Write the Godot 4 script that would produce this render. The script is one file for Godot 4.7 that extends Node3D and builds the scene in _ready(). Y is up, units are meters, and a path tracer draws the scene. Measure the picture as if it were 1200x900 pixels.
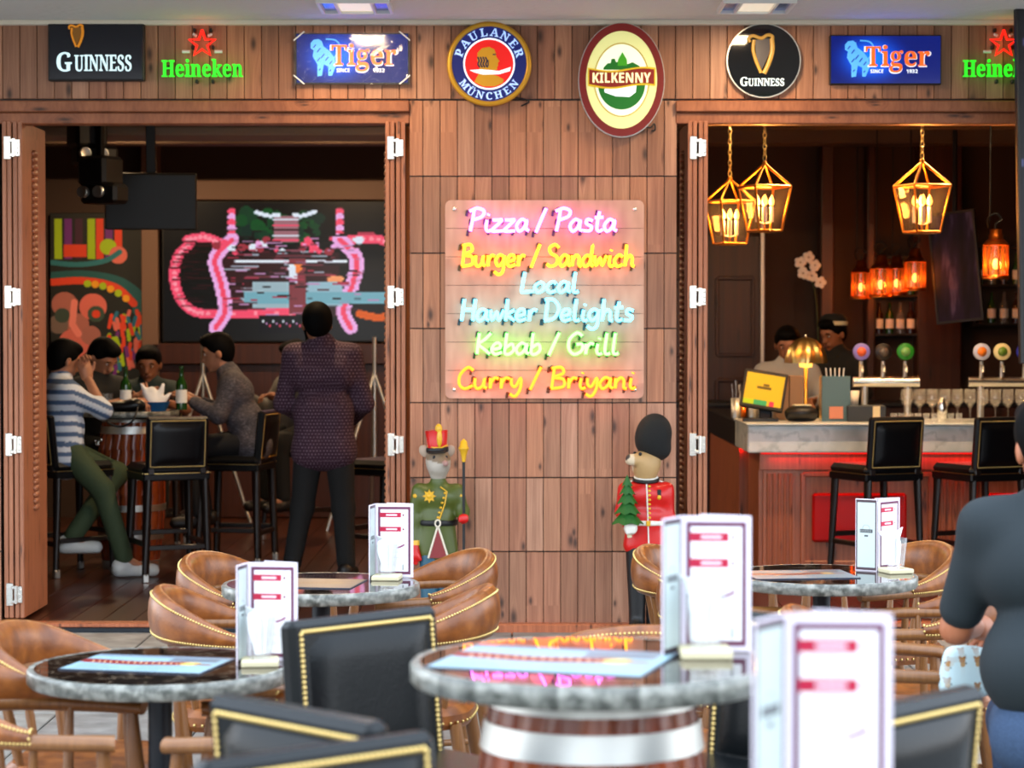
extends Node3D
# A pub front seen from its terrace: timber wall with beer signs, two open folding doors, tables and chairs outside.
# Units are metres; the wall's face is the plane z = 0, the camera stands on +z.

var mats := {}
var names := {}
var rng := RandomNumberGenerator.new()
const FLOOR_IN := 0.045      # the inside floor lies a little higher than the terrace

# ------------------------------------------------------------------ mesh builder
class Shape:
	var st := SurfaceTool.new()
	var xf := Transform3D()
	var col := Color.WHITE
	var group := 1
	func _init() -> void:
		st.begin(Mesh.PRIMITIVE_TRIANGLES)
	func v(p: Vector3, uv := Vector2.ZERO) -> void:
		st.set_color(col)
		st.set_uv(uv)
		st.add_vertex(xf * p)
	func smooth(on := true) -> void:
		group += 1
		st.set_smooth_group(group if on else -1)
	func tri(a: Vector3, b: Vector3, c: Vector3, ua := Vector2.ZERO, ub := Vector2.ZERO, uc := Vector2.ZERO) -> void:   # counter-clockwise seen from the front
		v(a, ua); v(c, uc); v(b, ub)
	func quad(a: Vector3, b: Vector3, c: Vector3, d: Vector3) -> void:
		tri(a, b, c, Vector2(0, 1), Vector2(1, 1), Vector2(1, 0))
		tri(a, c, d, Vector2(0, 1), Vector2(1, 0), Vector2(0, 0))
	func quad_out(a: Vector3, b: Vector3, c: Vector3, d: Vector3, from: Vector3) -> void:
		if (b - a).cross(c - a).dot((a + c) * 0.5 - from) < 0.0:
			quad(d, c, b, a)
		else:
			quad(a, b, c, d)
	func box(c: Vector3, s: Vector3, bevel := 0.0, turn := Basis()) -> void:
		smooth(false)
		var keep := xf
		xf = xf * Transform3D(turn, c)
		var h := s * 0.5
		var b := minf(bevel, minf(h.x, minf(h.y, h.z)) * 0.95)
		for axis in 3:
			var i := (axis + 1) % 3
			var j := (axis + 2) % 3
			for g in [-1.0, 1.0]:
				var q := []
				for k in [[-1, -1], [1, -1], [1, 1], [-1, 1]]:
					var p := Vector3.ZERO
					p[axis] = g * h[axis]
					p[i] = k[0] * (h[i] - b)
					p[j] = k[1] * (h[j] - b)
					q.append(p)
				quad_out(q[0], q[1], q[2], q[3], Vector3.ZERO)
		if b > 0.0:
			for axis in 3:                       # the twelve edges
				var i := (axis + 1) % 3
				var j := (axis + 2) % 3
				for gi in [-1.0, 1.0]:
					for gj in [-1.0, 1.0]:
						var q := []
						for k in [[-1, 0], [1, 0], [1, 1], [-1, 1]]:
							var p := Vector3.ZERO
							p[axis] = k[0] * (h[axis] - b)
							p[i] = gi * (h[i] - (b if k[1] == 0 else 0.0))
							p[j] = gj * (h[j] - (b if k[1] == 1 else 0.0))
							q.append(p)
						quad_out(q[0], q[1], q[2], q[3], Vector3.ZERO)
			for gx in [-1.0, 1.0]:
				for gy in [-1.0, 1.0]:
					for gz in [-1.0, 1.0]:
						var g := Vector3(gx, gy, gz)
						var a := g * (h - Vector3(0, b, b))
						var e := g * (h - Vector3(b, 0, b))
						var f := g * (h - Vector3(b, b, 0))
						if (e - a).cross(f - a).dot(a) < 0:
							tri(a, f, e)
						else:
							tri(a, e, f)
		xf = keep
	func lathe(profile: Array, seg := 24, from := 0.0, to := TAU) -> void:     # Vector2(radius, y) from the bottom up; a doubled point makes a sharp edge
		smooth()
		for n in profile.size() - 1:
			var a: Vector2 = profile[n]
			var b: Vector2 = profile[n + 1]
			if a.is_equal_approx(b):
				smooth()
				continue
			for k in seg:
				var t0 := lerpf(from, to, float(k) / seg)
				var t1 := lerpf(from, to, float(k + 1) / seg)
				if is_equal_approx(to - from, TAU) and k == seg - 1:
					t1 = from
				var d0 := Vector3(cos(t0), 0, -sin(t0))
				var d1 := Vector3(cos(t1), 0, -sin(t1))
				var p := d0 * a.x + Vector3.UP * a.y
				var q := d1 * a.x + Vector3.UP * a.y
				var r := d1 * b.x + Vector3.UP * b.y
				var s := d0 * b.x + Vector3.UP * b.y
				if a.x > 1e-6:
					tri(p, q, r)
				if b.x > 1e-6:
					tri(p, r, s)
	func sweep(pts: Array, radii: Array, sides := 8, up := Vector3.ZERO, caps := true) -> void:   # radii: Vector2(side, up) for each point
		smooth()
		var n := pts.size()
		var rings := []
		var u := up
		for i in n:
			var t: Vector3 = (pts[mini(i + 1, n - 1)] - pts[maxi(i - 1, 0)]).normalized()
			if up == Vector3.ZERO:
				if i == 0:
					u = Vector3.UP if absf(t.y) < 0.9 else Vector3.RIGHT
				u = (u - t * u.dot(t)).normalized()
			var w := u if up == Vector3.ZERO else (up - t * up.dot(t)).normalized()
			var s := t.cross(w).normalized()
			var ring := []
			for k in sides:
				var a := TAU * k / sides
				ring.append(pts[i] + s * cos(a) * radii[i].x + w * sin(a) * radii[i].y)
			rings.append(ring)
		for i in n - 1:
			for k in sides:
				var m := (k + 1) % sides
				quad(rings[i][m], rings[i][k], rings[i + 1][k], rings[i + 1][m])
		if caps:
			smooth()
			for k in sides:
				var m := (k + 1) % sides
				tri(pts[0], rings[0][k], rings[0][m])
				tri(pts[n - 1], rings[n - 1][m], rings[n - 1][k])
	func tube(pts: Array, r: float, sides := 8, caps := true) -> void:
		var rr := []
		for p in pts:
			rr.append(Vector2(r, r))
		sweep(pts, rr, sides, Vector3.ZERO, caps)
	func taper(a: Vector3, b: Vector3, ra: float, rb: float, sides := 10) -> void:
		sweep([a, b], [Vector2(ra, ra), Vector2(rb, rb)], sides)
	func prism(poly: Array, z0: float, z1: float) -> void:      # outline in x and y, counter-clockwise or not
		smooth(false)
		var pp := PackedVector2Array(poly)
		if Geometry2D.is_polygon_clockwise(pp):
			pp.reverse()
		var t := Geometry2D.triangulate_polygon(pp)
		for k in range(0, t.size(), 3):
			var a := pp[t[k]]
			var b := pp[t[k + 1]]
			var c := pp[t[k + 2]]
			if (b - a).cross(c - a) < 0:
				var e := b
				b = c
				c = e
			tri(Vector3(a.x, a.y, z1), Vector3(b.x, b.y, z1), Vector3(c.x, c.y, z1))
			tri(Vector3(a.x, a.y, z0), Vector3(c.x, c.y, z0), Vector3(b.x, b.y, z0))
		for k in pp.size():
			var a := pp[k]
			var b := pp[(k + 1) % pp.size()]
			quad(Vector3(a.x, a.y, z0), Vector3(b.x, b.y, z0), Vector3(b.x, b.y, z1), Vector3(a.x, a.y, z1))
	func ball(c: Vector3, r: Vector3, seg := 12, rings := 8) -> void:
		var keep := xf
		xf = xf * Transform3D(Basis.from_scale(r), c)
		var pr := []
		for k in rings + 1:
			var a := PI * k / rings - PI / 2
			pr.append(Vector2(maxf(cos(a), 0.0) if k > 0 and k < rings else 0.0, sin(a)))
		lathe(pr, seg)
		xf = keep
	func face(c: Vector3, w: float, h: float) -> void:          # an upright sheet that looks to +z, with the picture the right way up
		smooth(false)
		quad(c + Vector3(-w, -h, 0) / 2, c + Vector3(w, -h, 0) / 2, c + Vector3(w, h, 0) / 2, c + Vector3(-w, h, 0) / 2)
	func done() -> ArrayMesh:
		st.generate_normals()
		return st.commit()

# ------------------------------------------------------------------ smooth bodies: tapered bones joined in one field, meshed as surface nets
func bone(a: Vector3, b: Vector3, ra: float, rb: float, k := 0.03) -> Array:
	return [a, b, ra, rb, k]

func egg(c: Vector3, r: Vector3, turn := Basis(), k := 0.02) -> Array:
	return [c, null, r, turn, k]

func nets(g: Shape, bones: Array, cell: float, paint = null) -> void:
	var box := AABB()
	var first := true
	var boxes := []
	for b in bones:
		var one: AABB
		var m: float
		if b[1] == null:
			var big: float = maxf(b[2].x, maxf(b[2].y, b[2].z))
			m = big + b[4] + cell * 2.5
			one = AABB(b[0], Vector3.ZERO).grow(m)
		else:
			m = maxf(b[2], b[3]) + b[4] + cell * 2.5
			one = AABB(b[0], Vector3.ZERO).expand(b[1]).grow(m)
		boxes.append(one)
		box = one if first else box.merge(one)
		first = false
	var o := box.position
	var nx := int(box.size.x / cell) + 2
	var ny := int(box.size.y / cell) + 2
	var nz := int(box.size.z / cell) + 2
	var f := PackedFloat32Array()
	f.resize(nx * ny * nz)
	f.fill(1000.0)
	for n in bones.size():
		var b: Array = bones[n]
		var one: AABB = boxes[n]
		var i0 := maxi(0, int((one.position.x - o.x) / cell))
		var j0 := maxi(0, int((one.position.y - o.y) / cell))
		var k0 := maxi(0, int((one.position.z - o.z) / cell))
		var i1 := mini(nx, int((one.end.x - o.x) / cell) + 1)
		var j1 := mini(ny, int((one.end.y - o.y) / cell) + 1)
		var k1 := mini(nz, int((one.end.z - o.z) / cell) + 1)
		var kk: float = b[4]
		var a: Vector3 = b[0]
		if b[1] == null:
			var inv: Basis = (b[3] as Basis).inverse()
			var r: Vector3 = b[2]
			for z in range(k0, k1):
				for y in range(j0, j1):
					var at := (z * ny + y) * nx
					for x in range(i0, i1):
						var q: Vector3 = inv * (o + Vector3(x, y, z) * cell - a)
						var s: Vector3 = q / r
						var l: float = s.length()
						var d: float = l * (l - 1.0) / maxf((s / r).length(), 1e-6)
						var w: float = f[at + x]
						var e: float = maxf(kk - absf(w - d), 0.0) / kk
						f[at + x] = minf(w, d) - e * e * kk * 0.25
		else:
			var ab: Vector3 = b[1] - a
			var inv2: float = 1.0 / maxf(ab.length_squared(), 1e-9)
			var ra: float = b[2]
			var dr: float = b[3] - ra
			for z in range(k0, k1):
				for y in range(j0, j1):
					var at := (z * ny + y) * nx
					for x in range(i0, i1):
						var pa: Vector3 = o + Vector3(x, y, z) * cell - a
						var h: float = clampf(pa.dot(ab) * inv2, 0.0, 1.0)
						var d: float = (pa - ab * h).length() - ra - dr * h
						var w: float = f[at + x]
						var e: float = maxf(kk - absf(w - d), 0.0) / kk
						f[at + x] = minf(w, d) - e * e * kk * 0.25
	var at_cell := {}
	var pts := PackedVector3Array()
	var sx := 1
	var sy := nx
	var sz := nx * ny
	var near := cell * 2.0
	var ends := [[0, 1], [2, 3], [4, 5], [6, 7], [0, 2], [1, 3], [4, 6], [5, 7], [0, 4], [1, 5], [2, 6], [3, 7]]
	for z in nz - 1:
		for y in ny - 1:
			var row := (z * ny + y) * nx
			for x in nx - 1:
				var i := row + x
				var w := f[i]
				if w > near or w < -near:
					continue
				var c := [w, f[i + sx], f[i + sy], f[i + sx + sy], f[i + sz], f[i + sx + sz], f[i + sy + sz], f[i + sx + sy + sz]]
				var inside := 0
				for q in c:
					if q < 0.0:
						inside += 1
				if inside == 0 or inside == 8:
					continue
				var p := Vector3.ZERO
				var m := 0
				for e in ends:
					var u: float = c[e[0]]
					var t: float = c[e[1]]
					if (u < 0.0) != (t < 0.0):
						var s := u / (u - t)
						var pa := Vector3(e[0] & 1, (e[0] >> 1) & 1, e[0] >> 2)
						var pb := Vector3(e[1] & 1, (e[1] >> 1) & 1, e[1] >> 2)
						p += pa.lerp(pb, s)
						m += 1
				at_cell[i] = pts.size()
				pts.append(o + (Vector3(x, y, z) + p / m) * cell)
	g.smooth()
	for i in at_cell:
		var w := f[i]
		for axis in 3:
			var step: int = [sx, sy, sz][axis]
			var t := f[i + step]
			if (w < 0.0) == (t < 0.0):
				continue
			var u: int = [sy, sz, sx][axis]
			var s: int = [sz, sx, sy][axis]
			if not (at_cell.has(i - u) and at_cell.has(i - s) and at_cell.has(i - u - s)):
				continue
			var q := [at_cell[i - u - s], at_cell[i - s], at_cell[i], at_cell[i - u]]
			if w >= 0.0:
				q.reverse()
			for tr in [[0, 2, 1], [0, 3, 2]]:
				for n in tr:
					if paint != null:
						g.col = paint.call(pts[q[n]])
					g.v(pts[q[n]])
	g.col = Color.WHITE

# ------------------------------------------------------------------ objects
func numbered(called: String) -> String:
	if names.has(called):
		names[called] += 1
		return "%s_%03d" % [called, names[called]]
	names[called] = 0
	return called

func tag(o: Node, label: String, category: String, group := "") -> Node:
	o.set_meta("label", label)
	o.set_meta("category", category)
	if group:
		o.set_meta("group", group)
	return o

func thing(called: String, label: String, category: String, at := Vector3.ZERO, turn := 0.0, group := "") -> Node3D:
	var o := Node3D.new()
	o.name = numbered(called)
	add_child(o)
	o.position = at
	o.rotation.y = turn
	tag(o, label, category, group)
	return o

func structure(called: String, at := Vector3.ZERO) -> Node3D:
	var o := Node3D.new()
	o.name = numbered(called)
	o.set_meta("kind", "structure")
	add_child(o)
	o.position = at
	return o

func part(parent: Node, called: String, shape, m: Material, label := "") -> MeshInstance3D:
	var o := MeshInstance3D.new()
	o.mesh = shape.done() if shape is Shape else shape
	o.name = called
	o.material_override = m
	parent.add_child(o, true)
	if label:
		o.set_meta("label", label)
	return o

func put(parent: Node, called: String, mesh: Mesh, m: Material, at: Vector3, turn := Basis()) -> MeshInstance3D:
	var o := part(parent, called, mesh, m)
	o.transform = Transform3D(turn, at)
	return o

func stuff(o: Node) -> void:
	o.set_meta("kind", "stuff")

func copy(o: Node3D, at: Vector3, turn: float, label := "", group := "") -> Node3D:
	var c: Node3D = o.duplicate()
	var base := String(o.name)
	if base.length() > 4 and base[-4] == "_" and base.right(3).is_valid_int():
		base = base.left(-4)
	c.name = numbered(base)
	add_child(c)
	c.position = at
	c.rotation.y = turn
	if label:
		c.set_meta("label", label)
	if group:
		c.set_meta("group", group)
	return c

func boxm(s: Vector3, bevel := 0.0) -> ArrayMesh:
	var g := Shape.new()
	g.box(Vector3.ZERO, s, bevel)
	return g.done()

func letters(text: String, font: Font, height: float, depth: float) -> TextMesh:   # height is that of a capital
	var t := TextMesh.new()
	t.text = text
	t.font = font
	t.font_size = 64
	t.pixel_size = height / (64.0 * 0.72)
	t.depth = depth
	t.curve_step = 1.0
	return t

func smooth_path(pts: Array, steps: int) -> Array:          # Catmull-Rom through the points
	var out := []
	var n := pts.size()
	for i in n - 1:
		var a = pts[maxi(i - 1, 0)]
		var b = pts[i]
		var c = pts[i + 1]
		var d = pts[mini(i + 2, n - 1)]
		for k in steps:
			out.append(b.cubic_interpolate(c, a, d, float(k) / steps))
	out.append(pts[n - 1])
	return out

# ------------------------------------------------------------------ materials
func mat(called: String, c: Color, rough := 0.6, metal := 0.0) -> StandardMaterial3D:
	var m := StandardMaterial3D.new()
	m.resource_name = called
	m.albedo_color = c
	m.roughness = rough
	m.metallic = metal
	mats[called] = m
	return m

func glow(called: String, c: Color, e: Color, energy: float) -> StandardMaterial3D:
	var m := mat(called, c, 0.5)
	m.emission_enabled = true
	m.emission = e
	m.emission_energy_multiplier = energy
	return m

func noise_tex(freq: float, ramp: Array, size := 256, warp := 0.0, sd := 1, octaves := 4, kind := FastNoiseLite.TYPE_SIMPLEX_SMOOTH) -> NoiseTexture2D:
	var n := FastNoiseLite.new()
	n.seed = sd
	n.noise_type = kind
	n.frequency = freq
	n.fractal_octaves = octaves
	if warp > 0.0:
		n.domain_warp_enabled = true
		n.domain_warp_amplitude = warp
		n.domain_warp_frequency = freq * 0.8
	var t := NoiseTexture2D.new()
	t.width = size
	t.height = size
	t.seamless = true
	t.noise = n
	var g := Gradient.new()
	g.offsets = PackedFloat32Array()
	g.colors = PackedColorArray()
	var o := PackedFloat32Array()
	var c := PackedColorArray()
	for r in ramp:
		o.append(r[0])
		c.append(r[1])
	g.offsets = o
	g.colors = c
	t.color_ramp = g
	return t

func bump_tex(freq: float, strength: float, sd := 3, kind := FastNoiseLite.TYPE_SIMPLEX_SMOOTH) -> NoiseTexture2D:
	var n := FastNoiseLite.new()
	n.seed = sd
	n.noise_type = kind
	n.frequency = freq
	n.fractal_octaves = 3
	var t := NoiseTexture2D.new()
	t.width = 256
	t.height = 256
	t.seamless = true
	t.as_normal_map = true
	t.bump_strength = strength
	t.noise = n
	return t

func grain_image(dark: Color, light: Color, sd: int, knots: int, size := 512) -> Image:     # fibres run along v; tone streaks and knots belong to the timber
	var n := FastNoiseLite.new()
	n.seed = sd
	n.frequency = 0.02
	n.fractal_octaves = 3
	var fine := FastNoiseLite.new()
	fine.seed = sd + 7
	fine.frequency = 0.12
	fine.fractal_octaves = 2
	var im := Image.create(size, size, false, Image.FORMAT_RGB8)
	var r := RandomNumberGenerator.new()
	r.seed = sd
	var ks := []
	for k in knots:
		ks.append([r.randf() * size, r.randf() * size, r.randf_range(3.0, 7.0)])
	var bend := PackedFloat32Array()
	var dark_at := PackedFloat32Array()
	bend.resize(size * size)
	dark_at.resize(size * size)
	for k in ks:
		for y in range(maxi(0, int(k[1]) - 50), mini(size, int(k[1]) + 50)):
			for x in range(maxi(0, int(k[0]) - 36), mini(size, int(k[0]) + 36)):
				var dx: float = x - k[0]
				var dy: float = (y - k[1]) * 0.7
				var dd := dx * dx + dy * dy
				bend[y * size + x] += exp(-dd / (k[2] * k[2] * 6.0)) * 9.0 * signf(dx)
				dark_at[y * size + x] = maxf(dark_at[y * size + x], exp(-dd / (k[2] * k[2])))
	for y in size:
		for x in size:
			var u := x - bend[y * size + x]
			var a := n.get_noise_2d(u * 2.2, y * 0.16) * 0.5 + 0.5
			var b := fine.get_noise_2d(u * 2.4, y * 0.09) * 0.5 + 0.5
			var t := clampf(a * 0.62 + b * 0.5 - 0.05, 0.0, 1.0)
			var c := dark.lerp(light, t)
			c = c.lerp(dark * 0.42, dark_at[y * size + x] * 0.85)
			im.set_pixel(x, y, c)
	return im

func disc(im: Image, cx: float, cy: float, r: float, c: Color) -> void:
	for y in range(maxi(0, int(cy - r)), mini(im.get_height(), int(cy + r) + 1)):
		var w := sqrt(maxf(r * r - (y - cy) * (y - cy), 0.0))
		var x0 := clampi(int(cx - w), 0, im.get_width())
		var x1 := clampi(int(cx + w), 0, im.get_width())
		if x1 > x0:
			im.fill_rect(Rect2i(x0, y, x1 - x0, 1), c)

func stroke(im: Image, pts: Array, r: float, c: Color) -> void:
	for i in pts.size() - 1:
		var a: Vector2 = pts[i]
		var b: Vector2 = pts[i + 1]
		var n := int(a.distance_to(b) / maxf(r * 0.4, 1.0)) + 1
		for k in n + 1:
			var p := a.lerp(b, float(k) / n)
			disc(im, p.x, p.y, r, c)

func picture(called: String, im: Image, rough := 0.5) -> StandardMaterial3D:
	var m := mat(called, Color.WHITE, rough)
	m.albedo_texture = ImageTexture.create_from_image(im)
	m.texture_repeat = false
	return m

# ------------------------------------------------------------------ the scene
func _ready() -> void:
	rng.seed = 20
	# camera: 69 mm on a 36 x 24 sensor, eye height 1.52, tilted a little down
	var cam := Camera3D.new()
	cam.name = "camera"
	add_child(cam)
	var lens := CameraAttributesPhysical.new()
	lens.frustum_focal_length = 69.33
	lens.frustum_focus_distance = 8.2
	lens.exposure_aperture = 4.2
	lens.frustum_near = 0.05
	lens.frustum_far = 200.0
	cam.attributes = lens
	cam.fov = rad_to_deg(2.0 * atan(450.0 / 2600.0))
	cam.near = 0.05
	cam.far = 200.0
	cam.position = Vector3(0, 1.52, 11.16)
	cam.rotation.x = -atan(64.0 / 2600.0)
	cam.current = true
	# overcast daylight from the open side of the terrace
	var sky_m := ProceduralSkyMaterial.new()
	sky_m.sky_top_color = Color(0.80, 0.86, 0.93)
	sky_m.sky_horizon_color = Color(0.96, 0.97, 0.98)
	sky_m.ground_bottom_color = Color(0.42, 0.41, 0.40)
	sky_m.ground_horizon_color = Color(0.62, 0.61, 0.60)
	sky_m.sun_angle_max = 1.0
	var sky := Sky.new()
	sky.sky_material = sky_m
	var env := Environment.new()
	env.background_mode = Environment.BG_SKY
	env.sky = sky
	env.background_energy_multiplier = 4.9
	env.tonemap_mode = Environment.TONE_MAPPER_LINEAR
	env.tonemap_exposure = 1.0
	env.sdfgi_enabled = true
	env.ssao_enabled = true
	env.ssil_enabled = true
	var we := WorldEnvironment.new()
	we.environment = env
	add_child(we)
	make_materials()
	build_shell()
	build_doors()
	build_signs()
	build_neon_board()
	build_lounge()
	build_bar()
	build_terrace()
	build_statues()
	build_people()

# lights: each sits at the glowing face of the lamp that it belongs to
func omni(parent: Node, at: Vector3, c: Color, energy: float, size := 0.03, reach := 12.0) -> void:
	var l := OmniLight3D.new()
	l.name = "light"
	l.light_color = c
	l.light_energy = energy
	l.light_size = size
	l.omni_range = reach
	l.omni_attenuation = 2.0
	l.shadow_enabled = true
	parent.add_child(l, true)
	l.position = at

func area(parent: Node, at: Vector3, turn: Vector3, w: float, h: float, c: Color, energy: float) -> void:
	var l := AreaLight3D.new()
	l.name = "light"
	l.light_color = c
	l.light_energy = energy
	l.area_size = Vector2(w, h)
	l.area_range = 12.0
	l.area_attenuation = 2.0
	l.shadow_enabled = true
	parent.add_child(l, true)
	l.position = at
	l.rotation = turn

func make_materials() -> void:
	# timber: five boards' worth of tone for the cladding, all from one grain sheet
	var grain := ImageTexture.create_from_image(grain_image(Color(0.53, 0.355, 0.265), Color(0.80, 0.605, 0.485), 5, 42))
	var tints := [Color(1, 1, 1), Color(0.90, 0.87, 0.84), Color(1.0, 0.93, 0.86), Color(0.93, 0.86, 0.82), Color(0.84, 0.79, 0.75), Color(1.0, 0.97, 0.93)]
	for k in tints.size():
		var m := mat("cladding_%d" % k, tints[k], 0.52)
		m.albedo_texture = grain
		m.uv1_triplanar = true
		m.uv1_world_triplanar = true
		m.uv1_scale = Vector3(0.9, 0.55, 0.9)
		m.uv1_offset = Vector3(0.17 * k, 0.31 * k, 0.23 * k)
	var doorwood := mat("door_wood", Color(0.94, 0.82, 0.73), 0.45)
	doorwood.albedo_texture = grain
	doorwood.uv1_triplanar = true
	doorwood.uv1_world_triplanar = true
	doorwood.uv1_scale = Vector3(2.2, 0.4, 2.2)
	var beam := mat("beam_wood", Color(0.86, 0.72, 0.60), 0.5)
	beam.albedo_texture = grain
	beam.uv1_triplanar = true
	beam.uv1_world_triplanar = true
	beam.uv1_scale = Vector3(0.35, 2.0, 2.0)
	var signwood := mat("sign_board_wood", Color.WHITE, 0.6)
	signwood.albedo_texture = ImageTexture.create_from_image(grain_image(Color(0.66, 0.48, 0.40), Color(0.86, 0.68, 0.585), 71, 0, 256))
	signwood.uv1_triplanar = true
	signwood.uv1_world_triplanar = true
	signwood.uv1_scale = Vector3(0.25, 1.6, 1.0)
	# dark timber inside
	var dk := ImageTexture.create_from_image(grain_image(Color(0.16, 0.075, 0.045), Color(0.34, 0.18, 0.11), 11, 6, 256))
	for k in 3:
		var m := mat("dark_board_%d" % k, [Color(1, 1, 1), Color(0.85, 0.82, 0.8), Color(0.95, 0.88, 0.85)][k], 0.28)
		m.albedo_texture = dk
		m.uv1_triplanar = true
		m.uv1_world_triplanar = true
		m.uv1_scale = Vector3(1.4, 1.4, 0.35)
		m.uv1_offset = Vector3(0.2 * k, 0.1 * k, 0.37 * k)
	var panel := mat("panel_wood", Color(0.95, 0.9, 0.88), 0.4)
	panel.albedo_texture = dk
	panel.uv1_triplanar = true
	panel.uv1_world_triplanar = true
	panel.uv1_scale = Vector3(1.6, 0.4, 1.6)
	var cherry := mat("cherry_wood", Color(1.0, 0.80, 0.68), 0.35)
	cherry.albedo_texture = grain
	cherry.uv1_triplanar = true
	cherry.uv1_world_triplanar = true
	cherry.uv1_scale = Vector3(1.5, 0.4, 1.5)
	var oak := mat("chair_oak", Color(0.62, 0.50, 0.37), 0.35)
	oak.albedo_texture = ImageTexture.create_from_image(grain_image(Color(0.62, 0.45, 0.28), Color(1.0, 0.86, 0.66), 23, 0, 256))
	oak.uv1_triplanar = true
	oak.uv1_scale = Vector3(2.5, 1.2, 2.5)
	var stave_grain: Texture2D = ImageTexture.create_from_image(grain_image(Color(0.40, 0.17, 0.075), Color(0.66, 0.32, 0.15), 31, 3, 256))
	for k in 3:
		var m := mat("stave_%d" % k, [Color(1, 1, 1), Color(0.86, 0.8, 0.78), Color(1, 0.9, 0.82)][k], 0.25)
		m.albedo_texture = stave_grain
		m.uv1_triplanar = true
		m.uv1_scale = Vector3(2.0, 0.7, 2.0)
		m.uv1_offset = Vector3(0.3 * k, 0.2 * k, 0.4 * k)
	# stone
	var rim := mat("grey_stone", Color.WHITE, 0.3)
	rim.albedo_texture = noise_tex(0.012, [[0.0, Color(0.14, 0.145, 0.135)], [0.35, Color(0.33, 0.34, 0.315)], [0.6, Color(0.50, 0.505, 0.475)], [1.0, Color(0.68, 0.68, 0.64)]], 256, 22.0, 4)
	rim.uv1_triplanar = true
	rim.uv1_world_triplanar = true
	rim.uv1_scale = Vector3(8, 8, 8)
	var top := mat("dark_polished_stone", Color.WHITE, 0.025)
	top.albedo_texture = noise_tex(0.014, [[0.0, Color(0.06, 0.045, 0.04)], [0.5, Color(0.13, 0.095, 0.075)], [0.64, Color(0.20, 0.155, 0.12)], [0.70, Color(0.46, 0.40, 0.33)], [0.76, Color(0.16, 0.12, 0.095)], [1.0, Color(0.10, 0.075, 0.06)]], 512, 30.0, 9)
	top.uv1_triplanar = true
	top.uv1_world_triplanar = true
	top.uv1_scale = Vector3(2.2, 2.2, 2.2)
	top.metallic_specular = 0.7
	var marble := mat("bar_marble", Color.WHITE, 0.25)
	marble.albedo_texture = noise_tex(0.006, [[0.0, Color(0.66, 0.70, 0.69)], [0.4, Color(0.80, 0.83, 0.81)], [0.55, Color(0.86, 0.88, 0.87)], [0.6, Color(0.74, 0.77, 0.76)], [0.66, Color(0.88, 0.89, 0.88)], [1.0, Color(0.92, 0.93, 0.92)]], 256, 40.0, 14)
	marble.uv1_triplanar = true
	marble.uv1_world_triplanar = true
	marble.uv1_scale = Vector3(1.2, 1.2, 1.2)
	for k in 3:
		var m := mat("paving_%d" % k, [Color(0.62, 0.615, 0.60), Color(0.56, 0.555, 0.545), Color(0.66, 0.655, 0.63)][k], 0.55)
		m.albedo_texture = noise_tex(0.02, [[0.0, Color(0.72, 0.72, 0.72)], [1.0, Color(1, 1, 1)]], 256, 8.0, 40 + k)
		m.uv1_triplanar = true
		m.uv1_world_triplanar = true
	# paint, metal, leather
	var ceil := mat("ceiling_paint", Color(0.82, 0.82, 0.80), 0.9)
	ceil.normal_enabled = true
	ceil.normal_texture = bump_tex(0.05, 1.0)
	ceil.uv1_triplanar = true
	mat("cream_paint", Color(0.88, 0.84, 0.76), 0.6)
	mat("grey_plaster", Color(0.66, 0.62, 0.56), 0.85)
	mat("brown_plaster", Color(0.22, 0.15, 0.115), 0.8)
	mat("black_paint", Color(0.035, 0.035, 0.04), 0.45)
	mat("black_metal", Color(0.05, 0.055, 0.065), 0.4, 0.4)
	mat("blue_black_metal", Color(0.09, 0.115, 0.145), 0.4, 0.3)
	mat("steel", Color(0.78, 0.78, 0.76), 0.42, 1.0)
	mat("bright_steel", Color(0.92, 0.91, 0.88), 0.22, 1.0)
	mat("brass", Color(0.88, 0.76, 0.48), 0.3, 1.0)
	mat("copper", Color(0.78, 0.42, 0.16), 0.3, 1.0)
	mat("gold_paint", Color(0.80, 0.60, 0.14), 0.35, 0.35)
	mat("white_plastic", Color(0.88, 0.88, 0.87), 0.45)
	mat("cream_box", Color(0.80, 0.76, 0.62), 0.7)
	var grainy := bump_tex(0.09, 2.0, 8, FastNoiseLite.TYPE_CELLULAR)
	for l in [["tan_leather", Color(0.60, 0.335, 0.13), 0.34], ["black_leather", Color(0.045, 0.05, 0.06), 0.32], ["teal_leather", Color(0.02, 0.036, 0.046), 0.30], ["red_leather", Color(0.74, 0.055, 0.05), 0.35]]:
		var m := mat(l[0], l[1], l[2])
		m.normal_enabled = true
		m.normal_texture = grainy
		m.normal_scale = 0.35
		m.metallic_specular = 0.5 if l[0] == "tan_leather" else 0.36
		m.uv1_triplanar = true
		m.uv1_scale = Vector3(7, 7, 7)
	var tan: StandardMaterial3D = mats.tan_leather
	tan.albedo_color = Color.WHITE
	tan.albedo_texture = noise_tex(0.008, [[0.0, Color(0.38, 0.195, 0.07)], [0.5, Color(0.50, 0.275, 0.10)], [1.0, Color(0.62, 0.37, 0.155)]], 256, 14.0, 61)
	mat("dark_frame_wood", Color(0.10, 0.065, 0.05), 0.4)
	# glass
	var gl := mat("clear_glass", Color(0.95, 0.98, 0.98, 0.06), 0.03)
	gl.transparency = BaseMaterial3D.TRANSPARENCY_ALPHA
	var amber := mat("amber_glass", Color(1.0, 0.72, 0.36, 0.04), 0.05)
	amber.transparency = BaseMaterial3D.TRANSPARENCY_ALPHA
	var bottle_green := mat("green_glass", Color(0.10, 0.26, 0.08), 0.08)
	bottle_green.metallic_specular = 0.6
	mat("brown_glass", Color(0.18, 0.07, 0.025), 0.08)
	mat("paper_white", Color(0.93, 0.93, 0.91), 0.8)
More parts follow.
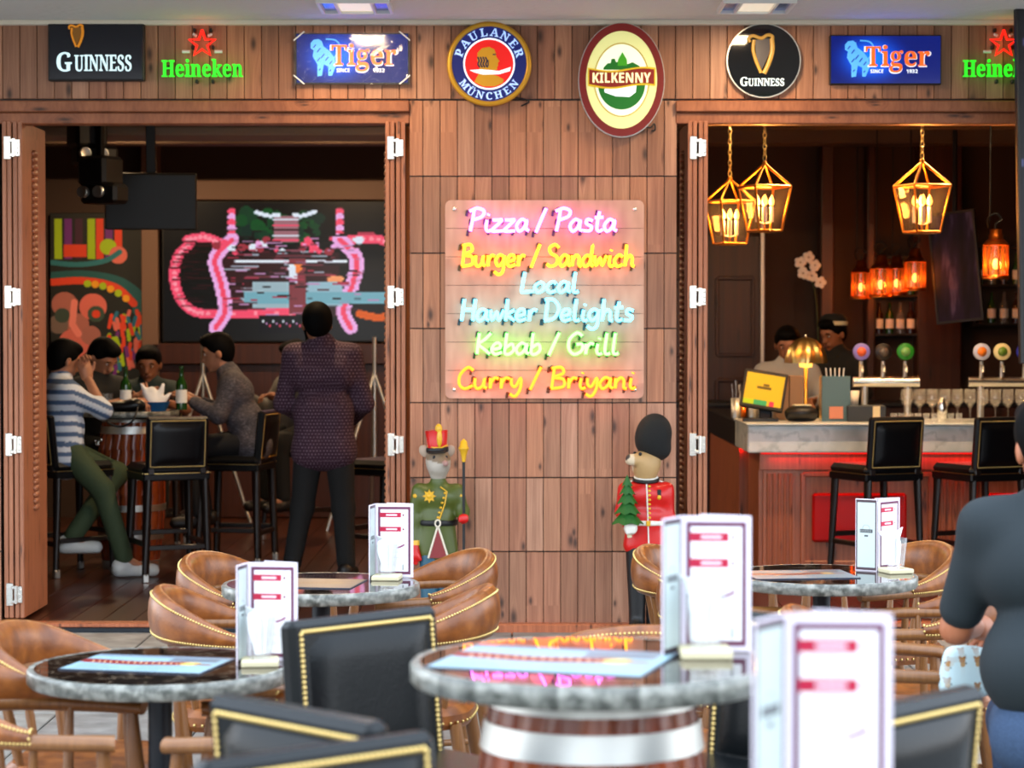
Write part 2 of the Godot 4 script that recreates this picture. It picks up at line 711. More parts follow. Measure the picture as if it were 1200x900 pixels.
	mat("napkin", Color(0.92, 0.92, 0.92), 0.9)

# ------------------------------------------------------------------ the building
func build_shell() -> void:
	# terrace paving: one tile each
	var fl := structure("floor")
	part(fl, "screed", boxm(Vector3(14, 0.1, 20)), mats.paving_1).position = Vector3(0, -0.072, 10)
	var tile := boxm(Vector3(0.592, 0.02, 0.592), 0.004)
	for i in 10:
		for k in 16:
			put(fl, "tile", tile, mats["paving_%d" % (rng.randi() % 3)], Vector3(-2.7 + 0.6 * i, -0.01, 0.30 + 0.6 * k))
	# front wall: backing, then every board of the cladding
	var w := structure("wall_front")
	for b in [[-0.515, 0.828, 0.0, 2.67], [-4.5, -2.575, 0.0, 2.67], [3.1, 4.5, 0.0, 2.67], [-4.5, 4.5, 2.67, 3.4]]:
		var g := Shape.new()
		g.box(Vector3((b[0] + b[1]) / 2, (b[2] + b[3]) / 2, -0.085), Vector3(b[1] - b[0], b[3] - b[2], 0.13))
		part(w, "backing", g, mats.dark_frame_wood)
	var sizes := {}
	var rows := [2.67, 2.288, 1.902, 1.524, 1.151, 0.773, 0.400, 0.022]
	for r in rows.size() - 1:
		var x := -0.515
		while x < 0.82:
			var x1 := minf(0.828, x + (0.068 if x < -0.51 else 0.0865))
			board(w, sizes, x, x1, rows[r + 1], rows[r])
			x = x1
		x = -2.834
		while x < -2.58:
			board(w, sizes, x, minf(x + 0.0865, -2.575), rows[r + 1], rows[r])
			x += 0.0865
	var tx := -2.90
	while tx < 2.9:
		board(w, sizes, tx, tx + 0.0865, 2.673, 3.05)
		tx += 0.0865
	var sk := Shape.new()
	sk.box(Vector3(0.157, 0.012, 0.03), Vector3(1.345, 0.06, 0.07), 0.006)
	part(structure("baseboard_front"), "skirting_board", sk, mats.cherry_wood)
	# terrace ceiling with its cream edge strip
	var c := structure("ceiling")
	var cg := Shape.new()
	cg.box(Vector3(0, 3.165, 1.8), Vector3(12, 0.2, 3.6))
	part(c, "soffit", cg, mats.ceiling_paint)
	var tr := structure("trim_1")
	var tg := Shape.new()
	tg.box(Vector3(0, 3.054, 0.02), Vector3(9, 0.024, 0.05), 0.004)
	part(tr, "edge_strip", tg, mats.cream_paint)
	for f in [[-0.745, "steel"], [1.16, "steel"]]:
		var t := thing("ceiling_light", "square recessed ceiling light above the %s" % ("blue sign with crumpled film" if f[0] < 0 else "round black sign"), "ceiling light", Vector3(f[0], 3.065, 0.58))
		var fr := Shape.new()
		for s in [-1.0, 1.0]:
			fr.box(Vector3(0.165 * s, -0.008, 0), Vector3(0.016, 0.03, 0.36), 0.002)
			fr.box(Vector3(0.085 * s, -0.008, 0), Vector3(0.014, 0.03, 0.34), 0.002)
			fr.box(Vector3(0, -0.008, 0.178 * s), Vector3(0.33, 0.03, 0.016), 0.002)
		part(t, "frame", fr, mats.white_plastic)
		for s in [-1.0, 1.0]:
			var bf := Shape.new()
			bf.box(Vector3(0.125 * s, -0.003, 0), Vector3(0.066, 0.006, 0.34))
			part(t, "baffle", bf, mat_once("blue_tinted_steel", Color(0.50, 0.58, 0.82), 0.25, 0.8), "bluish mirror baffle")
		var df := Shape.new()
		df.box(Vector3(0, -0.006, 0), Vector3(0.156, 0.01, 0.33), 0.002)
		part(t, "diffuser", df, glow_once("downlight_glow", Color(0.9, 0.9, 0.86), Color(1.0, 0.93, 0.80), 0.55))
		area(t, Vector3(0, -0.03, 0), Vector3(-PI / 2, 0, 0), 0.15, 0.32, Color(1.0, 0.86, 0.68), 1.6)
	# inside: floor boards, walls, ceiling with beams
	var fi := structure("floor_inside")
	part(fi, "subfloor", boxm(Vector3(9, 0.1, 6.4)), mats.dark_frame_wood).position = Vector3(0, FLOOR_IN - 0.071, -3.2)
	var plank := boxm(Vector3(0.157, 0.02, 6.2), 0.002)
	for i in 52:
		put(fi, "floor_board", plank, mats["dark_board_%d" % (rng.randi() % 3)], Vector3(-4.08 + 0.16 * i, FLOOR_IN - 0.01, -3.13))
	for s in [[-1.52, 2.11, 2], [1.97, 2.26, 3]]:
		var th := structure("trim_%d" % s[2])
		var g := Shape.new()
		g.box(Vector3(s[0], 0.034, 0.0), Vector3(s[1], 0.022, 0.10), 0.004)
		part(th, "threshold", g, mats.cherry_wood)
		var g2 := Shape.new()
		g2.box(Vector3(s[0], 0.012, 0.055), Vector3(s[1], 0.024, 0.03), 0.003)
		part(th, "kick_strip", g2, mats.blue_black_metal)
	for d in [["wall_left", Vector3(-4.55, 1.6, -3.1), Vector3(0.1, 3.4, 6.4)], ["wall_right", Vector3(4.55, 1.6, -3.1), Vector3(0.1, 3.4, 6.4)]]:
		var o := structure(d[0])
		var g := Shape.new()
		g.box(d[1], d[2])
		part(o, "plaster", g, mats.brown_plaster)
	var wb := structure("wall_back")
	var gb := Shape.new()
	gb.box(Vector3(0, 1.6, -6.3), Vector3(9.2, 3.4, 0.1))
	part(wb, "plaster", gb, mats.brown_plaster)
	var ci := structure("ceiling_inside")
	var gi := Shape.new()
	gi.box(Vector3(0, 3.15, -3.2), Vector3(9.2, 0.1, 6.3))
	part(ci, "plaster", gi, mats.grey_plaster)
	for z in [-1.3, -2.7, -4.1, -5.5]:
		var g := Shape.new()
		g.box(Vector3(0, 3.0, z), Vector3(9.0, 0.2, 0.24), 0.01)
		part(ci, "beam", g, mat_once("beam_brown", Color(0.36, 0.28, 0.22), 0.7))
	var gd := Shape.new()
	gd.box(Vector3(-2.2, 2.80, -3.4), Vector3(4.0, 0.06, 0.5), 0.01)
	part(ci, "added_pale_panel", gd, mats.grey_plaster)  # pale panel added to stand for a lit grey band of ceiling

func mat_once(called: String, c: Color, rough := 0.6, metal := 0.0) -> StandardMaterial3D:
	return mats[called] if mats.has(called) else mat(called, c, rough, metal)

func glow_once(called: String, c: Color, e: Color, energy: float) -> StandardMaterial3D:
	return mats[called] if mats.has(called) else glow(called, c, e, energy)

func board(w: Node3D, sizes: Dictionary, x0: float, x1: float, y0: float, y1: float) -> void:
	var s := Vector3(x1 - x0 - 0.0035, y1 - y0 - 0.006, 0.018)
	var key := "%.4f %.4f" % [s.x, s.y]
	if not sizes.has(key):
		sizes[key] = boxm(s, 0.002)
	put(w, "plank", sizes[key], mats["cladding_%d" % (rng.randi() % 6)], Vector3((x0 + x1) / 2, (y0 + y1) / 2, -0.009 + rng.randf_range(-0.0012, 0.0012)))

func build_doors() -> void:
	# head beams over both openings
	var n := 0
	for s in [[-1.545, 2.06], [1.95, 2.26]]:
		n += 1
		var d := structure("trim_%d" % (3 + n))
		for k in 2:
			var g := Shape.new()
			g.box(Vector3(s[0], 2.637 - 0.058 * k, -0.03 - 0.025 * k), Vector3(s[1], 0.056, 0.12), 0.005)
			part(d, "head_beam", g, mats.beam_wood)
	# folded leaves, edges towards the terrace
	var stacks := [[-2.560, -1.0], [-0.638, 1.0], [0.880, 1.0]]
	for i in 3:
		var d := structure("door_%d" % (i + 1))
		var x0: float = stacks[i][0]
		for k in 2:
			var g := Shape.new()
			var cx := x0 + 0.0255 + 0.054 * k
			for s in [-1.0, 1.0]:                              # rails and stiles: two skins with a groove in the edge
				g.box(Vector3(cx + 0.0125 * s, 1.315, -0.27), Vector3(0.021, 2.50, 0.56), 0.003)
			g.box(Vector3(cx, 1.315, -0.275), Vector3(0.012, 2.48, 0.54))
			var leaf := part(d, "leaf", g, mats.door_wood)
			if k == (1 if i == 0 else 0):
				var side := 1.0 if i == 0 else -1.0
				var r := Shape.new()                            # carved rope moulding down the face of the leaf
				for q in 56:
					r.ball(Vector3(cx + 0.026 * side, 2.42 - 0.033 * q, -0.26), Vector3(0.020, 0.020, 0.055), 8, 6)
				part(leaf, "rope_moulding", r, mats.door_wood)
		for y in [2.43, 1.683, 0.941, 0.185]:
			var h := Shape.new()
			var hx := x0 + 0.052
			h.box(Vector3(hx - 0.022, y, 0.016), Vector3(0.034, 0.115, 0.008), 0.002)
			h.box(Vector3(hx + 0.026, y, 0.016), Vector3(0.030, 0.085, 0.008), 0.002)
			h.box(Vector3(hx - 0.001, y + 0.036, 0.022), Vector3(0.024, 0.018, 0.014), 0.003)
			h.box(Vector3(hx - 0.001, y - 0.036, 0.022), Vector3(0.024, 0.018, 0.014), 0.003)
			h.xf = Transform3D(Basis(), Vector3(hx + 0.012, y - 0.045, 0.024))
			h.lathe([Vector2(0, 0), Vector2(0.009, 0), Vector2(0.009, 0), Vector2(0.009, 0.09), Vector2(0.009, 0.09), Vector2(0, 0.09)], 10)
			h.xf = Transform3D()
			for sy in [-0.035, 0.0, 0.035]:
				h.ball(Vector3(hx + 0.032, y + sy * 0.7, 0.021), Vector3(0.005, 0.005, 0.003), 6, 4)
			part(d, "hinge", h, mats.bright_steel, "steel hinge")

# ------------------------------------------------------------------ signs
func serif() -> SystemFont:
	var f := SystemFont.new()
	f.font_names = PackedStringArray(["Droid Serif"])
	f.font_weight = 700
	return f

func sans() -> SystemFont:
	var f := SystemFont.new()
	f.font_names = PackedStringArray(["Droid Sans"])
	f.font_weight = 700
	return f

func word(parent: Node, called: String, text: String, font: Font, height: float, width: float, at: Vector3, m: Material, depth := 0.006, label := "") -> MeshInstance3D:
	var t := letters(text, font, height, depth)
	var box := t.get_aabb()
	var o := part(parent, called, t, m, label)
	o.scale = Vector3(width / maxf(box.size.x, 0.001), height / maxf(box.size.y, 0.001), 1)
	var c := box.get_center()
	o.position = at - Vector3(c.x * o.scale.x, c.y * o.scale.y, 0)
	return o

func ellipse(rx: float, ry: float, n := 48, cx := 0.0, cy := 0.0) -> Array:
	var p := []
	for k in n:
		p.append(Vector2(cx + cos(TAU * k / n) * rx, cy + sin(TAU * k / n) * ry))
	return p

func ring(g: Shape, rx: float, ry: float, thick: float, z: float, n := 64) -> void:
	var pts := []
	for k in n + 1:
		pts.append(Vector3(cos(TAU * k / n) * rx, sin(TAU * k / n) * ry, z))
	g.tube(pts, thick, 8, false)

func band(g: Shape, rx0: float, ry0: float, rx1: float, ry1: float, z0: float, z1: float, n := 64) -> void:   # a flat elliptic ring with thickness
	g.smooth(false)
	for k in n:
		var a := TAU * k / n
		var b := TAU * (k + 1) / n
		var p := [Vector2(cos(a), sin(a)), Vector2(cos(b), sin(b))]
		var i0 := Vector3(p[0].x * rx0, p[0].y * ry0, z1)
		var i1 := Vector3(p[1].x * rx0, p[1].y * ry0, z1)
		var o0 := Vector3(p[0].x * rx1, p[0].y * ry1, z1)
		var o1 := Vector3(p[1].x * rx1, p[1].y * ry1, z1)
		var dz := Vector3(0, 0, z0 - z1)
		g.quad(i0, o0, o1, i1)
		g.quad(o0 + dz, o1 + dz, o1, o0)
		g.quad(i1 + dz, i0 + dz, i0, i1)

func harp(parent: Node, at: Vector3, h: float, gold: Material, dark: Material) -> void:
	# fore-pillar, curved neck and sound box around a field of strings
	var frame := Shape.new()
	var pillar := smooth_path([Vector3(-0.20, 0.36, 0), Vector3(-0.22, 0.12, 0), Vector3(-0.15, -0.16, 0), Vector3(-0.02, -0.46, 0)], 6)
	var rp := []
	for k in pillar.size():
		rp.append(Vector2(0.045, 0.02) * h)
	for k in pillar.size():
		pillar[k] *= h
	frame.sweep(pillar, rp, 8, Vector3.BACK)
	var neck := smooth_path([Vector3(-0.30, 0.30, 0), Vector3(-0.33, 0.40, 0), Vector3(-0.22, 0.46, 0), Vector3(-0.02, 0.40, 0), Vector3(0.14, 0.48, 0), Vector3(0.26, 0.44, 0), Vector3(0.24, 0.34, 0)], 6)
	var rn := []
	for k in neck.size():
		rn.append(Vector2(0.045, 0.02) * h)
		neck[k] *= h
	frame.sweep(neck, rn, 8, Vector3.BACK)
	var sound := smooth_path([Vector3(0.24, 0.40, 0), Vector3(0.26, 0.10, 0), Vector3(0.17, -0.22, 0), Vector3(0.05, -0.48, 0)], 6)
	var rs := []
	for k in sound.size():
		rs.append(Vector2(0.06, 0.022) * h)
		sound[k] *= h
	frame.sweep(sound, rs, 8, Vector3.BACK)
	part(parent, "harp_frame", frame, gold, "gold harp emblem").position = at
	var s := Shape.new()
	s.prism([Vector2(-0.18, 0.36) * h, Vector2(0.20, 0.40) * h, Vector2(0.20, 0.06) * h, Vector2(0.0, -0.38) * h, Vector2(-0.14, -0.10) * h], -0.004, 0.0)
	part(parent, "harp_strings", s, dark).position = at

func neon_logo(x: float, label: String) -> void:
	var t := thing("neon_sign", label, "neon sign", Vector3(x, 2.86, 0.0), 0.0, "green and red neon signs")
	var red := glow_once("neon_red", Color(0.9, 0.12, 0.06), Color(1.0, 0.09, 0.05), 1.6)
	var green := glow_once("neon_green", Color(0.2, 0.85, 0.2), Color(0.16, 0.95, 0.12), 0.95)
	var star := Shape.new()
	var pts := []
	for k in 11:
		var r := 0.070 if k % 2 == 0 else 0.0275
		pts.append(Vector3(sin(TAU * k / 10.0) * r, cos(TAU * k / 10.0) * r + 0.085, 0.045))
	star.tube(pts, 0.0065, 8)
	part(t, "star", star, red, "red neon star outline")
	word(t, "lettering", "Heineken", serif(), 0.088, 0.405, Vector3(0, -0.035, 0.045), green, 0.016, "green neon lettering")
	var clip := Shape.new()
	for c in [[-0.04, 0.155], [0.04, 0.155], [-0.05, 0.07], [0.05, 0.07], [-0.03, -0.10], [0.05, -0.10], [-0.17, -0.03], [0.18, -0.03]]:
		clip.box(Vector3(c[0], c[1], 0.018), Vector3(0.013, 0.02, 0.036), 0.003)
	part(t, "wall_clip", clip, mats.black_paint)
	for s in [-1.0, 1.0]:
		var e := Shape.new()
		e.tube([Vector3(0.062 * s, 0.047, 0.04), Vector3(0.10 * s, 0.047, 0.04)], 0.008, 8)
		e.tube([Vector3(0.03 * s, 0.125, 0.04), Vector3(0.045 * s, 0.135, 0.03)], 0.007, 8)
		part(t, "electrode", e, mats.white_plastic)
	omni(t, Vector3(0, 0.085, 0.11), Color(1.0, 0.25, 0.15), 0.004, 0.05)
	omni(t, Vector3(0, -0.03, 0.12), Color(0.3, 1.0, 0.3), 0.007, 0.1)

func tiger_sign(at: Vector3, w: float, h: float, label: String, film: bool) -> void:
	var t := thing("light_box_sign", label, "sign", at)
	var g := Shape.new()
	g.box(Vector3(0, 0, 0.02), Vector3(w, h, 0.04), 0.004)
	part(t, "case", g, mats.black_paint)
	var im := Image.create(256, 112, false, Image.FORMAT_RGB8)
	for y in 112:                                              # the print: royal blue, lighter round the animal
		for x in 256:
			var d := Vector2((x - 92) / 105.0, (y - 54) / 75.0).length()
			var k := clampf(1.0 - d, 0.0, 1.0)
			im.set_pixel(x, y, Color(0.0, 0.06, 0.36).lerp(Color(0.05, 0.42, 1.0), smoothstep(0.0, 1.0, k)))
	var bg := mat("blue_print_%s" % t.name, Color(0.3, 0.3, 0.3), 0.12)
	bg.albedo_texture = ImageTexture.create_from_image(im)
	bg.emission_enabled = true
	bg.emission_texture = bg.albedo_texture
	bg.emission = Color.BLACK
	bg.emission_energy_multiplier = 1.7
	var f := Shape.new()
	f.face(Vector3(0, 0, 0.0412), w - 0.012, h - 0.012)
	part(t, "printed_panel", f, bg)
	var pale := glow_once("tiger_pale_blue", Color(0.4, 0.75, 0.9), Color(0.22, 0.60, 0.95), 0.65)
	var deep := glow_once("tiger_stripe_blue", Color(0.05, 0.2, 0.6), Color(0.02, 0.15, 0.70), 0.55)
	var orange := glow_once("tiger_orange", Color(0.9, 0.45, 0.1), Color(1.0, 0.36, 0.05), 0.75)
	var white := glow_once("sign_white", Color(0.9, 0.9, 0.9), Color(0.9, 0.95, 1.0), 0.85)
	var a := Shape.new()                                       # the striding animal, head raised, tail over its back
	var s := w / 0.56
	var o := []
	for p in [[-0.205, 0.075], [-0.19, 0.092], [-0.165, 0.095], [-0.15, 0.085], [-0.142, 0.06], [-0.11, 0.035], [-0.085, 0.0], [-0.082, -0.04], [-0.10, -0.085], [-0.118, -0.085], [-0.118, -0.04], [-0.14, -0.03], [-0.15, -0.085], [-0.172, -0.088], [-0.172, -0.03], [-0.195, 0.01], [-0.19, 0.04], [-0.205, 0.05]]:
		o.append(Vector2(p[0], p[1]) * s)
	a.prism(o, 0.041, 0.044)
	var tail := []
	for p in smooth_path([Vector3(-0.09, 0.0, 0.043), Vector3(-0.06, 0.05, 0.043), Vector3(-0.08, 0.088, 0.043), Vector3(-0.13, 0.095, 0.043)], 5):
		tail.append(p * Vector3(s, s, 1))
	a.tube(tail, 0.004, 6)
	part(t, "tiger_figure", a, pale, "pale blue tiger figure")
	var st := Shape.new()
	for k in [[-0.185, 0.06, 0.02], [-0.165, 0.04, 0.026], [-0.145, 0.012, 0.026], [-0.125, -0.002, 0.024], [-0.165, -0.005, 0.022], [-0.105, -0.02, 0.02], [-0.16, -0.055, 0.014], [-0.108, -0.06, 0.012]]:
		st.box(Vector3(k[0] * s, k[1] * s, 0.0445), Vector3(k[2], 0.005, 0.002), 0.0, Basis(Vector3.BACK, 0.9))
	part(t, "stripes", st, deep)
	word(t, "lettering_outline", "Tiger", serif(), h * 0.58, w * 0.60, Vector3(w * 0.105, 0.001, 0.045), white, 0.004)
	word(t, "lettering", "Tiger", serif(), h * 0.55, w * 0.575, Vector3(w * 0.105, 0.003, 0.049), orange, 0.006, "orange lettering")
	word(t, "small_print", "SINCE", sans(), h * 0.075, w * 0.115, Vector3(-w * 0.08, -h * 0.235, 0.045), white, 0.003)
	word(t, "small_print", "1932", sans(), h * 0.075, w * 0.10, Vector3(w * 0.235, -h * 0.235, 0.045), white, 0.003)
	area(t, Vector3(0, 0, 0.06), Vector3(0, PI, 0), w * 0.9, h * 0.9, Color(0.2, 0.4, 1.0), 0.05)
	if film:
		var pl := mat_once("plastic_film", Color(0.9, 0.95, 1.0, 0.04), 0.10)
		pl.transparency = BaseMaterial3D.TRANSPARENCY_ALPHA
		pl.metallic_specular = 0.3
		var r := Shape.new()                                   # loose wrapping film, wrinkled at its corners
		var nn := FastNoiseLite.new()
		nn.seed = 4
		nn.frequency = 9.0
		r.smooth()
		for j in 12:
			for i in 28:
				var q := []
				for c in [[0, 0], [1, 0], [1, 1], [0, 1]]:
					var u: float = (i + c[0]) / 28.0 - 0.5
					var vv: float = (j + c[1]) / 12.0 - 0.5
					q.append(Vector3(u * w * 1.02, vv * h * 1.04, 0.062 + 0.012 * nn.get_noise_2d(u * w * 2.2 + vv * 0.3, vv * h * 3.0)))
				r.quad(q[0], q[1], q[2], q[3])
		part(t, "wrapping_film", r, pl, "crumpled clear film")
		var tape := Shape.new()
		for c in [[-1, -1], [1, -1], [-1, 1], [1, 1]]:
			tape.box(Vector3(c[0] * (w / 2 - 0.02), c[1] * (h / 2 - 0.018), 0.066), Vector3(0.07, 0.006, 0.002), 0.0, Basis(Vector3.BACK, -0.7 * c[0] * c[1] + PI))
		part(t, "film_fold", tape, mats.paper_white)

func arc_text(t: Node3D, text: String, radius: float, mid: float, span: float, height: float, z: float, m: Material, inward: bool, widths := {}) -> void:
	var f := serif()
	for k in text.length():
		var u := (float(k) / (text.length() - 1) - 0.5) * span
		var a := mid - u if not inward else mid + u
		var o := part(t, "letter", letters(text[k], f, height, 0.006), m)
		var box: AABB = o.mesh.get_aabb()
		var c := box.get_center()
		var turn := a - PI / 2 if not inward else a + PI / 2
		var b := Basis(Vector3.BACK, turn) * Basis.from_scale(Vector3(1.05, 1, 1))
		o.transform = Transform3D(b, Vector3(cos(a) * radius, sin(a) * radius, z) - b * Vector3(c.x, c.y, 0))

func build_signs() -> void:
	var lit_white := glow("lit_white_letters", Color(0.9, 0.95, 0.95), Color(0.82, 0.97, 1.0), 0.7)
	var gold := glow("lit_gold", Color(0.82, 0.55, 0.10), Color(0.9, 0.50, 0.06), 0.35)
	# dark rectangular harp sign
	var t := thing("rectangular_sign", "dark navy rectangular sign with gold harp and white lettering", "sign", Vector3(-2.077, 2.905, 0))
	var g := Shape.new()
	g.box(Vector3(0, 0, 0.022), Vector3(0.481, 0.288, 0.044), 0.005)
	part(t, "case", g, mats.black_paint)
	var fg := Shape.new()
	fg.box(Vector3(0, 0, 0.045), Vector3(0.463, 0.27, 0.004), 0.001)
	part(t, "face", fg, mat("navy_acrylic", Color(0.075, 0.085, 0.13), 0.16))
	harp(t, Vector3(-0.095, 0.078, 0.052), 0.115, gold, mat("harp_shade_brown", Color(0.62, 0.40, 0.07), 0.4))
	word(t, "initial", "G", serif(), 0.096, 0.075, Vector3(-0.158, -0.05, 0.05), lit_white, 0.008, "white initial letter")
	word(t, "lettering", "UINNESS", serif(), 0.082, 0.285, Vector3(0.035, -0.056, 0.05), lit_white, 0.008, "white lettering")
	# neon logos
	neon_logo(-1.547, "red neon star and green neon name beside the dark harp sign")
	neon_logo(2.455, "red neon star and green neon name beside the hanging screen")
	tiger_sign(Vector3(-0.798, 2.873, 0), 0.567, 0.253, "blue lit tiger sign under crumpled plastic film", true)
	tiger_sign(Vector3(1.867, 2.867, 0), 0.558, 0.247, "clean blue lit tiger sign beside the round black sign", false)
	# round sign with a profile head
	t = thing("round_sign", "round blue and red sign with gold rim and profile portrait", "sign", Vector3(-0.114, 2.845, 0))
	g = Shape.new()
	g.prism(ellipse(0.205, 0.205), 0.0, 0.045)
	part(t, "case", g, mats.black_paint)
	g = Shape.new()
	ring(g, 0.198, 0.198, 0.014, 0.045)
	part(t, "rim", g, mats.gold_paint, "gold rim")
	g = Shape.new()
	band(g, 0.128, 0.128, 0.19, 0.19, 0.04, 0.05)
	part(t, "blue_ring", g, glow("sign_blue", Color(0.02, 0.09, 0.40), Color(0.01, 0.08, 0.45), 0.30), "royal blue ring")
	g = Shape.new()
	band(g, 0.121, 0.121, 0.129, 0.129, 0.04, 0.052)
	part(t, "white_ring", g, glow_once("sign_white", Color(0.9, 0.9, 0.9), Color(0.9, 0.95, 1.0), 0.85))
	g = Shape.new()
	g.prism(ellipse(0.121, 0.121), 0.04, 0.048)
	part(t, "red_disc", g, glow("sign_red", Color(0.85, 0.08, 0.06), Color(0.95, 0.06, 0.04), 0.45))
	var letter_blue := glow("sign_pale_blue_letters", Color(0.75, 0.85, 1.0), Color(0.62, 0.78, 1.0), 0.75)
	arc_text(t, "PAULANER", 0.158, PI / 2, 2.45, 0.040, 0.054, letter_blue, false)
	arc_text(t, "MÜNCHEN", 0.160, -PI / 2, 1.75, 0.036, 0.054, letter_blue, true)
	var ochre := glow("sign_ochre", Color(0.75, 0.55, 0.08), Color(0.80, 0.55, 0.05), 0.35)
	g = Shape.new()                                            # head in profile, looking right, hood and shoulders below
	var prof := []
	for p in [[-0.060, 0.020], [-0.058, 0.055], [-0.035, 0.078], [0.0, 0.084], [0.026, 0.072], [0.034, 0.052], [0.036, 0.035], [0.052, 0.012], [0.043, 0.006], [0.046, -0.008], [0.040, -0.014], [0.040, -0.028], [0.016, -0.036], [0.008, -0.050], [0.045, -0.062], [0.072, -0.078], [0.068, -0.094], [0.03, -0.112], [-0.03, -0.112], [-0.074, -0.090], [-0.055, -0.055], [-0.048, -0.02]]:
		prof.append(Vector2(p[0], p[1]))
	g.prism(prof, 0.048, 0.053)
	part(t, "portrait", g, ochre, "ochre profile head")
	g = Shape.new()
	for k in 4:
		g.sweep(smooth_path([Vector3(-0.058 + 0.013 * k, 0.034, 0.053), Vector3(-0.050 + 0.013 * k, 0.016, 0.053), Vector3(-0.056 + 0.013 * k, -0.002, 0.053), Vector3(-0.046 + 0.013 * k, -0.018, 0.053)], 4), range(13).map(func(_k): return Vector2(0.004, 0.002)), 6, Vector3.BACK)
	g.box(Vector3(0.026, 0.046, 0.054), Vector3(0.016, 0.006, 0.002))
	g.box(Vector3(-0.005, 0.004, 0.054), Vector3(0.006, 0.03, 0.002))
	part(t, "hair_lines", g, mat("sign_dark_violet", Color(0.16, 0.12, 0.28), 0.5))
	g = Shape.new()
	g.prism([Vector2(-0.098, -0.032), Vector2(-0.04, -0.028), Vector2(0.05, -0.036), Vector2(0.108, -0.016), Vector2(0.104, -0.036), Vector2(0.05, -0.052), Vector2(-0.03, -0.054), Vector2(-0.07, -0.044)], 0.053, 0.055)
	part(t, "collar", g, glow_once("sign_white", Color(0.9, 0.9, 0.9), Color(0.9, 0.95, 1.0), 0.85))
	g = Shape.new()
	g.tube(smooth_path([Vector3(0.13, -0.165, 0.01), Vector3(0.17, -0.17, 0.012), Vector3(0.20, -0.185, 0.01), Vector3(0.16, -0.205, 0.006)], 5), 0.004, 6)
	part(t, "cable", g, mats.black_paint)
	# oval sign
	t = thing("oval_sign", "oval cream and green sign with maroon rim and red name banner", "sign", Vector3(0.547, 2.765, 0))
	g = Shape.new()
	g.prism(ellipse(0.216, 0.286), 0.0, 0.05)
	part(t, "case", g, mats.steel)
	g = Shape.new()
	band(g, 0.178, 0.243, 0.212, 0.282, 0.045, 0.056)
	part(t, "rim", g, glow("sign_maroon", Color(0.42, 0.05, 0.025), Color(0.5, 0.04, 0.01), 0.22), "maroon rim")
	g = Shape.new()
	g.prism(ellipse(0.18, 0.245), 0.045, 0.053)
	part(t, "cream_field", g, glow("sign_cream", Color(0.85, 0.86, 0.62), Color(0.95, 0.95, 0.58), 0.45))
	g = Shape.new()
	band(g, 0.135, 0.18, 0.139, 0.184, 0.052, 0.0545)
	part(t, "gold_line", g, mats.gold_paint)
	g = Shape.new()
	g.prism(ellipse(0.132, 0.177), 0.05, 0.0538)
	part(t, "white_field", g, glow("sign_bright_field", Color(0.9, 0.92, 0.85), Color(0.93, 0.97, 0.86), 0.62))
	var green := glow("sign_green", Color(0.05, 0.42, 0.10), Color(0.02, 0.42, 0.06), 0.35)
	var leaf := glow("sign_leaf_green", Color(0.25, 0.62, 0.10), Color(0.20, 0.62, 0.04), 0.40)
	g = Shape.new()
	g.prism([Vector2(-0.09, 0.062), Vector2(-0.07, 0.082), Vector2(-0.055, 0.083), Vector2(-0.05, 0.105), Vector2(-0.034, 0.105), Vector2(-0.028, 0.088), Vector2(0.0, 0.092), Vector2(0.03, 0.078), Vector2(0.055, 0.088), Vector2(0.09, 0.068), Vector2(0.09, 0.05), Vector2(-0.09, 0.05)], 0.0535, 0.0555)
	part(t, "hills", g, green)
	g = Shape.new()
	g.prism([Vector2(-0.020, 0.07), Vector2(-0.018, 0.10), Vector2(0.004, 0.138), Vector2(0.026, 0.10), Vector2(0.028, 0.07)], 0.0555, 0.058)
	part(t, "tree_emblem", g, leaf)
	g = Shape.new()
	var low := []
	for k in 25:
		var a := PI + PI * k / 24.0
		low.append(Vector2(cos(a) * 0.118, -0.02 + sin(a) * 0.128))
	g.prism(low, 0.0535, 0.056)
	part(t, "green_shield", g, green)
	g = Shape.new()
	g.prism([Vector2(-0.085, -0.035), Vector2(0.075, -0.018), Vector2(0.07, -0.062), Vector2(0.04, -0.085), Vector2(-0.03, -0.082), Vector2(-0.085, -0.062)], 0.056, 0.058)
	part(t, "white_swirl", g, glow_once("sign_white", Color(0.9, 0.9, 0.9), Color(0.9, 0.95, 1.0), 0.85))
	var wave := []
	for k in 13:
		var u := k / 12.0
		wave.append(Vector2(-0.168 + 0.336 * u, 0.055 + 0.010 * sin(u * TAU + 2.6)))
	var wave2 := []
	for k in 13:
		var u := 1.0 - k / 12.0
		wave2.append(Vector2(-0.168 + 0.336 * u, -0.036 + 0.010 * sin(u * TAU + 2.6)))
	g = Shape.new()
	g.prism(wave + wave2, 0.056, 0.060)
	part(t, "banner_edge", g, glow("sign_yellow", Color(0.8, 0.68, 0.1), Color(0.85, 0.70, 0.05), 0.45))
	g = Shape.new()
	var inner := []
	for p in wave:
		inner.append(Vector2(p.x * 0.965, p.y - 0.009))
	for p in wave2:
		inner.append(Vector2(p.x * 0.965, p.y + 0.009))
	g.prism(inner, 0.060, 0.0615)
	part(t, "banner", g, glow("sign_brick", Color(0.50, 0.10, 0.03), Color(0.55, 0.08, 0.015), 0.3))
	word(t, "lettering", "KILKENNY", sans(), 0.050, 0.29, Vector3(0.0, 0.010, 0.063), glow_once("sign_letter_cream", Color(0.95, 0.93, 0.75), Color(1.0, 0.96, 0.70), 0.75), 0.005, "cream lettering")
	word(t, "small_print", "IRISH BEER", sans(), 0.022, 0.12, Vector3(0.0, -0.055, 0.059), glow_once("sign_letter_cream", Color(0.95, 0.93, 0.75), Color(1.0, 0.96, 0.70), 0.75), 0.002)
	g = Shape.new()
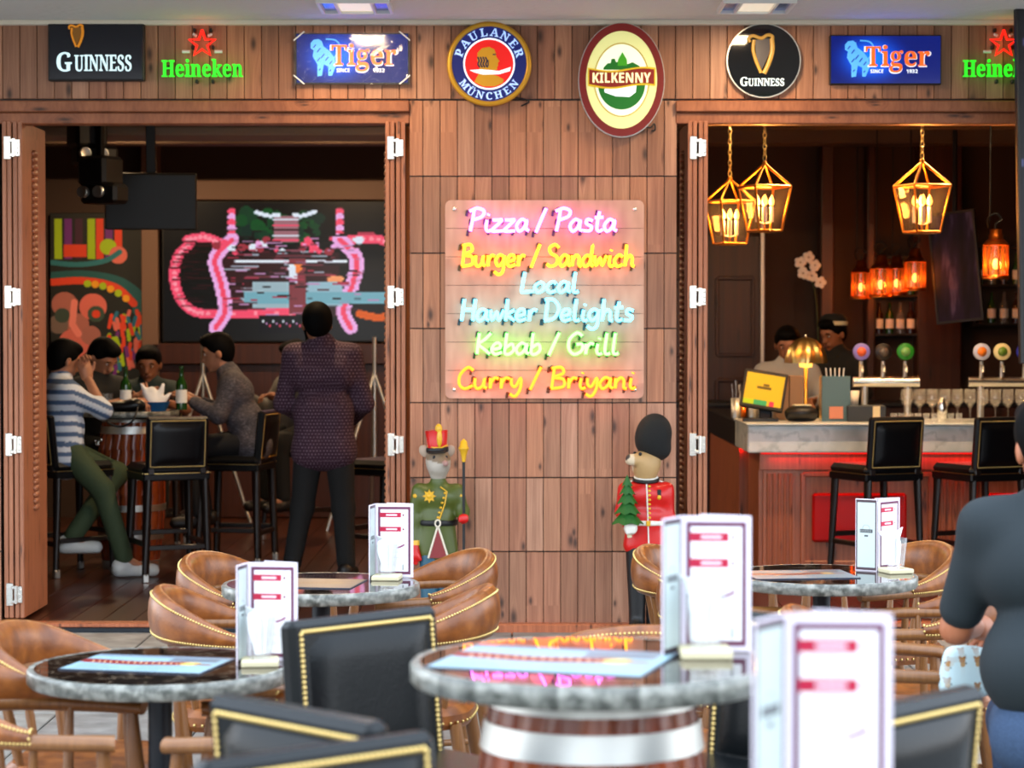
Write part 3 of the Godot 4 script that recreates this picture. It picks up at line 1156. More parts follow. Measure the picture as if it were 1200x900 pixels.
	g.tube(smooth_path([Vector3(0.12, -0.225, 0.02), Vector3(0.145, -0.235, 0.02), Vector3(0.165, -0.215, 0.015), Vector3(0.17, -0.245, 0.012), Vector3(0.15, -0.25, 0.01)], 5), 0.004, 6)
	part(t, "cable", g, mats.black_paint)
	# round black harp sign: glossy, mirrors the street
	t = thing("round_sign", "round glossy black sign with gold harp", "sign", Vector3(1.258, 2.863, 0))
	g = Shape.new()
	g.prism(ellipse(0.186, 0.186), 0.0, 0.035)
	part(t, "case", g, mats.steel)
	g = Shape.new()
	var gloss := mat("gloss_black", Color(0.012, 0.013, 0.014), 0.05)
	gloss.metallic_specular = 0.8
	g.prism(ellipse(0.180, 0.180), 0.03, 0.038)
	part(t, "face", g, gloss)
	harp(t, Vector3(-0.01, 0.03, 0.046), 0.20, mat("harp_gold_paint", Color(0.80, 0.62, 0.26), 0.35), mat("harp_strings_grey", Color(0.24, 0.22, 0.24), 0.4))
	word(t, "initial", "G", serif(), 0.045, 0.038, Vector3(-0.098, -0.105, 0.040), lit_white, 0.005)
	word(t, "lettering", "UINNESS", serif(), 0.038, 0.180, Vector3(0.012, -0.108, 0.040), lit_white, 0.005)
	# edge of a hanging screen at the end of the wall
	t = thing("hanging_screen", "large black flat screen hung at the end of the timber wall", "screen", Vector3(2.872, 2.22, 0.35), 0.12)
	t.rotation.z = 0.02
	g = Shape.new()
	g.box(Vector3(0, 0, 0), Vector3(0.86, 1.72, 0.045), 0.006)
	part(t, "case", g, mats.black_paint)
	var si := Image.create(64, 128, false, Image.FORMAT_RGB8)
	si.fill(Color(0.03, 0.03, 0.06))
	for k in 160:
		si.fill_rect(Rect2i(rng.randi() % 64, rng.randi() % 128, 2 + rng.randi() % 5, 1 + rng.randi() % 3), Color.from_hsv(rng.randf_range(0.6, 0.75), 0.4, rng.randf_range(0.1, 0.45)))
	var sm := picture("dim_screen_picture", si, 0.5)
	sm.emission_enabled = true
	sm.emission = Color.BLACK
	sm.emission_texture = sm.albedo_texture
	sm.emission_energy_multiplier = 0.5
	g = Shape.new()
	g.face(Vector3(0, 0, 0.0235), 0.83, 1.69)
	part(t, "picture", g, sm)
	g = Shape.new()
	g.box(Vector3(0, 0.86, -0.03), Vector3(0.05, 0.10, 0.05), 0.005)
	part(t, "ceiling_bracket", g, mats.black_metal)

const GLYPH := {
	"P": [0.60, [[0.1, 0], [0.16, 0.5], [0.2, 1]], [[0.02, 0.88], [0.3, 1.02], [0.56, 0.9], [0.5, 0.65], [0.17, 0.5]]],
	"i": [0.30, [[0.1, 0.5], [0.08, 0.15], [0.16, 0], [0.28, 0.06]], [[0.13, 0.70], [0.15, 0.77]]],
	"z": [0.46, [[0, 0.5], [0.2, 0.5], [0.36, 0.5], [0.2, 0.28], [0.0, 0.03], [0.2, 0.0], [0.42, 0.02]]],
	"a": [0.50, [[0.35, 0.44], [0.17, 0.52], [0.0, 0.25], [0.1, 0.0], [0.28, 0.15], [0.37, 0.48], [0.36, 0.12], [0.48, 0.02]]],
	"/": [0.46, [[0.02, -0.06], [0.18, 0.5], [0.34, 1.02]]],
	"s": [0.40, [[0.34, 0.46], [0.14, 0.52], [0.1, 0.34], [0.3, 0.2], [0.24, 0.02], [0.0, 0.03]]],
	"t": [0.38, [[0.16, 0.88], [0.1, 0.2], [0.18, 0], [0.33, 0.08]], [[0.0, 0.6], [0.32, 0.62]]],
	"B": [0.60, [[0.08, 0], [0.1, 0.5], [0.12, 1.0]], [[0.02, 0.95], [0.36, 1.0], [0.44, 0.72], [0.12, 0.53], [0.46, 0.44], [0.48, 0.1], [0.05, 0.0]]],
	"u": [0.50, [[0.02, 0.5], [0.03, 0.14], [0.15, 0.0], [0.3, 0.15], [0.35, 0.5], [0.34, 0.12], [0.46, 0.02]]],
	"r": [0.38, [[0.05, 0.5], [0.07, 0.0], [0.09, 0.28], [0.2, 0.5], [0.34, 0.46]]],
	"g": [0.48, [[0.35, 0.45], [0.16, 0.52], [0.01, 0.28], [0.12, 0.02], [0.3, 0.16], [0.37, 0.5], [0.34, -0.22], [0.16, -0.38], [-0.03, -0.24]]],
	"e": [0.44, [[0.03, 0.22], [0.3, 0.3], [0.28, 0.5], [0.12, 0.5], [0.0, 0.22], [0.14, 0.0], [0.39, 0.1]]],
	"S": [0.54, [[0.48, 0.85], [0.3, 1.0], [0.08, 0.85], [0.15, 0.6], [0.42, 0.42], [0.4, 0.1], [0.15, 0.0], [0.0, 0.12]]],
	"n": [0.48, [[0.03, 0.5], [0.05, 0.0], [0.07, 0.3], [0.2, 0.51], [0.32, 0.4], [0.34, 0.06], [0.45, 0.0]]],
	"d": [0.50, [[0.34, 0.42], [0.16, 0.5], [0.0, 0.25], [0.1, 0.0], [0.28, 0.12], [0.36, 0.5], [0.39, 1.0], [0.36, 0.5], [0.37, 0.1], [0.48, 0.0]]],
	"w": [0.56, [[0.0, 0.5], [0.08, 0.03], [0.25, 0.4], [0.34, 0.03], [0.51, 0.5]]],
	"c": [0.42, [[0.34, 0.42], [0.19, 0.52], [0.0, 0.28], [0.12, 0.0], [0.36, 0.09]]],
	"h": [0.48, [[0.06, 1.0], [0.05, 0.5], [0.04, 0.0], [0.08, 0.3], [0.22, 0.5], [0.33, 0.38], [0.34, 0.06], [0.45, 0.0]]],
	"L": [0.50, [[0.1, 1.0], [0.05, 0.4], [0.04, 0.03], [0.2, 0.02], [0.5, 0.05]]],
	"o": [0.46, [[0.2, 0.5], [0.02, 0.3], [0.12, 0.0], [0.34, 0.15], [0.32, 0.42], [0.18, 0.5]]],
	"l": [0.30, [[0.1, 1.0], [0.07, 0.4], [0.08, 0.08], [0.16, 0.0], [0.27, 0.06]]],
	"H": [0.60, [[0.08, 1.0], [0.06, 0.5], [0.04, 0.0]], [[0.5, 1.0], [0.48, 0.5], [0.46, 0.0]], [[0.06, 0.5], [0.48, 0.52]]],
	"k": [0.42, [[0.06, 1.0], [0.05, 0.5], [0.04, 0.0]], [[0.35, 0.5], [0.06, 0.26], [0.2, 0.16], [0.38, 0.0]]],
	"D": [0.66, [[0.08, 0.0], [0.1, 0.5], [0.12, 1.0]], [[0.0, 0.98], [0.36, 0.95], [0.56, 0.55], [0.4, 0.12], [0.03, 0.0]]],
	"K": [0.56, [[0.08, 1.0], [0.06, 0.5], [0.05, 0.0]], [[0.5, 1.0], [0.3, 0.7], [0.08, 0.48], [0.28, 0.25], [0.52, 0.0]]],
	"b": [0.45, [[0.07, 1.0], [0.05, 0.4], [0.05, 0.05], [0.2, 0.0], [0.36, 0.2], [0.28, 0.48], [0.07, 0.3]]],
	"G": [0.60, [[0.5, 0.85], [0.3, 1.0], [0.05, 0.7], [0.05, 0.25], [0.25, 0.0], [0.5, 0.15], [0.52, 0.45], [0.3, 0.46]]],
	"C": [0.56, [[0.5, 0.85], [0.3, 1.0], [0.05, 0.65], [0.05, 0.2], [0.25, 0.0], [0.52, 0.15]]],
	"y": [0.46, [[0.02, 0.5], [0.04, 0.2], [0.18, 0.1], [0.34, 0.5], [0.35, 0.0], [0.2, -0.36], [0.0, -0.25]]],
	" ": [0.22],
}

func build_neon_board() -> void:
	var t := thing("neon_menu_board", "square wooden board with coloured neon handwriting listing dishes", "neon sign", Vector3(0.163, 1.67, 0.004))
	var n := 7
	for k in n:                                              # the board is made of seven horizontal slats, rounded at the outer corners
		var h := 0.996 / n
		var y := 0.498 - h * (k + 0.5)
		var g := Shape.new()
		var hw := 0.498
		var b := h / 2 - 0.0012
		var r := 0.03
		var o := []
		for c in [[1, 1], [-1, 1], [-1, -1], [1, -1]]:
			if (k == 0 and c[1] > 0) or (k == n - 1 and c[1] < 0):
				var a0: float = {Vector2i(1, 1): 0.0, Vector2i(-1, 1): PI / 2, Vector2i(-1, -1): PI, Vector2i(1, -1): -PI / 2}[Vector2i(c[0], c[1])]
				for q in 6:
					var a := a0 + PI / 2 * q / 5.0
					o.append(Vector2(c[0] * (hw - r) + cos(a) * r, c[1] * (b - r) + sin(a) * r + y))
			else:
				o.append(Vector2(c[0] * hw, c[1] * b + y))
		g.prism(o, 0.004, 0.026)
		part(t, "slat", g, mats.sign_board_wood)
	var back := Shape.new()
	back.box(Vector3(0, 0, 0.006), Vector3(0.97, 0.97, 0.012))
	part(t, "backing", back, mats.dark_frame_wood)
	for c in [[-1, 1], [1, 1], [-1, -1], [1, -1]]:
		var s := Shape.new()
		s.ball(Vector3(c[0] * 0.452, c[1] * 0.452, 0.028), Vector3(0.011, 0.011, 0.008), 12, 6)
		part(t, "stud", s, mats.bright_steel, "steel stud")
	var rows := [
		["Pizza / Pasta", -0.385, 0.355, 2.010, 0.112, Color(1.0, 0.50, 1.0), Color(0.30, 0.16, 0.36), Color(1.0, 0.35, 0.55)],
		["Burger / Sandwich", -0.42, 0.445, 1.835, 0.108, Color(1.0, 0.56, 0.10), Color(0.36, 0.26, 0.08), Color(1.0, 0.42, 0.15)],
		["Local", -0.12, 0.165, 1.705, 0.100, Color(0.38, 0.80, 0.90), Color(0.08, 0.26, 0.32), Color(0.55, 0.85, 0.9)],
		["Hawker Delights", -0.42, 0.44, 1.563, 0.108, Color(0.38, 0.80, 0.90), Color(0.08, 0.26, 0.32), Color(0.55, 0.85, 0.9)],
		["Kebab / Grill", -0.345, 0.365, 1.396, 0.106, Color(0.45, 1.0, 0.40), Color(0.12, 0.28, 0.10), Color(0.45, 1.0, 0.35)],
		["Curry / Briyani", -0.435, 0.45, 1.224, 0.106, Color(1.0, 0.43, 0.06), Color(0.36, 0.20, 0.06), Color(1.0, 0.33, 0.10)],
	]
	for row in rows:
		var text: String = row[0]
		var total := 0.0
		for ch in text:
			total += GLYPH[ch][0]
		var sx: float = (row[2] - row[1]) / (total - 0.06)
		var sy: float = row[4]
		var x: float = row[1]
		var y0: float = row[3] - 1.67
		var tubes := glow_once("neon_%s" % row[5].to_html(false), row[5], row[5], 4.6)
		var sleeve := mat_once("neon_end_%s" % row[6].to_html(false), row[6], 0.4)
		for ch in text:
			if ch != " ":
				var g := Shape.new()
				var ends := []
				for k in range(1, GLYPH[ch].size()):
					var pts := []
					for p in GLYPH[ch][k]:
						pts.append(Vector3(x + (p[0] + 0.06 * p[1]) * sx, y0 + p[1] * sy, 0.066))
					var path := smooth_path(pts, 5) if pts.size() > 2 else pts
					g.tube(path, 0.0082, 7)
					if GLYPH[ch][k].size() > 2:              # painted-out ends that turn back to the board
						for end in [pts[0], pts[pts.size() - 1]]:
							var d: Vector3 = end - Vector3(0, 0, 0.034)
							var e := Shape.new()
							ends.append(e)
							e.tube([end + Vector3(0, 0, -0.004), d + Vector3(-0.012, 0.004, 0)], 0.006, 7)
							e.tube([d + Vector3(-0.012, 0.004, 0), d + Vector3(-0.016, -0.022, -0.002)], 0.0065, 7)
				var l := part(t, "letter", g, tubes)
				for e in ends:
					part(l, "tube_end", e, sleeve)
			x += GLYPH[ch][0] * sx
		for q in 3:
			omni(t, Vector3(lerpf(row[1], row[2], (q + 0.5) / 3.0), y0 + sy * 0.35, 0.12), row[7], 0.006 * (row[2] - row[1]) / 0.85, 0.06)

# ------------------------------------------------------------------ furniture
# captain's chair: faces +z, origin on the floor below the middle of the seat
func make_armchair(label: String) -> Node3D:
	var t := thing("captains_chair", label, "chair", Vector3.ZERO, 0.0, "tan leather captain's chairs on the terrace")
	var seat := Shape.new()
	var n := 28
	for layer in [[0.415, 0.96, 0.43, 1.0], [0.43, 1.0, 0.455, 1.0], [0.455, 1.0, 0.475, 0.90], [0.475, 0.90, 0.484, 0.55], [0.484, 0.55, 0.486, 0.0], [0.415, 0.0, 0.415, 0.96]]:
		seat.smooth()
		for k in n:
			var q := []
			for c in [[0, 0], [1, 0], [1, 1], [0, 1]]:
				var a: float = TAU * (k + c[0]) / n
				var r: float = layer[1] if c[1] == 0 else layer[3]
				var y: float = layer[0] if c[1] == 0 else layer[2]
				var u := Vector2(cos(a), sin(a))
				var w := 0.245 * pow(pow(absf(u.x), 3.2) + pow(absf(u.y), 3.2), -1.0 / 3.2)
				q.append(Vector3(u.x * w * r, y, -u.y * w * r * 0.92 + 0.01))
			seat.quad(q[0], q[1], q[2], q[3])
	part(t, "seat", seat, mats.tan_leather)
	var sn := Shape.new()
	for k in 60:
		var a := TAU * k / 60.0
		var w := 0.247 * pow(pow(absf(cos(a)), 3.2) + pow(absf(sin(a)), 3.2), -1.0 / 3.2)
		sn.ball(Vector3(cos(a) * w, 0.435, -sin(a) * w * 0.92 + 0.01), Vector3.ONE * 0.005, 5, 3)
	stuff(part(t, "seat_nails", sn, mats.brass))
	# bow: arms and back rail in one bent piece
	var path := []
	for p in smooth_path([Vector3(-0.255, 0.650, 0.215), Vector3(-0.275, 0.655, 0.07), Vector3(-0.265, 0.660, -0.08), Vector3(-0.185, 0.668, -0.205), Vector3(0.0, 0.672, -0.255), Vector3(0.185, 0.668, -0.205), Vector3(0.265, 0.660, -0.08), Vector3(0.275, 0.655, 0.07), Vector3(0.255, 0.650, 0.215)], 6):
		path.append(p)
	var rr := []
	for k in path.size():
		var u := absf(float(k) / (path.size() - 1) * 2.0 - 1.0)
		rr.append(Vector2(0.026 + 0.010 * smoothstep(0.7, 1.0, u), 0.017))
	var bow := Shape.new()
	bow.sweep(path, rr, 10, Vector3.UP)
	part(t, "arm_bow", bow, mats.chair_oak)
	# padded back: swells in the middle, tapers into the arms
	var pad := Shape.new()
	var pp := []
	var pr := []
	var i0 := 8
	var i1 := path.size() - 9
	for k in range(i0, i1 + 1):
		var u := float(k - i0) / (i1 - i0) * 2.0 - 1.0
		var h := lerpf(0.016, 0.074, pow(maxf(cos(u * PI / 2), 0.0), 1.25))
		pp.append(path[k] + Vector3(0, h * 0.72, 0) + Vector3(path[k].x, 0, path[k].z) * 0.03)
		pr.append(Vector2(lerpf(0.022, 0.036, cos(u * PI / 2)), h))
	pad.sweep(pp, pr, 16, Vector3.UP)
	part(t, "back_pad", pad, mats.tan_leather)
	var nails := Shape.new()
	for k in pp.size() - 1:
		for s in 3:
			var c: Vector3 = pp[k].lerp(pp[k + 1], s / 3.0)
			var h: float = lerpf(pr[k].y, pr[k + 1].y, s / 3.0)
			var w: float = lerpf(pr[k].x, pr[k + 1].x, s / 3.0)
			var out := Vector3(c.x, 0, c.z).normalized()
			nails.ball(c + out * w * 0.72 - Vector3(0, h * 0.70, 0), Vector3.ONE * 0.0045, 5, 3)
			nails.ball(c + out * w * 0.70 + Vector3(0, h * 0.74, 0), Vector3.ONE * 0.0045, 5, 3)
	for e in [0, pp.size() - 1]:
		for q in 6:
			var a := TAU * q / 6.0
			nails.ball(pp[e] + Vector3(0, sin(a) * 0.017, 0) + Vector3(pp[e].x, 0, 0).normalized() * cos(a) * 0.021, Vector3.ONE * 0.0045, 5, 3)
	stuff(part(t, "nail_trim", nails, mats.brass))
	# legs: front ones run up to the arms, back ones end under the seat
	for s in [-1.0, 1.0]:
		var l := Shape.new()
		var pts := []
		var lr := []
		for q in [[0.0, 0.018, 0.262, 0.235], [0.25, 0.024, 0.248, 0.222], [0.44, 0.024, 0.240, 0.205], [0.58, 0.019, 0.245, 0.19], [0.64, 0.015, 0.25, 0.185]]:
			pts.append(Vector3(q[2] * s, q[0], q[3]))
			lr.append(Vector2(q[1], q[1]))
		l.sweep(pts, lr, 10)
		part(t, "leg", l, mats.chair_oak)
		var b := Shape.new()
		b.sweep([Vector3(0.225 * s, 0, -0.255), Vector3(0.205 * s, 0.22, -0.215), Vector3(0.19 * s, 0.43, -0.175)], [Vector2(0.017, 0.017), Vector2(0.023, 0.023), Vector2(0.021, 0.021)], 10)
		part(t, "leg", b, mats.chair_oak)
		for sp in [[0.255, 0.02, 0.262], [0.20, -0.15, 0.215], [0.085, -0.20, 0.095]]:
			var d := Shape.new()
			d.sweep([Vector3(sp[0] * s * 0.88, 0.44, sp[1] * 0.88), Vector3(sp[0] * s * 0.96, 0.55, sp[1]), Vector3(sp[2] * s, 0.655, sp[1] * 1.12)], [Vector2(0.010, 0.010), Vector2(0.014, 0.014), Vector2(0.009, 0.009)], 8)
			part(t, "spindle", d, mats.chair_oak)
		var st := Shape.new()
		st.taper(Vector3(0.253 * s, 0.20, 0.225), Vector3(0.207 * s, 0.20, -0.22), 0.011, 0.011, 8)
		part(t, "stretcher", st, mats.chair_oak)
	var cs := Shape.new()
	cs.taper(Vector3(-0.23, 0.20, 0.0), Vector3(0.23, 0.20, 0.0), 0.011, 0.011, 8)
	part(t, "stretcher", cs, mats.chair_oak)
	t.scale = Vector3(0.88, 1.0, 0.88)
	return t

# leather bar stool: faces +z
func make_stool(label: String, group: String, leather: String) -> Node3D:
	var t := thing("bar_stool", label, "bar stool", Vector3.ZERO, 0.0, group)
	var seat := Shape.new()
	seat.box(Vector3(0, 0.615, 0.0), Vector3(0.40, 0.05, 0.40), 0.008)
	seat.box(Vector3(0, 0.655, 0.0), Vector3(0.405, 0.06, 0.405), 0.025)
	part(t, "seat", seat, mats[leather])
	# padded back: slab with raised cushion on both faces, edge higher in the middle
	var back := Shape.new()
	var tilt := Basis(Vector3.RIGHT, -0.10)
	var place := Transform3D(tilt, Vector3(0, 0.655, -0.185))
	back.xf = place
	back.box(Vector3(0, 0.155, 0), Vector3(0.37, 0.315, 0.046), 0.012)
	var bk := part(t, "backrest", back, mats[leather])
	for f in [1.0, -1.0]:
		var cu := Shape.new()
		cu.xf = place
		cu.smooth()
		var m := 10
		for j in m:
			for i in m:
				var q := []
				for c in [[0, 0], [1, 0], [1, 1], [0, 1]]:
					var u: float = (i + c[0]) / float(m) * 2.0 - 1.0
					var w: float = (j + c[1]) / float(m) * 2.0 - 1.0
					var lift := pow(maxf(1.0 - pow(absf(u), 6.0), 0.0), 0.5) * pow(maxf(1.0 - pow(absf(w), 6.0), 0.0), 0.5)
					q.append(Vector3(u * 0.148, 0.155 + w * 0.125, f * (0.0225 + 0.016 * lift * (1.0 - 0.35 * (1.0 - u * u) * f))))
				if f > 0:
					cu.quad(q[0], q[1], q[2], q[3])
				else:
					cu.quad(q[3], q[2], q[1], q[0])
		part(bk, "cushion", cu, mats[leather])
		var na := Shape.new()
		na.xf = place
		for k in 36:
			var u := (k + 0.5) / 36.0 * 2.0 - 1.0
			for w in [-1.0, 1.0]:
				na.ball(Vector3(u * 0.163, 0.155 + w * 0.135, f * 0.0235), Vector3(0.0055, 0.0055, 0.004), 6, 3)
		for k in 27:
			var w := (k + 0.5) / 27.0 * 2.0 - 1.0
			for u in [-1.0, 1.0]:
				na.ball(Vector3(u * 0.163, 0.155 + w * 0.135, f * 0.0235), Vector3(0.0055, 0.0055, 0.004), 6, 3)
		stuff(part(bk, "nail_trim", na, mats.brass))
	for s in [-1.0, 1.0]:
		for z in [-1.0, 1.0]:
			var l := Shape.new()
			l.sweep([Vector3(0.19 * s, 0.04, 0.195 * z), Vector3(0.17 * s, 0.60, 0.175 * z)], [Vector2(0.022, 0.022), Vector2(0.028, 0.028)], 4)
			var leg := part(t, "leg", l, mats.dark_frame_wood)
			var ft := Shape.new()
			ft.box(Vector3(0.191 * s, 0.025, 0.196 * z), Vector3(0.036, 0.05, 0.036), 0.004)
			part(leg, "ferrule", ft, mats.steel, "steel foot cap")
		var u := Shape.new()
		u.box(Vector3(0.155 * s, 0.67, -0.19), Vector3(0.04, 0.09, 0.035), 0.006)
		part(t, "back_post", u, mats.dark_frame_wood)
		var r := Shape.new()
		r.box(Vector3(0.183 * s, 0.22, 0), Vector3(0.022, 0.03, 0.34), 0.004)
		part(t, "stretcher", r, mats.dark_frame_wood)
	for z in [-1.0, 1.0]:
		var r := Shape.new()
		r.box(Vector3(0, 0.26 if z > 0 else 0.20, 0.186 * z), Vector3(0.34, 0.03, 0.022), 0.004)
		part(t, "footrest" if z > 0 else "stretcher", r, mats.dark_frame_wood)
	var pi := Shape.new()
	pi.box(Vector3(0, 0.634, 0.203), Vector3(0.39, 0.004, 0.003))
	pi.box(Vector3(0, 0.634, -0.203), Vector3(0.39, 0.004, 0.003))
	pi.box(Vector3(0.203, 0.634, 0), Vector3(0.003, 0.004, 0.39))
	pi.box(Vector3(-0.203, 0.634, 0), Vector3(0.003, 0.004, 0.39))
	part(t, "piping", pi, mats.brass)
	return t

func stone_top(t: Node3D, y: float) -> void:
	var g := Shape.new()
	g.lathe([Vector2(0.0, y - 0.004), Vector2(0.284, y - 0.004), Vector2(0.284, y - 0.004), Vector2(0.284, y), Vector2(0.284, y), Vector2(0.0, y)], 56)
	part(t, "table_top", g, mats.dark_polished_stone, "dark polished stone top")
	g = Shape.new()
	g.lathe([Vector2(0.0, y - 0.036), Vector2(0.294, y - 0.036), Vector2(0.294, y - 0.036), Vector2(0.30, y - 0.030), Vector2(0.30, y - 0.005), Vector2(0.296, y), Vector2(0.296, y), Vector2(0.2842, y), Vector2(0.2842, y), Vector2(0.2842, y - 0.004)], 56)
	part(t, "edge_band", g, mats.grey_stone, "grey speckled stone edge")

func make_round_table(label: String, at: Vector3) -> Node3D:
	var t := thing("round_table", label, "table", at, 0.0, "round stone-topped pedestal tables")
	stone_top(t, 0.75)
	var g := Shape.new()
	g.lathe([Vector2(0, 0.0), Vector2(0.15, 0.0), Vector2(0.15, 0.0), Vector2(0.15, 0.012), Vector2(0.13, 0.022), Vector2(0.05, 0.035), Vector2(0.04, 0.05), Vector2(0, 0.05)], 32)
	part(t, "base", g, mats.blue_black_metal)
	g = Shape.new()
	g.lathe([Vector2(0.028, 0.04), Vector2(0.028, 0.70), Vector2(0.028, 0.70), Vector2(0.12, 0.706), Vector2(0.12, 0.714), Vector2(0.0, 0.714)], 20)
	part(t, "pedestal", g, mats.blue_black_metal)
	return t

func barrel_radius(v: float) -> float:
	return 0.168 + 0.047 * sin(PI * v)

func make_barrel_table(label: String, at: Vector3) -> Node3D:
	var t := thing("barrel_table", label, "table", at, 0.0, "barrel tables")
	stone_top(t, 0.975)
	var n := 20
	var h := 0.925
	var g := Shape.new()
	var rings := 10
	var half := PI / n - 0.003
	for k in rings:                                            # one stave; the other nineteen share its mesh
		var v0 := float(k) / rings
		var v1 := float(k + 1) / rings
		g.smooth()
		for q in 2:
			var a0 := -half + half * q
			var a1 := -half + half * (q + 1)
			var r0 := barrel_radius(v0)
			var r1 := barrel_radius(v1)
			g.quad(Vector3(sin(a0) * r0, v0 * h, cos(a0) * r0), Vector3(sin(a1) * r0, v0 * h, cos(a1) * r0), Vector3(sin(a1) * r1, v1 * h, cos(a1) * r1), Vector3(sin(a0) * r1, v1 * h, cos(a0) * r1))
		for s in [-1.0, 1.0]:
			var r0 := barrel_radius(v0)
			var r1 := barrel_radius(v1)
			var a: float = half * s
			var p0 := Vector3(sin(a) * r0, v0 * h, cos(a) * r0)
			var p1 := Vector3(sin(a) * r1, v1 * h, cos(a) * r1)
			var q0 := Vector3(sin(a) * (r0 - 0.018), v0 * h, cos(a) * (r0 - 0.018))
			var q1 := Vector3(sin(a) * (r1 - 0.018), v1 * h, cos(a) * (r1 - 0.018))
			if s > 0:
				g.quad(p0, q0, q1, p1)
			else:
				g.quad(q0, p0, p1, q1)
	var stave := g.done()
	for k in n:
		put(t, "stave", stave, mats["stave_%d" % ((k * 7) % 3)], Vector3.ZERO, Basis(Vector3.UP, TAU * k / n))
	g = Shape.new()
	var core := []
	for k in 9:
		core.append(Vector2(barrel_radius(k / 8.0) - 0.014, h * k / 8.0))
	g.lathe([Vector2(0, 0)] + core + [Vector2(0, h)], 24)
	part(t, "core", g, mats.dark_frame_wood)
	for b in [[0.0, 0.055], [0.20, 0.045], [0.39, 0.04], [0.60, 0.04], [0.903, 0.045], [0.980, 0.018]]:
		var y0: float = b[0] * h
		var y1: float = minf(y0 + b[1], h)
		var r0 := barrel_radius(y0 / h) + 0.003
		var r1 := barrel_radius(y1 / h) + 0.003
		var o := Shape.new()
		o.lathe([Vector2(r0 - 0.003, y0), Vector2(r0, y0), Vector2(r0, y0), Vector2(r1, y1), Vector2(r1, y1), Vector2(r1 - 0.003, y1)], 40)
		part(t, "hoop", o, mats.steel, "steel hoop")
	g = Shape.new()
	g.lathe([Vector2(0, h), Vector2(0.16, h), Vector2(0.16, h), Vector2(0.16, 0.939), Vector2(0, 0.939)], 24)
	part(t, "head_plate", g, mats.black_metal)
	for a in [-0.95, 0.80, 2.5]:                               # bag hooks near the top
		var v := 0.86
		var p := Vector3(sin(a), 0, cos(a)) * (barrel_radius(v) + 0.002) + Vector3(0, v * h, 0)
		var out := Vector3(sin(a), 0, cos(a))
		var o := Shape.new()
		o.ball(p + out * 0.003, Vector3(0.012, 0.016, 0.012), 8, 6)
		o.tube(smooth_path([p + out * 0.004, p + out * 0.022 + Vector3(0, -0.008, 0), p + out * 0.026 + Vector3(0, -0.030, 0), p + out * 0.040 + Vector3(0, -0.028, 0), p + out * 0.044 + Vector3(0, -0.006, 0)], 4), 0.0045, 6)
		o.ball(p + out * 0.044 + Vector3(0, -0.004, 0), Vector3.ONE * 0.008, 8, 6)
		part(t, "bag_hook", o, mats.bright_steel, "steel bag hook")
	return t

# ------------------------------------------------------------------ things on the tables
func menu_page(sd: int) -> Image:
	var im := Image.create(256, 448, false, Image.FORMAT_RGB8)
	im.fill(Color(0.90, 0.87, 0.92))
	im.fill_rect(Rect2i(14, 14, 228, 420), Color(0.40, 0.18, 0.30))
	im.fill_rect(Rect2i(30, 30, 196, 386), Color(0.95, 0.95, 0.96))
	var r := RandomNumberGenerator.new()
	r.seed = sd
	for b in [50, 138]:
		im.fill_rect(Rect2i(26, b, 150, 30), Color(0.70, 0.04, 0.22))
		im.fill_rect(Rect2i(70, b + 10, 78, 10), Color(0.95, 0.85, 0.90))
		disc(im, 192, b + 15, 7, Color(0.45, 0.12, 0.22))
		for k in 5:
			im.fill_rect(Rect2i(60 + r.randi() % 8, b + 40 + k * 8, 40 + r.randi() % 50, 2), Color(0.55, 0.55, 0.58))
			im.fill_rect(Rect2i(186, b + 40 + k * 8, 12, 2), Color(0.55, 0.5, 0.55))
	for k in 14:
		im.fill_rect(Rect2i(60 + r.randi() % 10, 230 + k * 11, 40 + r.randi() % 60, 2), Color(0.70, 0.70, 0.72))
		im.fill_rect(Rect2i(186, 230 + k * 11, 10, 2), Color(0.62, 0.60, 0.63))
	stroke(im, [Vector2(150, 268), Vector2(172, 262), Vector2(196, 250)], 5, Color(0.55, 0.25, 0.40))
	im.fill_rect(Rect2i(184, 372, 10, 36), Color(0.60, 0.62, 0.62))
	return im

func menu_cover() -> Image:
	var im := Image.create(128, 320, false, Image.FORMAT_RGB8)
	im.fill(Color(0.26, 0.19, 0.22))
	im.fill_rect(Rect2i(8, 12, 112, 296), Color(0.74, 0.79, 0.78))
	for p in ellipse(22, 14, 20, 64, 128):
		disc(im, p.x, p.y, 1.6, Color(0.30, 0.32, 0.32))
	im.fill_rect(Rect2i(24, 134, 80, 16), Color(0.25, 0.26, 0.27))
	for k in 9:
		im.fill_rect(Rect2i(28 + k * 8, 137, 2, 10), Color(0.70, 0.74, 0.74))
	im.fill_rect(Rect2i(52, 160, 24, 8), Color(0.30, 0.31, 0.32))
	return im

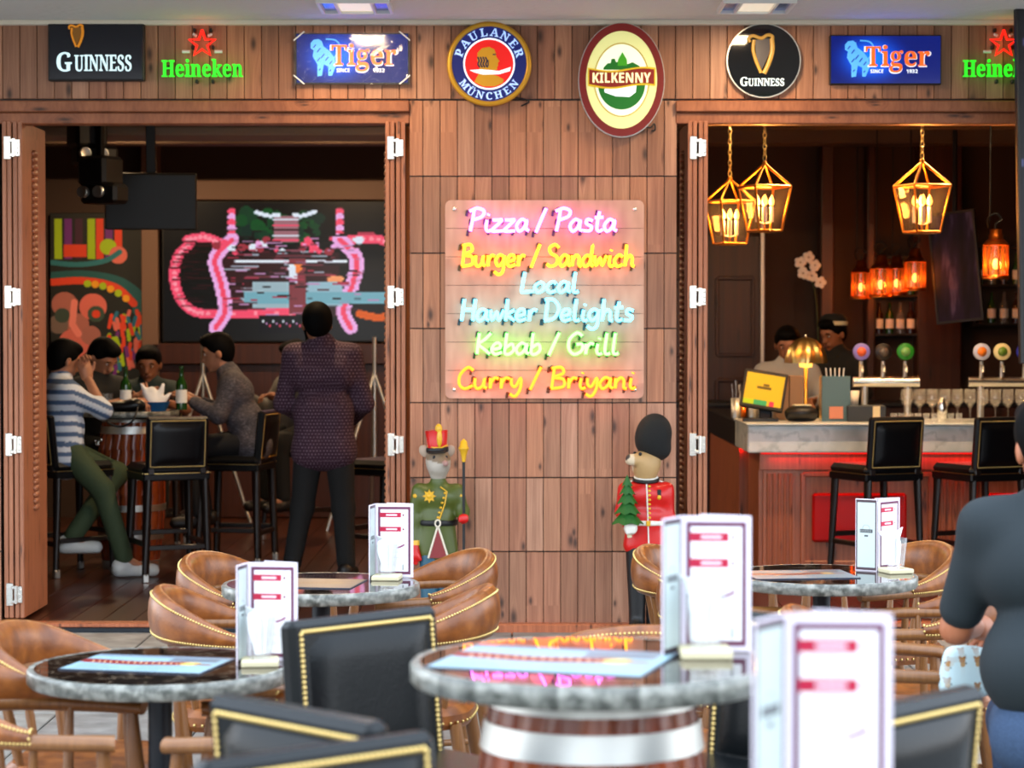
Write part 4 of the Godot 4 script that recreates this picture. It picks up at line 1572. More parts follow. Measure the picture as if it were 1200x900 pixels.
func make_menu(label: String, at: Vector3, turn: float, wing_x: float, wing_z: float) -> Node3D:
	# folded card menu: a wide page, a narrow wing hinged on its left edge and a strut wing behind
	var t := thing("menu_stand", label, "menu", at, turn, "standing card menus")
	if not mats.has("menu_page"):
		picture("menu_page", menu_page(3), 0.35)
		picture("menu_cover", menu_cover(), 0.35)
		mat("menu_board_edge", Color(0.86, 0.82, 0.86), 0.4)
	var w := 0.118
	var h := 0.23
	var from := [Vector3(-w / 2, 0, 0), Vector3(-w / 2 - 0.001, 0, 0.0025 * signf(wing_z)), Vector3(w / 2 - 0.002, 0, -0.0035)]
	var to := [Vector2(1, 0), Vector2(wing_x, wing_z), Vector2(-0.93, -0.36)]
	for k in 3:
		var ww: float = [w, 0.075, 0.09][k]
		var g := Shape.new()
		g.box(Vector3(ww / 2, h / 2, 0), Vector3(ww, h, 0.003), 0.0008)
		var b := part(t, "page_board" if k == 0 else "wing", g, mats.menu_board_edge)
		var f := Shape.new()
		f.face(Vector3(ww / 2, h / 2, 0.0017), ww - 0.005, h - 0.006)
		part(b, "print", f, mats.menu_page if k == 0 else mats.menu_cover)
		f = Shape.new()
		f.xf = Transform3D(Basis(Vector3.UP, PI), Vector3(ww / 2, h / 2, -0.0017))
		f.face(Vector3.ZERO, ww - 0.005, h - 0.006)
		part(b, "print", f, mats.menu_cover)
		b.position = from[k]
		b.rotation.y = atan2(-to[k].y, to[k].x)
	return t

func make_tumbler(label: String, at: Vector3, turn: float) -> void:
	var k := tag(part(self, "wooden_block", block_shape(), mats.cream_box), "pale wooden coaster block %s" % label, "coaster", "coaster blocks under tumblers") as Node3D
	k.name = numbered("coaster_block")
	k.position = at
	k.rotation.y = turn
	var t := thing("tumbler", "clear glass tumbler %s" % label, "glass", at + Vector3(0, 0.0152, 0), turn, "tumblers holding napkins")
	var g := Shape.new()
	g.lathe([Vector2(0, 0), Vector2(0.026, 0), Vector2(0.026, 0), Vector2(0.035, 0.095), Vector2(0.035, 0.095), Vector2(0.033, 0.095), Vector2(0.033, 0.095), Vector2(0.0245, 0.010), Vector2(0.0245, 0.010), Vector2(0, 0.010)], 24)
	part(t, "glass", g, mats.clear_glass)
	var n := thing("paper_napkin", "folded white paper napkin in the tumbler %s" % label, "napkin", at + Vector3(0, 0.026, 0), turn + 0.5, "napkins in tumblers")
	var s := Shape.new()
	s.smooth(false)
	for q in 3:                                               # three fanned folds
		var b := Basis(Vector3.UP, 0.9 * q) * Basis(Vector3.BACK, 0.10 - 0.12 * q)
		s.xf = Transform3D(b, Vector3.ZERO)
		s.prism([Vector2(-0.010, 0.0), Vector2(0.012, 0.0), Vector2(0.026, 0.075), Vector2(0.048, 0.112), Vector2(0.018, 0.104), Vector2(-0.020, 0.095), Vector2(-0.024, 0.06)], -0.004 + 0.003 * q, 0.001 + 0.003 * q)
	part(n, "folds", s, mats.napkin)

func block_shape() -> ArrayMesh:
	if not mats.has("_block"):
		mats["_block"] = boxm(Vector3(0.085, 0.015, 0.085), 0.003)
	# origin at its underside
	var g := Shape.new()
	g.box(Vector3(0, 0.0075, 0), Vector3(0.085, 0.015, 0.085), 0.003)
	return g.done()

func placemat_image(sd: int) -> Image:
	var im := Image.create(320, 220, false, Image.FORMAT_RGB8)
	im.fill(Color(0.56, 0.68, 0.72))
	var r := RandomNumberGenerator.new()
	r.seed = sd
	im.fill_rect(Rect2i(0, 0, 320, 26), Color(0.44, 0.50, 0.56))
	im.fill_rect(Rect2i(190, 30, 110, 40), Color(0.40, 0.45, 0.50))
	var path := smooth_path([Vector2(16, 96), Vector2(70, 104), Vector2(130, 112), Vector2(190, 104), Vector2(236, 98)], 8)
	stroke(im, path, 24, Color(0.50, 0.08, 0.10))
	for k in 15:                                             # pale brush lettering over the red stroke
		var x := 26 + k * 14
		stroke(im, [Vector2(x, 92 + r.randf() * 6), Vector2(x + 5, 112 + r.randf() * 6)], 2.2, Color(0.84, 0.66, 0.52))
	disc(im, 254, 100, 24, Color(0.80, 0.66, 0.36))
	disc(im, 256, 96, 16, Color(0.87, 0.74, 0.44))
	stroke(im, [Vector2(270, 100), Vector2(300, 106)], 6, Color(0.50, 0.14, 0.12))
	for k in 10:
		im.fill_rect(Rect2i(20 + (k % 2) * 140, 146 + (k / 2) * 13, 50 + r.randi() % 60, 3), Color(0.42, 0.53, 0.57))
	return im

func make_placemat(label: String, at: Vector3, turn: float, w: float, h: float, tint: Color) -> void:
	var t := thing("placemat", label, "placemat", at, turn, "printed placemats")
	var g := Shape.new()
	g.box(Vector3(0, 0.0015, 0), Vector3(w, 0.003, h), 0.0006)
	part(t, "sheet", g, mat_once("placemat_edge", Color(0.14, 0.17, 0.24), 0.5))
	if not mats.has("_placemat"):
		mats["_placemat"] = ImageTexture.create_from_image(placemat_image(8))
	var m := mat_once("placemat_print_%s" % tint.to_html(false), tint, 0.32)
	m.albedo_texture = mats["_placemat"]
	m.texture_repeat = false
	g = Shape.new()
	g.smooth(false)
	var y := 0.0033
	g.quad(Vector3(-w / 2 + 0.003, y, h / 2 - 0.003), Vector3(w / 2 - 0.003, y, h / 2 - 0.003), Vector3(w / 2 - 0.003, y, -h / 2 + 0.003), Vector3(-w / 2 + 0.003, y, -h / 2 + 0.003))
	part(t, "print", g, m)

func build_terrace() -> void:
	# three pedestal tables and two barrel tables
	var T1 := Vector3(-0.807, 0, 6.09)
	var T2 := Vector3(-0.58, 0, 4.44)
	var T3 := Vector3(0.975, 0, 4.19)
	var T4 := Vector3(0.132, 0, 7.52)
	var T5 := Vector3(0.50, 0, 8.92)
	make_round_table("round pedestal table with pale blue placemat, two chairs on each side", T1)
	make_round_table("round pedestal table with dark grey placemat in front of the green soldier statue", T2)
	make_round_table("round pedestal table in front of the bar opening", T3)
	make_barrel_table("barrel table with large placemat before the red guard statue", T4).rotation.x = -0.0065    # stands a touch out of level
	make_barrel_table("barrel table carrying only a standing menu", T5)
	var first: Node3D = null
	var spots := [
		[Vector3(-1.04, 0, 5.72), 1.45, "tan armchair at the pale placemat table, backed to the door post"],
		[Vector3(-1.03, 0, 6.30), 1.60, "tan armchair at the pale placemat table with its wooden arm cut by the frame"],
		[Vector3(-0.52, 0, 5.64), -1.5, "tan armchair under the pale placemat table beside the card menu"],
		[Vector3(-0.53, 0, 6.32), -1.60, "tan armchair partly behind the dark bar stool"],
		[Vector3(-0.81, 0, 4.03), 1.30, "tan armchair with its back to the folding door and standing man"],
		[Vector3(-0.765, 0, 4.90), 1.66, "tan armchair showing its nailed outer back beside the red door threshold"],
		[Vector3(-0.31, 0, 3.93), -1.30, "tan armchair right beside the green soldier statue, inner back showing"],
		[Vector3(-0.295, 0, 4.88), -1.66, "tan armchair with nailed back between green statue and teal bar stool"],
		[Vector3(0.66, 0, 3.80), 1.25, "tan armchair close to the red guard statue"],
		[Vector3(0.69, 0, 4.62), 1.75, "tan armchair behind the standing menu of the barrel table"],
		[Vector3(1.24, 0, 3.68), -1.25, "tan armchair in front of the bar stools, beside the napkin glass"],
		[Vector3(1.22, 0, 4.66), -1.72, "tan armchair at the bar side table, its long arm towards the seated person"],
		[Vector3(0.35, 0, 5.52), 3.10, "tan armchair just beyond the barrel table with large placemat"],
		[Vector3(0.95, 0, 5.40), 1.45, "tan armchair beside the patterned cloth bag"],
	]
	for s in spots:
		if first == null:
			first = make_armchair(s[2])
			first.position = s[0]
			first.rotation.y = s[1]
		else:
			copy(first, s[0], s[1], s[2])
	var stool: Node3D = null
	var grp := "dark leather bar stools on the terrace"
	for s in [
		[Vector3(-0.28, 0, 6.86), Vector2(0.68, 0.73), "teal-black bar stool with glossy cushion between chairs and barrel table"],
		[Vector3(-0.30, 0, 7.90), Vector2(0.70, -0.72), "dark bar stool in front of the pale placemat table, outer back showing"],
		[Vector3(-0.245, 0, 8.235), Vector2(0.62, 0.78), "bar stool of which only the nailed top edge shows"],
		[Vector3(0.575, 0, 7.83), Vector2(-0.72, -0.70), "grey-black bar stool next to the seated person's jeans"],
		[Vector3(0.53, 0, 6.90), Vector2(-0.68, 0.73), "teal-black bar stool half hidden between the two standing menus"],
	]:
		var d := Vector3(s[1].x, 0, s[1].y).normalized()
		var at: Vector3 = s[0] + d * 0.19
		var turn := atan2(d.x, d.z)
		if stool == null:
			stool = make_stool(s[2], grp, "teal_leather")
			stool.position = at
			stool.rotation.y = turn
		else:
			copy(stool, at, turn, s[2])
	# menus, glasses, placemats
	make_menu("white card menu on the pale placemat table", Vector3(-0.555, 0.75, 6.03), -0.10, -0.10, 1.0)
	make_menu("white card menu on the table near the green soldier statue", Vector3(-0.365, 0.75, 4.29), -0.06, -0.12, 1.0)
	make_menu("card menu showing its grey printed wing on the table before the bar", Vector3(1.205, 0.75, 4.08), 0.80, -0.2, -1.0)
	make_menu("tall white card menu on the barrel table with placemat", Vector3(0.345, 0.975, 7.42), -0.08, -0.40, 0.92)
	make_menu("bright white card menu alone on its barrel table", Vector3(0.362, 0.975, 8.71), -0.06, -0.50, 0.87)
	make_tumbler("on the pale placemat table", Vector3(-0.578, 0.75, 6.085), 0.1)
	make_tumbler("on the table near the green soldier statue", Vector3(-0.385, 0.75, 4.345), -0.1)
	make_tumbler("on the table before the bar", Vector3(1.215, 0.75, 4.155), 0.3)
	make_tumbler("on the barrel table with placemat", Vector3(0.322, 0.975, 7.475), 0.0)
	make_placemat("pale blue placemat with a red brush band on the table beside the door post", Vector3(-0.835, 0.75, 6.08), -0.22, 0.34, 0.24, Color(1, 1, 1))
	make_placemat("large pale blue placemat lying on the barrel table", Vector3(0.07, 0.975, 7.53), -0.30, 0.36, 0.27, Color(0.98, 1, 1))
	make_placemat("dark grey placemat beside the card menu near the green soldier statue", Vector3(-0.62, 0.75, 4.46), -0.15, 0.32, 0.24, Color(0.26, 0.29, 0.33))
	make_placemat("grey placemat with red band on the table before the bar", Vector3(0.90, 0.75, 4.22), 0.12, 0.33, 0.24, Color(0.82, 0.78, 0.76))
	# small things
	var b := Shape.new()
	b.box(Vector3(0, 0.17, 0), Vector3(0.30, 0.34, 0.30), 0.006)
	var cb := thing("storage_box", "cream box on the paving behind the grey-black bar stool", "box", Vector3(0.93, 0, 6.35), 0.1)
	part(cb, "carton", b, mats.cream_box)
	b = Shape.new()
	b.box(Vector3(0, 0.345, 0), Vector3(0.31, 0.02, 0.31), 0.004)
	part(cb, "lid", b, mats.cream_box)
	# across the street, behind the viewer: what the glossy signs and leather mirror
	for k in 4:
		var tr := thing("street_tree", "leafy street tree standing opposite the pub", "tree", Vector3(-9.0 + 6.5 * k, 0, 24.0 + 2.0 * (k % 2)), 0.0, "street trees opposite the pub")
		var g := Shape.new()
		g.taper(Vector3.ZERO, Vector3(0, 2.6, 0), 0.16, 0.11, 10)
		part(tr, "trunk", g, mats.dark_frame_wood)
		g = Shape.new()
		nets(g, [egg(Vector3(0, 3.6, 0), Vector3(1.7, 1.4, 1.5)), egg(Vector3(0.9, 3.0, 0.3), Vector3(1.1, 0.9, 1.0)), egg(Vector3(-0.9, 3.2, -0.2), Vector3(1.1, 1.0, 1.1)), egg(Vector3(0.1, 4.7, 0), Vector3(1.1, 0.8, 1.0))], 0.25)
		part(tr, "crown", g, mat_once("street_foliage", Color(0.16, 0.26, 0.10), 0.8))
	var hd := thing("clipped_hedge", "clipped green hedge along the far side of the terrace", "hedge", Vector3(0, 0, 15.5))
	var hg := Shape.new()
	hg.box(Vector3(0, 0.45, 0), Vector3(12, 0.9, 0.6), 0.08)
	part(hd, "foliage", hg, mat_once("street_foliage", Color(0.16, 0.26, 0.10), 0.8))

# ------------------------------------------------------------------ the lounge behind the left opening
func screen_image() -> Image:
	var im := Image.create(512, 320, false, Image.FORMAT_RGB8)
	im.fill(Color(0.055, 0.055, 0.06))
	var pink := Color(0.95, 0.30, 0.42)
	var pale := Color(0.92, 0.66, 0.88)
	var white := Color(0.86, 0.90, 0.96)
	var teal := Color(0.25, 0.55, 0.55)
	for k in 60:                                             # greenish picture area behind the machine
		disc(im, 140 + rng.randf() * 180, 20 + rng.randf() * 70, 6 + rng.randf() * 9, Color(0.06, 0.16 + 0.14 * rng.randf(), 0.14))
	im.fill_rect(Rect2i(120, 115, 240, 150), Color(0.20, 0.10, 0.11))
	for k in 70:
		im.fill_rect(Rect2i(120 + rng.randi() % 200, 110 + rng.randi() % 140, 20 + rng.randi() % 50, 4), [Color(0.45, 0.22, 0.26), Color(0.16, 0.12, 0.14), Color(0.55, 0.30, 0.35), Color(0.62, 0.66, 0.72)][rng.randi() % 4])
	for a in [[Vector2(56, 92), Vector2(30, 125), Vector2(22, 175), Vector2(36, 225), Vector2(62, 252), Vector2(110, 258), Vector2(260, 256)], [Vector2(50, 85), Vector2(85, 80), Vector2(120, 95)], [Vector2(380, 85), Vector2(440, 85), Vector2(480, 110), Vector2(505, 160), Vector2(500, 230), Vector2(470, 262)]]:
		var p := smooth_path(a, 12)
		stroke(im, p, 11, pink)
		for k in range(0, p.size(), 3):                       # ribbing of the hoses
			disc(im, p[k].x, p[k].y, 5, Color(1.0, 0.55, 0.62))
	for x in [140, 360]:
		for k in 6:
			disc(im, x, 20 + k * 13, 9, pale if k % 2 else pink)
		var leg := smooth_path([Vector2(x, 85), Vector2(x - 34 if x < 200 else x + 34, 130), Vector2(x - 22 if x < 200 else x + 26, 190), Vector2(x - 14 if x < 200 else x + 8, 250), Vector2(x - 34 if x < 200 else x + 22, 290)], 10)
		stroke(im, leg, 15, pale)
		stroke(im, leg, 5, pink)
	for k in 40:
		disc(im, 100 + rng.randf() * 310, 82 + rng.randf() * 34, 4 + rng.randf() * 6, [pink, pale, Color(0.6, 0.2, 0.25), white][rng.randi() % 4])
	im.fill_rect(Rect2i(225, 30, 50, 62), Color(0.62, 0.42, 0.46))
	for k in 5:
		im.fill_rect(Rect2i(222, 38 + k * 12, 56, 4), [white, pink, Color(0.16, 0.08, 0.10)][k % 3])
	stroke(im, smooth_path([Vector2(190, 22), Vector2(215, 30), Vector2(235, 28)], 6), 5, white)
	stroke(im, smooth_path([Vector2(310, 20), Vector2(285, 30), Vector2(268, 28)], 6), 5, white)
	im.fill_rect(Rect2i(145, 132, 230, 8), white)
	im.fill_rect(Rect2i(180, 185, 80, 60), Color(0.60, 0.70, 0.74))
	im.fill_rect(Rect2i(295, 185, 70, 55), Color(0.58, 0.72, 0.78))
	im.fill_rect(Rect2i(165, 208, 345, 26), Color(0.45, 0.66, 0.72))
	im.fill_rect(Rect2i(255, 130, 34, 130), Color(0.50, 0.22, 0.25))
	disc(im, 272, 150, 12, Color(0.95, 0.5, 0.25))
	stroke(im, [Vector2(262, 150), Vector2(266, 180)], 8, white)
	stroke(im, [Vector2(340, 178), Vector2(362, 176)], 7, Color(0.95, 0.6, 0.4))
	im.fill_rect(Rect2i(195, 262, 110, 40), Color(0.02, 0.02, 0.05))
	for k in 14:
		im.fill_rect(Rect2i(200 + k * 7, 272 + (k % 3) * 6, 4, 6), [white, pale, pink][k % 3])
	stroke(im, [Vector2(400, 258), Vector2(440, 268), Vector2(490, 250)], 9, Color(0.85, 0.35, 0.08))
	for k in 130:                                            # broken bands of a coarse moving picture
		im.fill_rect(Rect2i(100 + rng.randi() % 320, 60 + rng.randi() % 200, 8 + rng.randi() % 26, 3), [pink * 0.7, Color(0.10, 0.08, 0.09), pale * 0.8, Color(0.30, 0.16, 0.18)][rng.randi() % 4])
	for k in 90:
		im.fill_rect(Rect2i(14 + rng.randi() % 60, 90 + rng.randi() % 170, 30, 1), Color(0.20, 0.07, 0.09))
	im.resize(150, 94, Image.INTERPOLATE_CUBIC)
	im.resize(512, 320, Image.INTERPOLATE_CUBIC)
	return im

func mural_image() -> Image:
	var im := Image.create(256, 448, false, Image.FORMAT_RGB8)
	im.fill(Color(0.09, 0.10, 0.10))
	var lime := Color(0.62, 0.75, 0.06)
	var hot := Color(0.85, 0.25, 0.13)
	var violet := Color(0.42, 0.15, 0.50)
	var coral := Color(0.85, 0.42, 0.38)
	# tall hat with coloured bars
	for b in [[10, lime], [36, violet], [64, Color(0.25, 0.1, 0.2)], [96, lime], [118, hot], [142, violet], [166, hot]]:
		im.fill_rect(Rect2i(b[0], 14, 20, 110), b[1])
	im.fill_rect(Rect2i(34, 84, 60, 34), hot)
	disc(im, 150, 90, 22, lime)
	disc(im, 176, 112, 24, coral)
	stroke(im, smooth_path([Vector2(0, 132), Vector2(70, 138), Vector2(140, 128), Vector2(180, 104)], 8), 7, Color(0.15, 0.45, 0.50))
	# brim with a rainbow band
	stroke(im, smooth_path([Vector2(0, 172), Vector2(90, 168), Vector2(180, 186), Vector2(236, 232), Vector2(226, 262)], 10), 14, Color(0.10, 0.34, 0.36))
	stroke(im, smooth_path([Vector2(0, 186), Vector2(90, 182), Vector2(170, 200), Vector2(216, 244)], 10), 10, hot)
	for k in 6:
		disc(im, 96 + k * 20, 190 + k * k * 1.6, 10, lime if k % 2 == 0 else Color(0.90, 0.62, 0.10))
	# abstract face planes
	for f in [[36, 246, 34], [70, 300, 30], [110, 252, 36], [20, 300, 26], [60, 352, 40], [104, 330, 26]]:
		disc(im, f[0], f[1], f[2], coral.lerp(Color(0.30, 0.36, 0.34), rng.randf() * 0.8))
	disc(im, 118, 272, 22, Color(0.22, 0.30, 0.26))
	disc(im, 118, 272, 11, hot)
	disc(im, 30, 276, 20, Color(0.22, 0.28, 0.25))
	stroke(im, [Vector2(62, 240), Vector2(56, 300), Vector2(72, 326)], 9, Color(0.92, 0.52, 0.48))
	for k in 60:                                             # loose strokes down the side
		var p := Vector2(150 + rng.randf() * 90, 262 + rng.randf() * 150)
		stroke(im, [p, p + Vector2(rng.randf_range(-8, 8), rng.randf_range(14, 34))], 5, [hot, lime, violet, Color(0.12, 0.42, 0.55), coral][rng.randi() % 5])
	im.fill_rect(Rect2i(0, 380, 26, 68), Color(0.85, 0.55, 0.08))
	return im

func build_lounge() -> void:
	# LED wall
	var t := thing("video_wall", "large lit video wall showing a pink machine with ribbed hoses", "screen", Vector3(-1.735, 1.97, -6.13))
	var g := Shape.new()
	g.box(Vector3(0, 0, -0.03), Vector3(1.98, 1.10, 0.08), 0.006)
	part(t, "case", g, mats.black_paint)
	var sm := picture("video_picture", screen_image(), 0.3)
	sm.albedo_color = Color(0.15, 0.15, 0.15)
	sm.emission_enabled = true
	sm.emission = Color.BLACK
	sm.emission_texture = sm.albedo_texture
	sm.emission_energy_multiplier = 0.95
	g = Shape.new()
	g.face(Vector3(0, 0, 0.0115), 1.95, 1.07)
	part(t, "picture", g, sm)
	area(t, Vector3(0, 0, 0.05), Vector3(0, PI, 0), 1.9, 1.0, Color(1.0, 0.55, 0.65), 0.15)
	# mural
	t = thing("wall_painting", "neon-bright painted wall panel with tall hat and coloured strokes", "painting", Vector3(-3.22, 1.78, -6.20))
	g = Shape.new()
	g.box(Vector3(0, 0, -0.02), Vector3(0.78, 1.30, 0.05), 0.003)
	part(t, "panel", g, mats.black_paint)
	g = Shape.new()
	g.face(Vector3(0, 0, 0.0065), 0.77, 1.29)
	part(t, "paint", g, picture("mural_paint", mural_image(), 0.6))
	# timber post and dado by the video wall
	var wd := structure("trim_6")
	g = Shape.new()
	g.box(Vector3(-2.815, 1.5, -6.17), Vector3(0.13, 3.0, 0.16), 0.006)
	part(wd, "post", g, mat("pale_post_wood", Color(0.42, 0.31, 0.25), 0.6))
	g = Shape.new()
	g.box(Vector3(-1.7, 2.60, -6.17), Vector3(2.2, 0.15, 0.16), 0.006)
	part(wd, "rail", g, mats.pale_post_wood)
	g = Shape.new()
	g.box(Vector3(-1.7, 1.33, -6.17), Vector3(2.2, 0.16, 0.16), 0.006)
	part(wd, "rail", g, mats.panel_wood)
	g = Shape.new()
	g.box(Vector3(-1.7, 0.65, -6.19), Vector3(2.2, 1.2, 0.10), 0.006)
	part(wd, "dado_panel", g, mats.panel_wood)
	# flat screen on its ceiling arm
	t = thing("hanging_television", "black flat television hung from the lounge ceiling", "television", Vector3(-2.30, 2.335, -3.0), 0.12)
	t.rotation.x = 0.16
	g = Shape.new()
	g.box(Vector3(0, 0, 0), Vector3(0.58, 0.36, 0.05), 0.008)
	part(t, "case", g, mats.black_paint)
	g = Shape.new()
	g.face(Vector3(0, 0, 0.0258), 0.55, 0.33)
	part(t, "screen_glass", g, mat("dark_screen", Color(0.006, 0.006, 0.008), 0.35))
	g = Shape.new()
	g.box(Vector3(0, 0.42, -0.05), Vector3(0.06, 0.84, 0.05), 0.004)
	g.box(Vector3(0, 0.02, -0.04), Vector3(0.22, 0.16, 0.04), 0.004)
	part(t, "ceiling_arm", g, mats.black_metal)
	# stage lights
	for s in [[Vector3(-2.60, 2.72, -2.45), 0.5, "upper black stage light with two lenses"], [Vector3(-2.50, 2.48, -2.35), -0.4, "lower black stage light above the television"]]:
		t = thing("stage_light", s[2], "stage light", s[0], s[1])
		g = Shape.new()
		g.box(Vector3(0, 0.0, 0), Vector3(0.20, 0.18, 0.22), 0.02)
		g.box(Vector3(0.04, -0.14, 0.02), Vector3(0.26, 0.12, 0.16), 0.02)
		part(t, "housing", g, mats.black_paint)
		for x in [-0.05, 0.06]:
			g = Shape.new()
			g.xf = Transform3D(Basis(Vector3.RIGHT, PI / 2), Vector3(x, -0.13, 0.10))
			g.lathe([Vector2(0, 0), Vector2(0.035, 0), Vector2(0.035, 0), Vector2(0.035, 0.03), Vector2(0.03, 0.03), Vector2(0.03, 0.03), Vector2(0, 0.022)], 16)
			part(t, "lens", g, mats.steel)
		g = Shape.new()
		g.box(Vector3(0, 0.22 if s[1] > 0 else 0.34, 0), Vector3(0.04, 0.30 if s[1] > 0 else 0.50, 0.04), 0.004)
		part(t, "bracket", g, mats.black_metal)
	# tripod stands before the video wall
	for s in [[Vector3(-2.28, FLOOR_IN, -5.2), "silver tripod stand behind the seated guests"], [Vector3(-1.02, FLOOR_IN, -5.3), "thin silver tripod stand behind the standing man"]]:
		t = thing("tripod_stand", s[1], "tripod", s[0])
		g = Shape.new()
		g.taper(Vector3(0, 0.5, 0), Vector3(0, 1.42, 0), 0.018, 0.016, 8)
		part(t, "pole", g, mats.steel)
		for k in 3:
			var a := TAU * k / 3.0 + 0.4
			g = Shape.new()
			g.taper(Vector3(0, 1.15, 0), Vector3(cos(a) * 0.42, 0.0, sin(a) * 0.42), 0.014, 0.014, 8)
			part(t, "leg", g, mats.steel)
	# lounge barrel table and stools
	make_barrel_table("barrel table inside the lounge, crowded with party things", Vector3(-2.36, FLOOR_IN, -2.55))
	var grp := "black bar stools inside"
	var st := make_stool("black bar stool with its back to the terrace, at the lounge barrel", grp, "black_leather")
	st.position = Vector3(-2.04, FLOOR_IN, -1.98)
	st.rotation.y = -2.72
	copy(st, Vector3(-2.68, FLOOR_IN, -2.22), 2.3, "black bar stool under the guest in the striped shirt", grp)
	copy(st, Vector3(-1.74, FLOOR_IN, -2.85), -1.75, "black bar stool under the guest in the grey shirt", grp)
	copy(st, Vector3(-0.76, FLOOR_IN, -2.38), -2.2, "black bar stool half hidden behind the open door leaves", grp)
	copy(st, Vector3(-1.47, FLOOR_IN, -4.38), -0.7, "black bar stool behind the standing man", grp)
	copy(st, Vector3(-2.44, FLOOR_IN, -3.92), 0.0, "black bar stool under the guest facing the terrace", grp)
	# on the barrel table
	var y := FLOOR_IN + 0.975
	t = thing("ice_bucket", "blue bucket with a white cloth on the lounge barrel", "bucket", Vector3(-2.20, y, -2.50))
	g = Shape.new()
	g.lathe([Vector2(0, 0), Vector2(0.07, 0), Vector2(0.07, 0), Vector2(0.095, 0.055), Vector2(0.095, 0.055), Vector2(0.088, 0.055), Vector2(0.066, 0.006), Vector2(0, 0.006)], 24)
	part(t, "bowl", g, mat("bucket_blue", Color(0.06, 0.34, 0.55), 0.4))
	g = Shape.new()
	nets(g, [bone(Vector3(0, 0.03, 0), Vector3(-0.02, 0.12, 0), 0.055, 0.03, 0.02), bone(Vector3(-0.02, 0.06, 0.02), Vector3(-0.085, 0.17, 0.01), 0.035, 0.008, 0.01), bone(Vector3(0.02, 0.06, 0), Vector3(0.05, 0.16, -0.01), 0.03, 0.012, 0.01), bone(Vector3(0.03, 0.04, 0.02), Vector3(0.10, 0.11, 0.0), 0.03, 0.008, 0.01)], 0.012)
	part(t, "cloth", g, mats.napkin)
	for b in [[Vector3(-2.40, y, -2.62), "green_glass", "green bottle standing on the lounge barrel"], [Vector3(-2.06, y, -2.66), "green_glass", "green bottle behind the ice bucket"]]:
		bottle(b[0], 0.27, b[1], b[2], "")
	for k in [[-2.28, -2.72], [-2.52, -2.66]]:
		glass_cup(Vector3(k[0], y, k[1]), "small clear glass among the party things", "party glasses")
	t = thing("black_bag", "black bag with a loose strap on the lounge barrel", "bag", Vector3(-2.36, y, -2.36))
	g = Shape.new()
	nets(g, [egg(Vector3(0, 0.03, 0), Vector3(0.13, 0.035, 0.06)), egg(Vector3(0.06, 0.045, 0), Vector3(0.06, 0.035, 0.05))], 0.012)
	part(t, "body", g, mats.black_leather)
	g = Shape.new()
	g.tube(smooth_path([Vector3(-0.09, 0.04, 0.04), Vector3(-0.10, 0.02, 0.105), Vector3(-0.08, -0.06, 0.135), Vector3(0.0, -0.085, 0.13), Vector3(0.07, -0.05, 0.13), Vector3(0.09, 0.03, 0.06)], 6), 0.007, 6)
	part(t, "strap", g, mats.black_leather)
	# ceiling spots added as unseen sources to brighten the bar front and lounge
	for p in [Vector3(1.75, 2.99, -1.75), Vector3(2.75, 2.99, -1.75), Vector3(-1.2, 2.99, -2.0), Vector3(-2.9, 2.99, -4.8), Vector3(-1.3, 2.99, -4.8)]:
		t = thing("added_ceiling_spot", "small round ceiling spot added to brighten the inside", "ceiling light", p + Vector3(0, 0.09, 0), 0.0, "added ceiling spots inside")
		g = Shape.new()
		g.lathe([Vector2(0, -0.02), Vector2(0.03, -0.02), Vector2(0.03, -0.02), Vector2(0.045, -0.025), Vector2(0.05, 0.01), Vector2(0, 0.01)], 16)
		part(t, "trim_ring", g, mats.black_metal)
		g = Shape.new()
		g.lathe([Vector2(0, -0.024), Vector2(0.028, -0.024), Vector2(0.028, -0.021), Vector2(0, -0.021)], 16)
		part(t, "lens", g, glow_once("added_spot_glow", Color(0.9, 0.85, 0.7), Color(1.0, 0.82, 0.55), 2.0))
		area(t, Vector3(0, -0.04, 0), Vector3(-PI / 2, 0, 0), 0.05, 0.05, Color(1.0, 0.84, 0.64), 4.0)

func bottle(at: Vector3, h: float, m: String, label: String, group: String) -> void:
	var g := Shape.new()
	var r := h * 0.13
	g.lathe([Vector2(0, 0), Vector2(r, 0), Vector2(r, 0), Vector2(r, h * 0.55), Vector2(r * 0.9, h * 0.63), Vector2(r * 0.42, h * 0.74), Vector2(r * 0.36, h * 0.93), Vector2(r * 0.45, h * 0.94), Vector2(r * 0.45, h), Vector2(0, h)], 16)
	var t := thing("bottle", label, "bottle", at, 0.0, group)
	part(t, "body", g, mats[m])
	g = Shape.new()
	g.lathe([Vector2(r * 1.02, h * 0.16), Vector2(r * 1.02, h * 0.46)], 16)
	part(t, "paper_label", g, mats.paper_white)

func glass_cup(at: Vector3, label: String, group: String) -> void:
	var g := Shape.new()
	g.lathe([Vector2(0, 0), Vector2(0.028, 0), Vector2(0.028, 0), Vector2(0.036, 0.10), Vector2(0.036, 0.10), Vector2(0.034, 0.10), Vector2(0.026, 0.008), Vector2(0, 0.008)], 16)
	var t := thing("drinking_glass", label, "glass", at, 0.0, group)
	part(t, "bowl", g, mats.clear_glass)

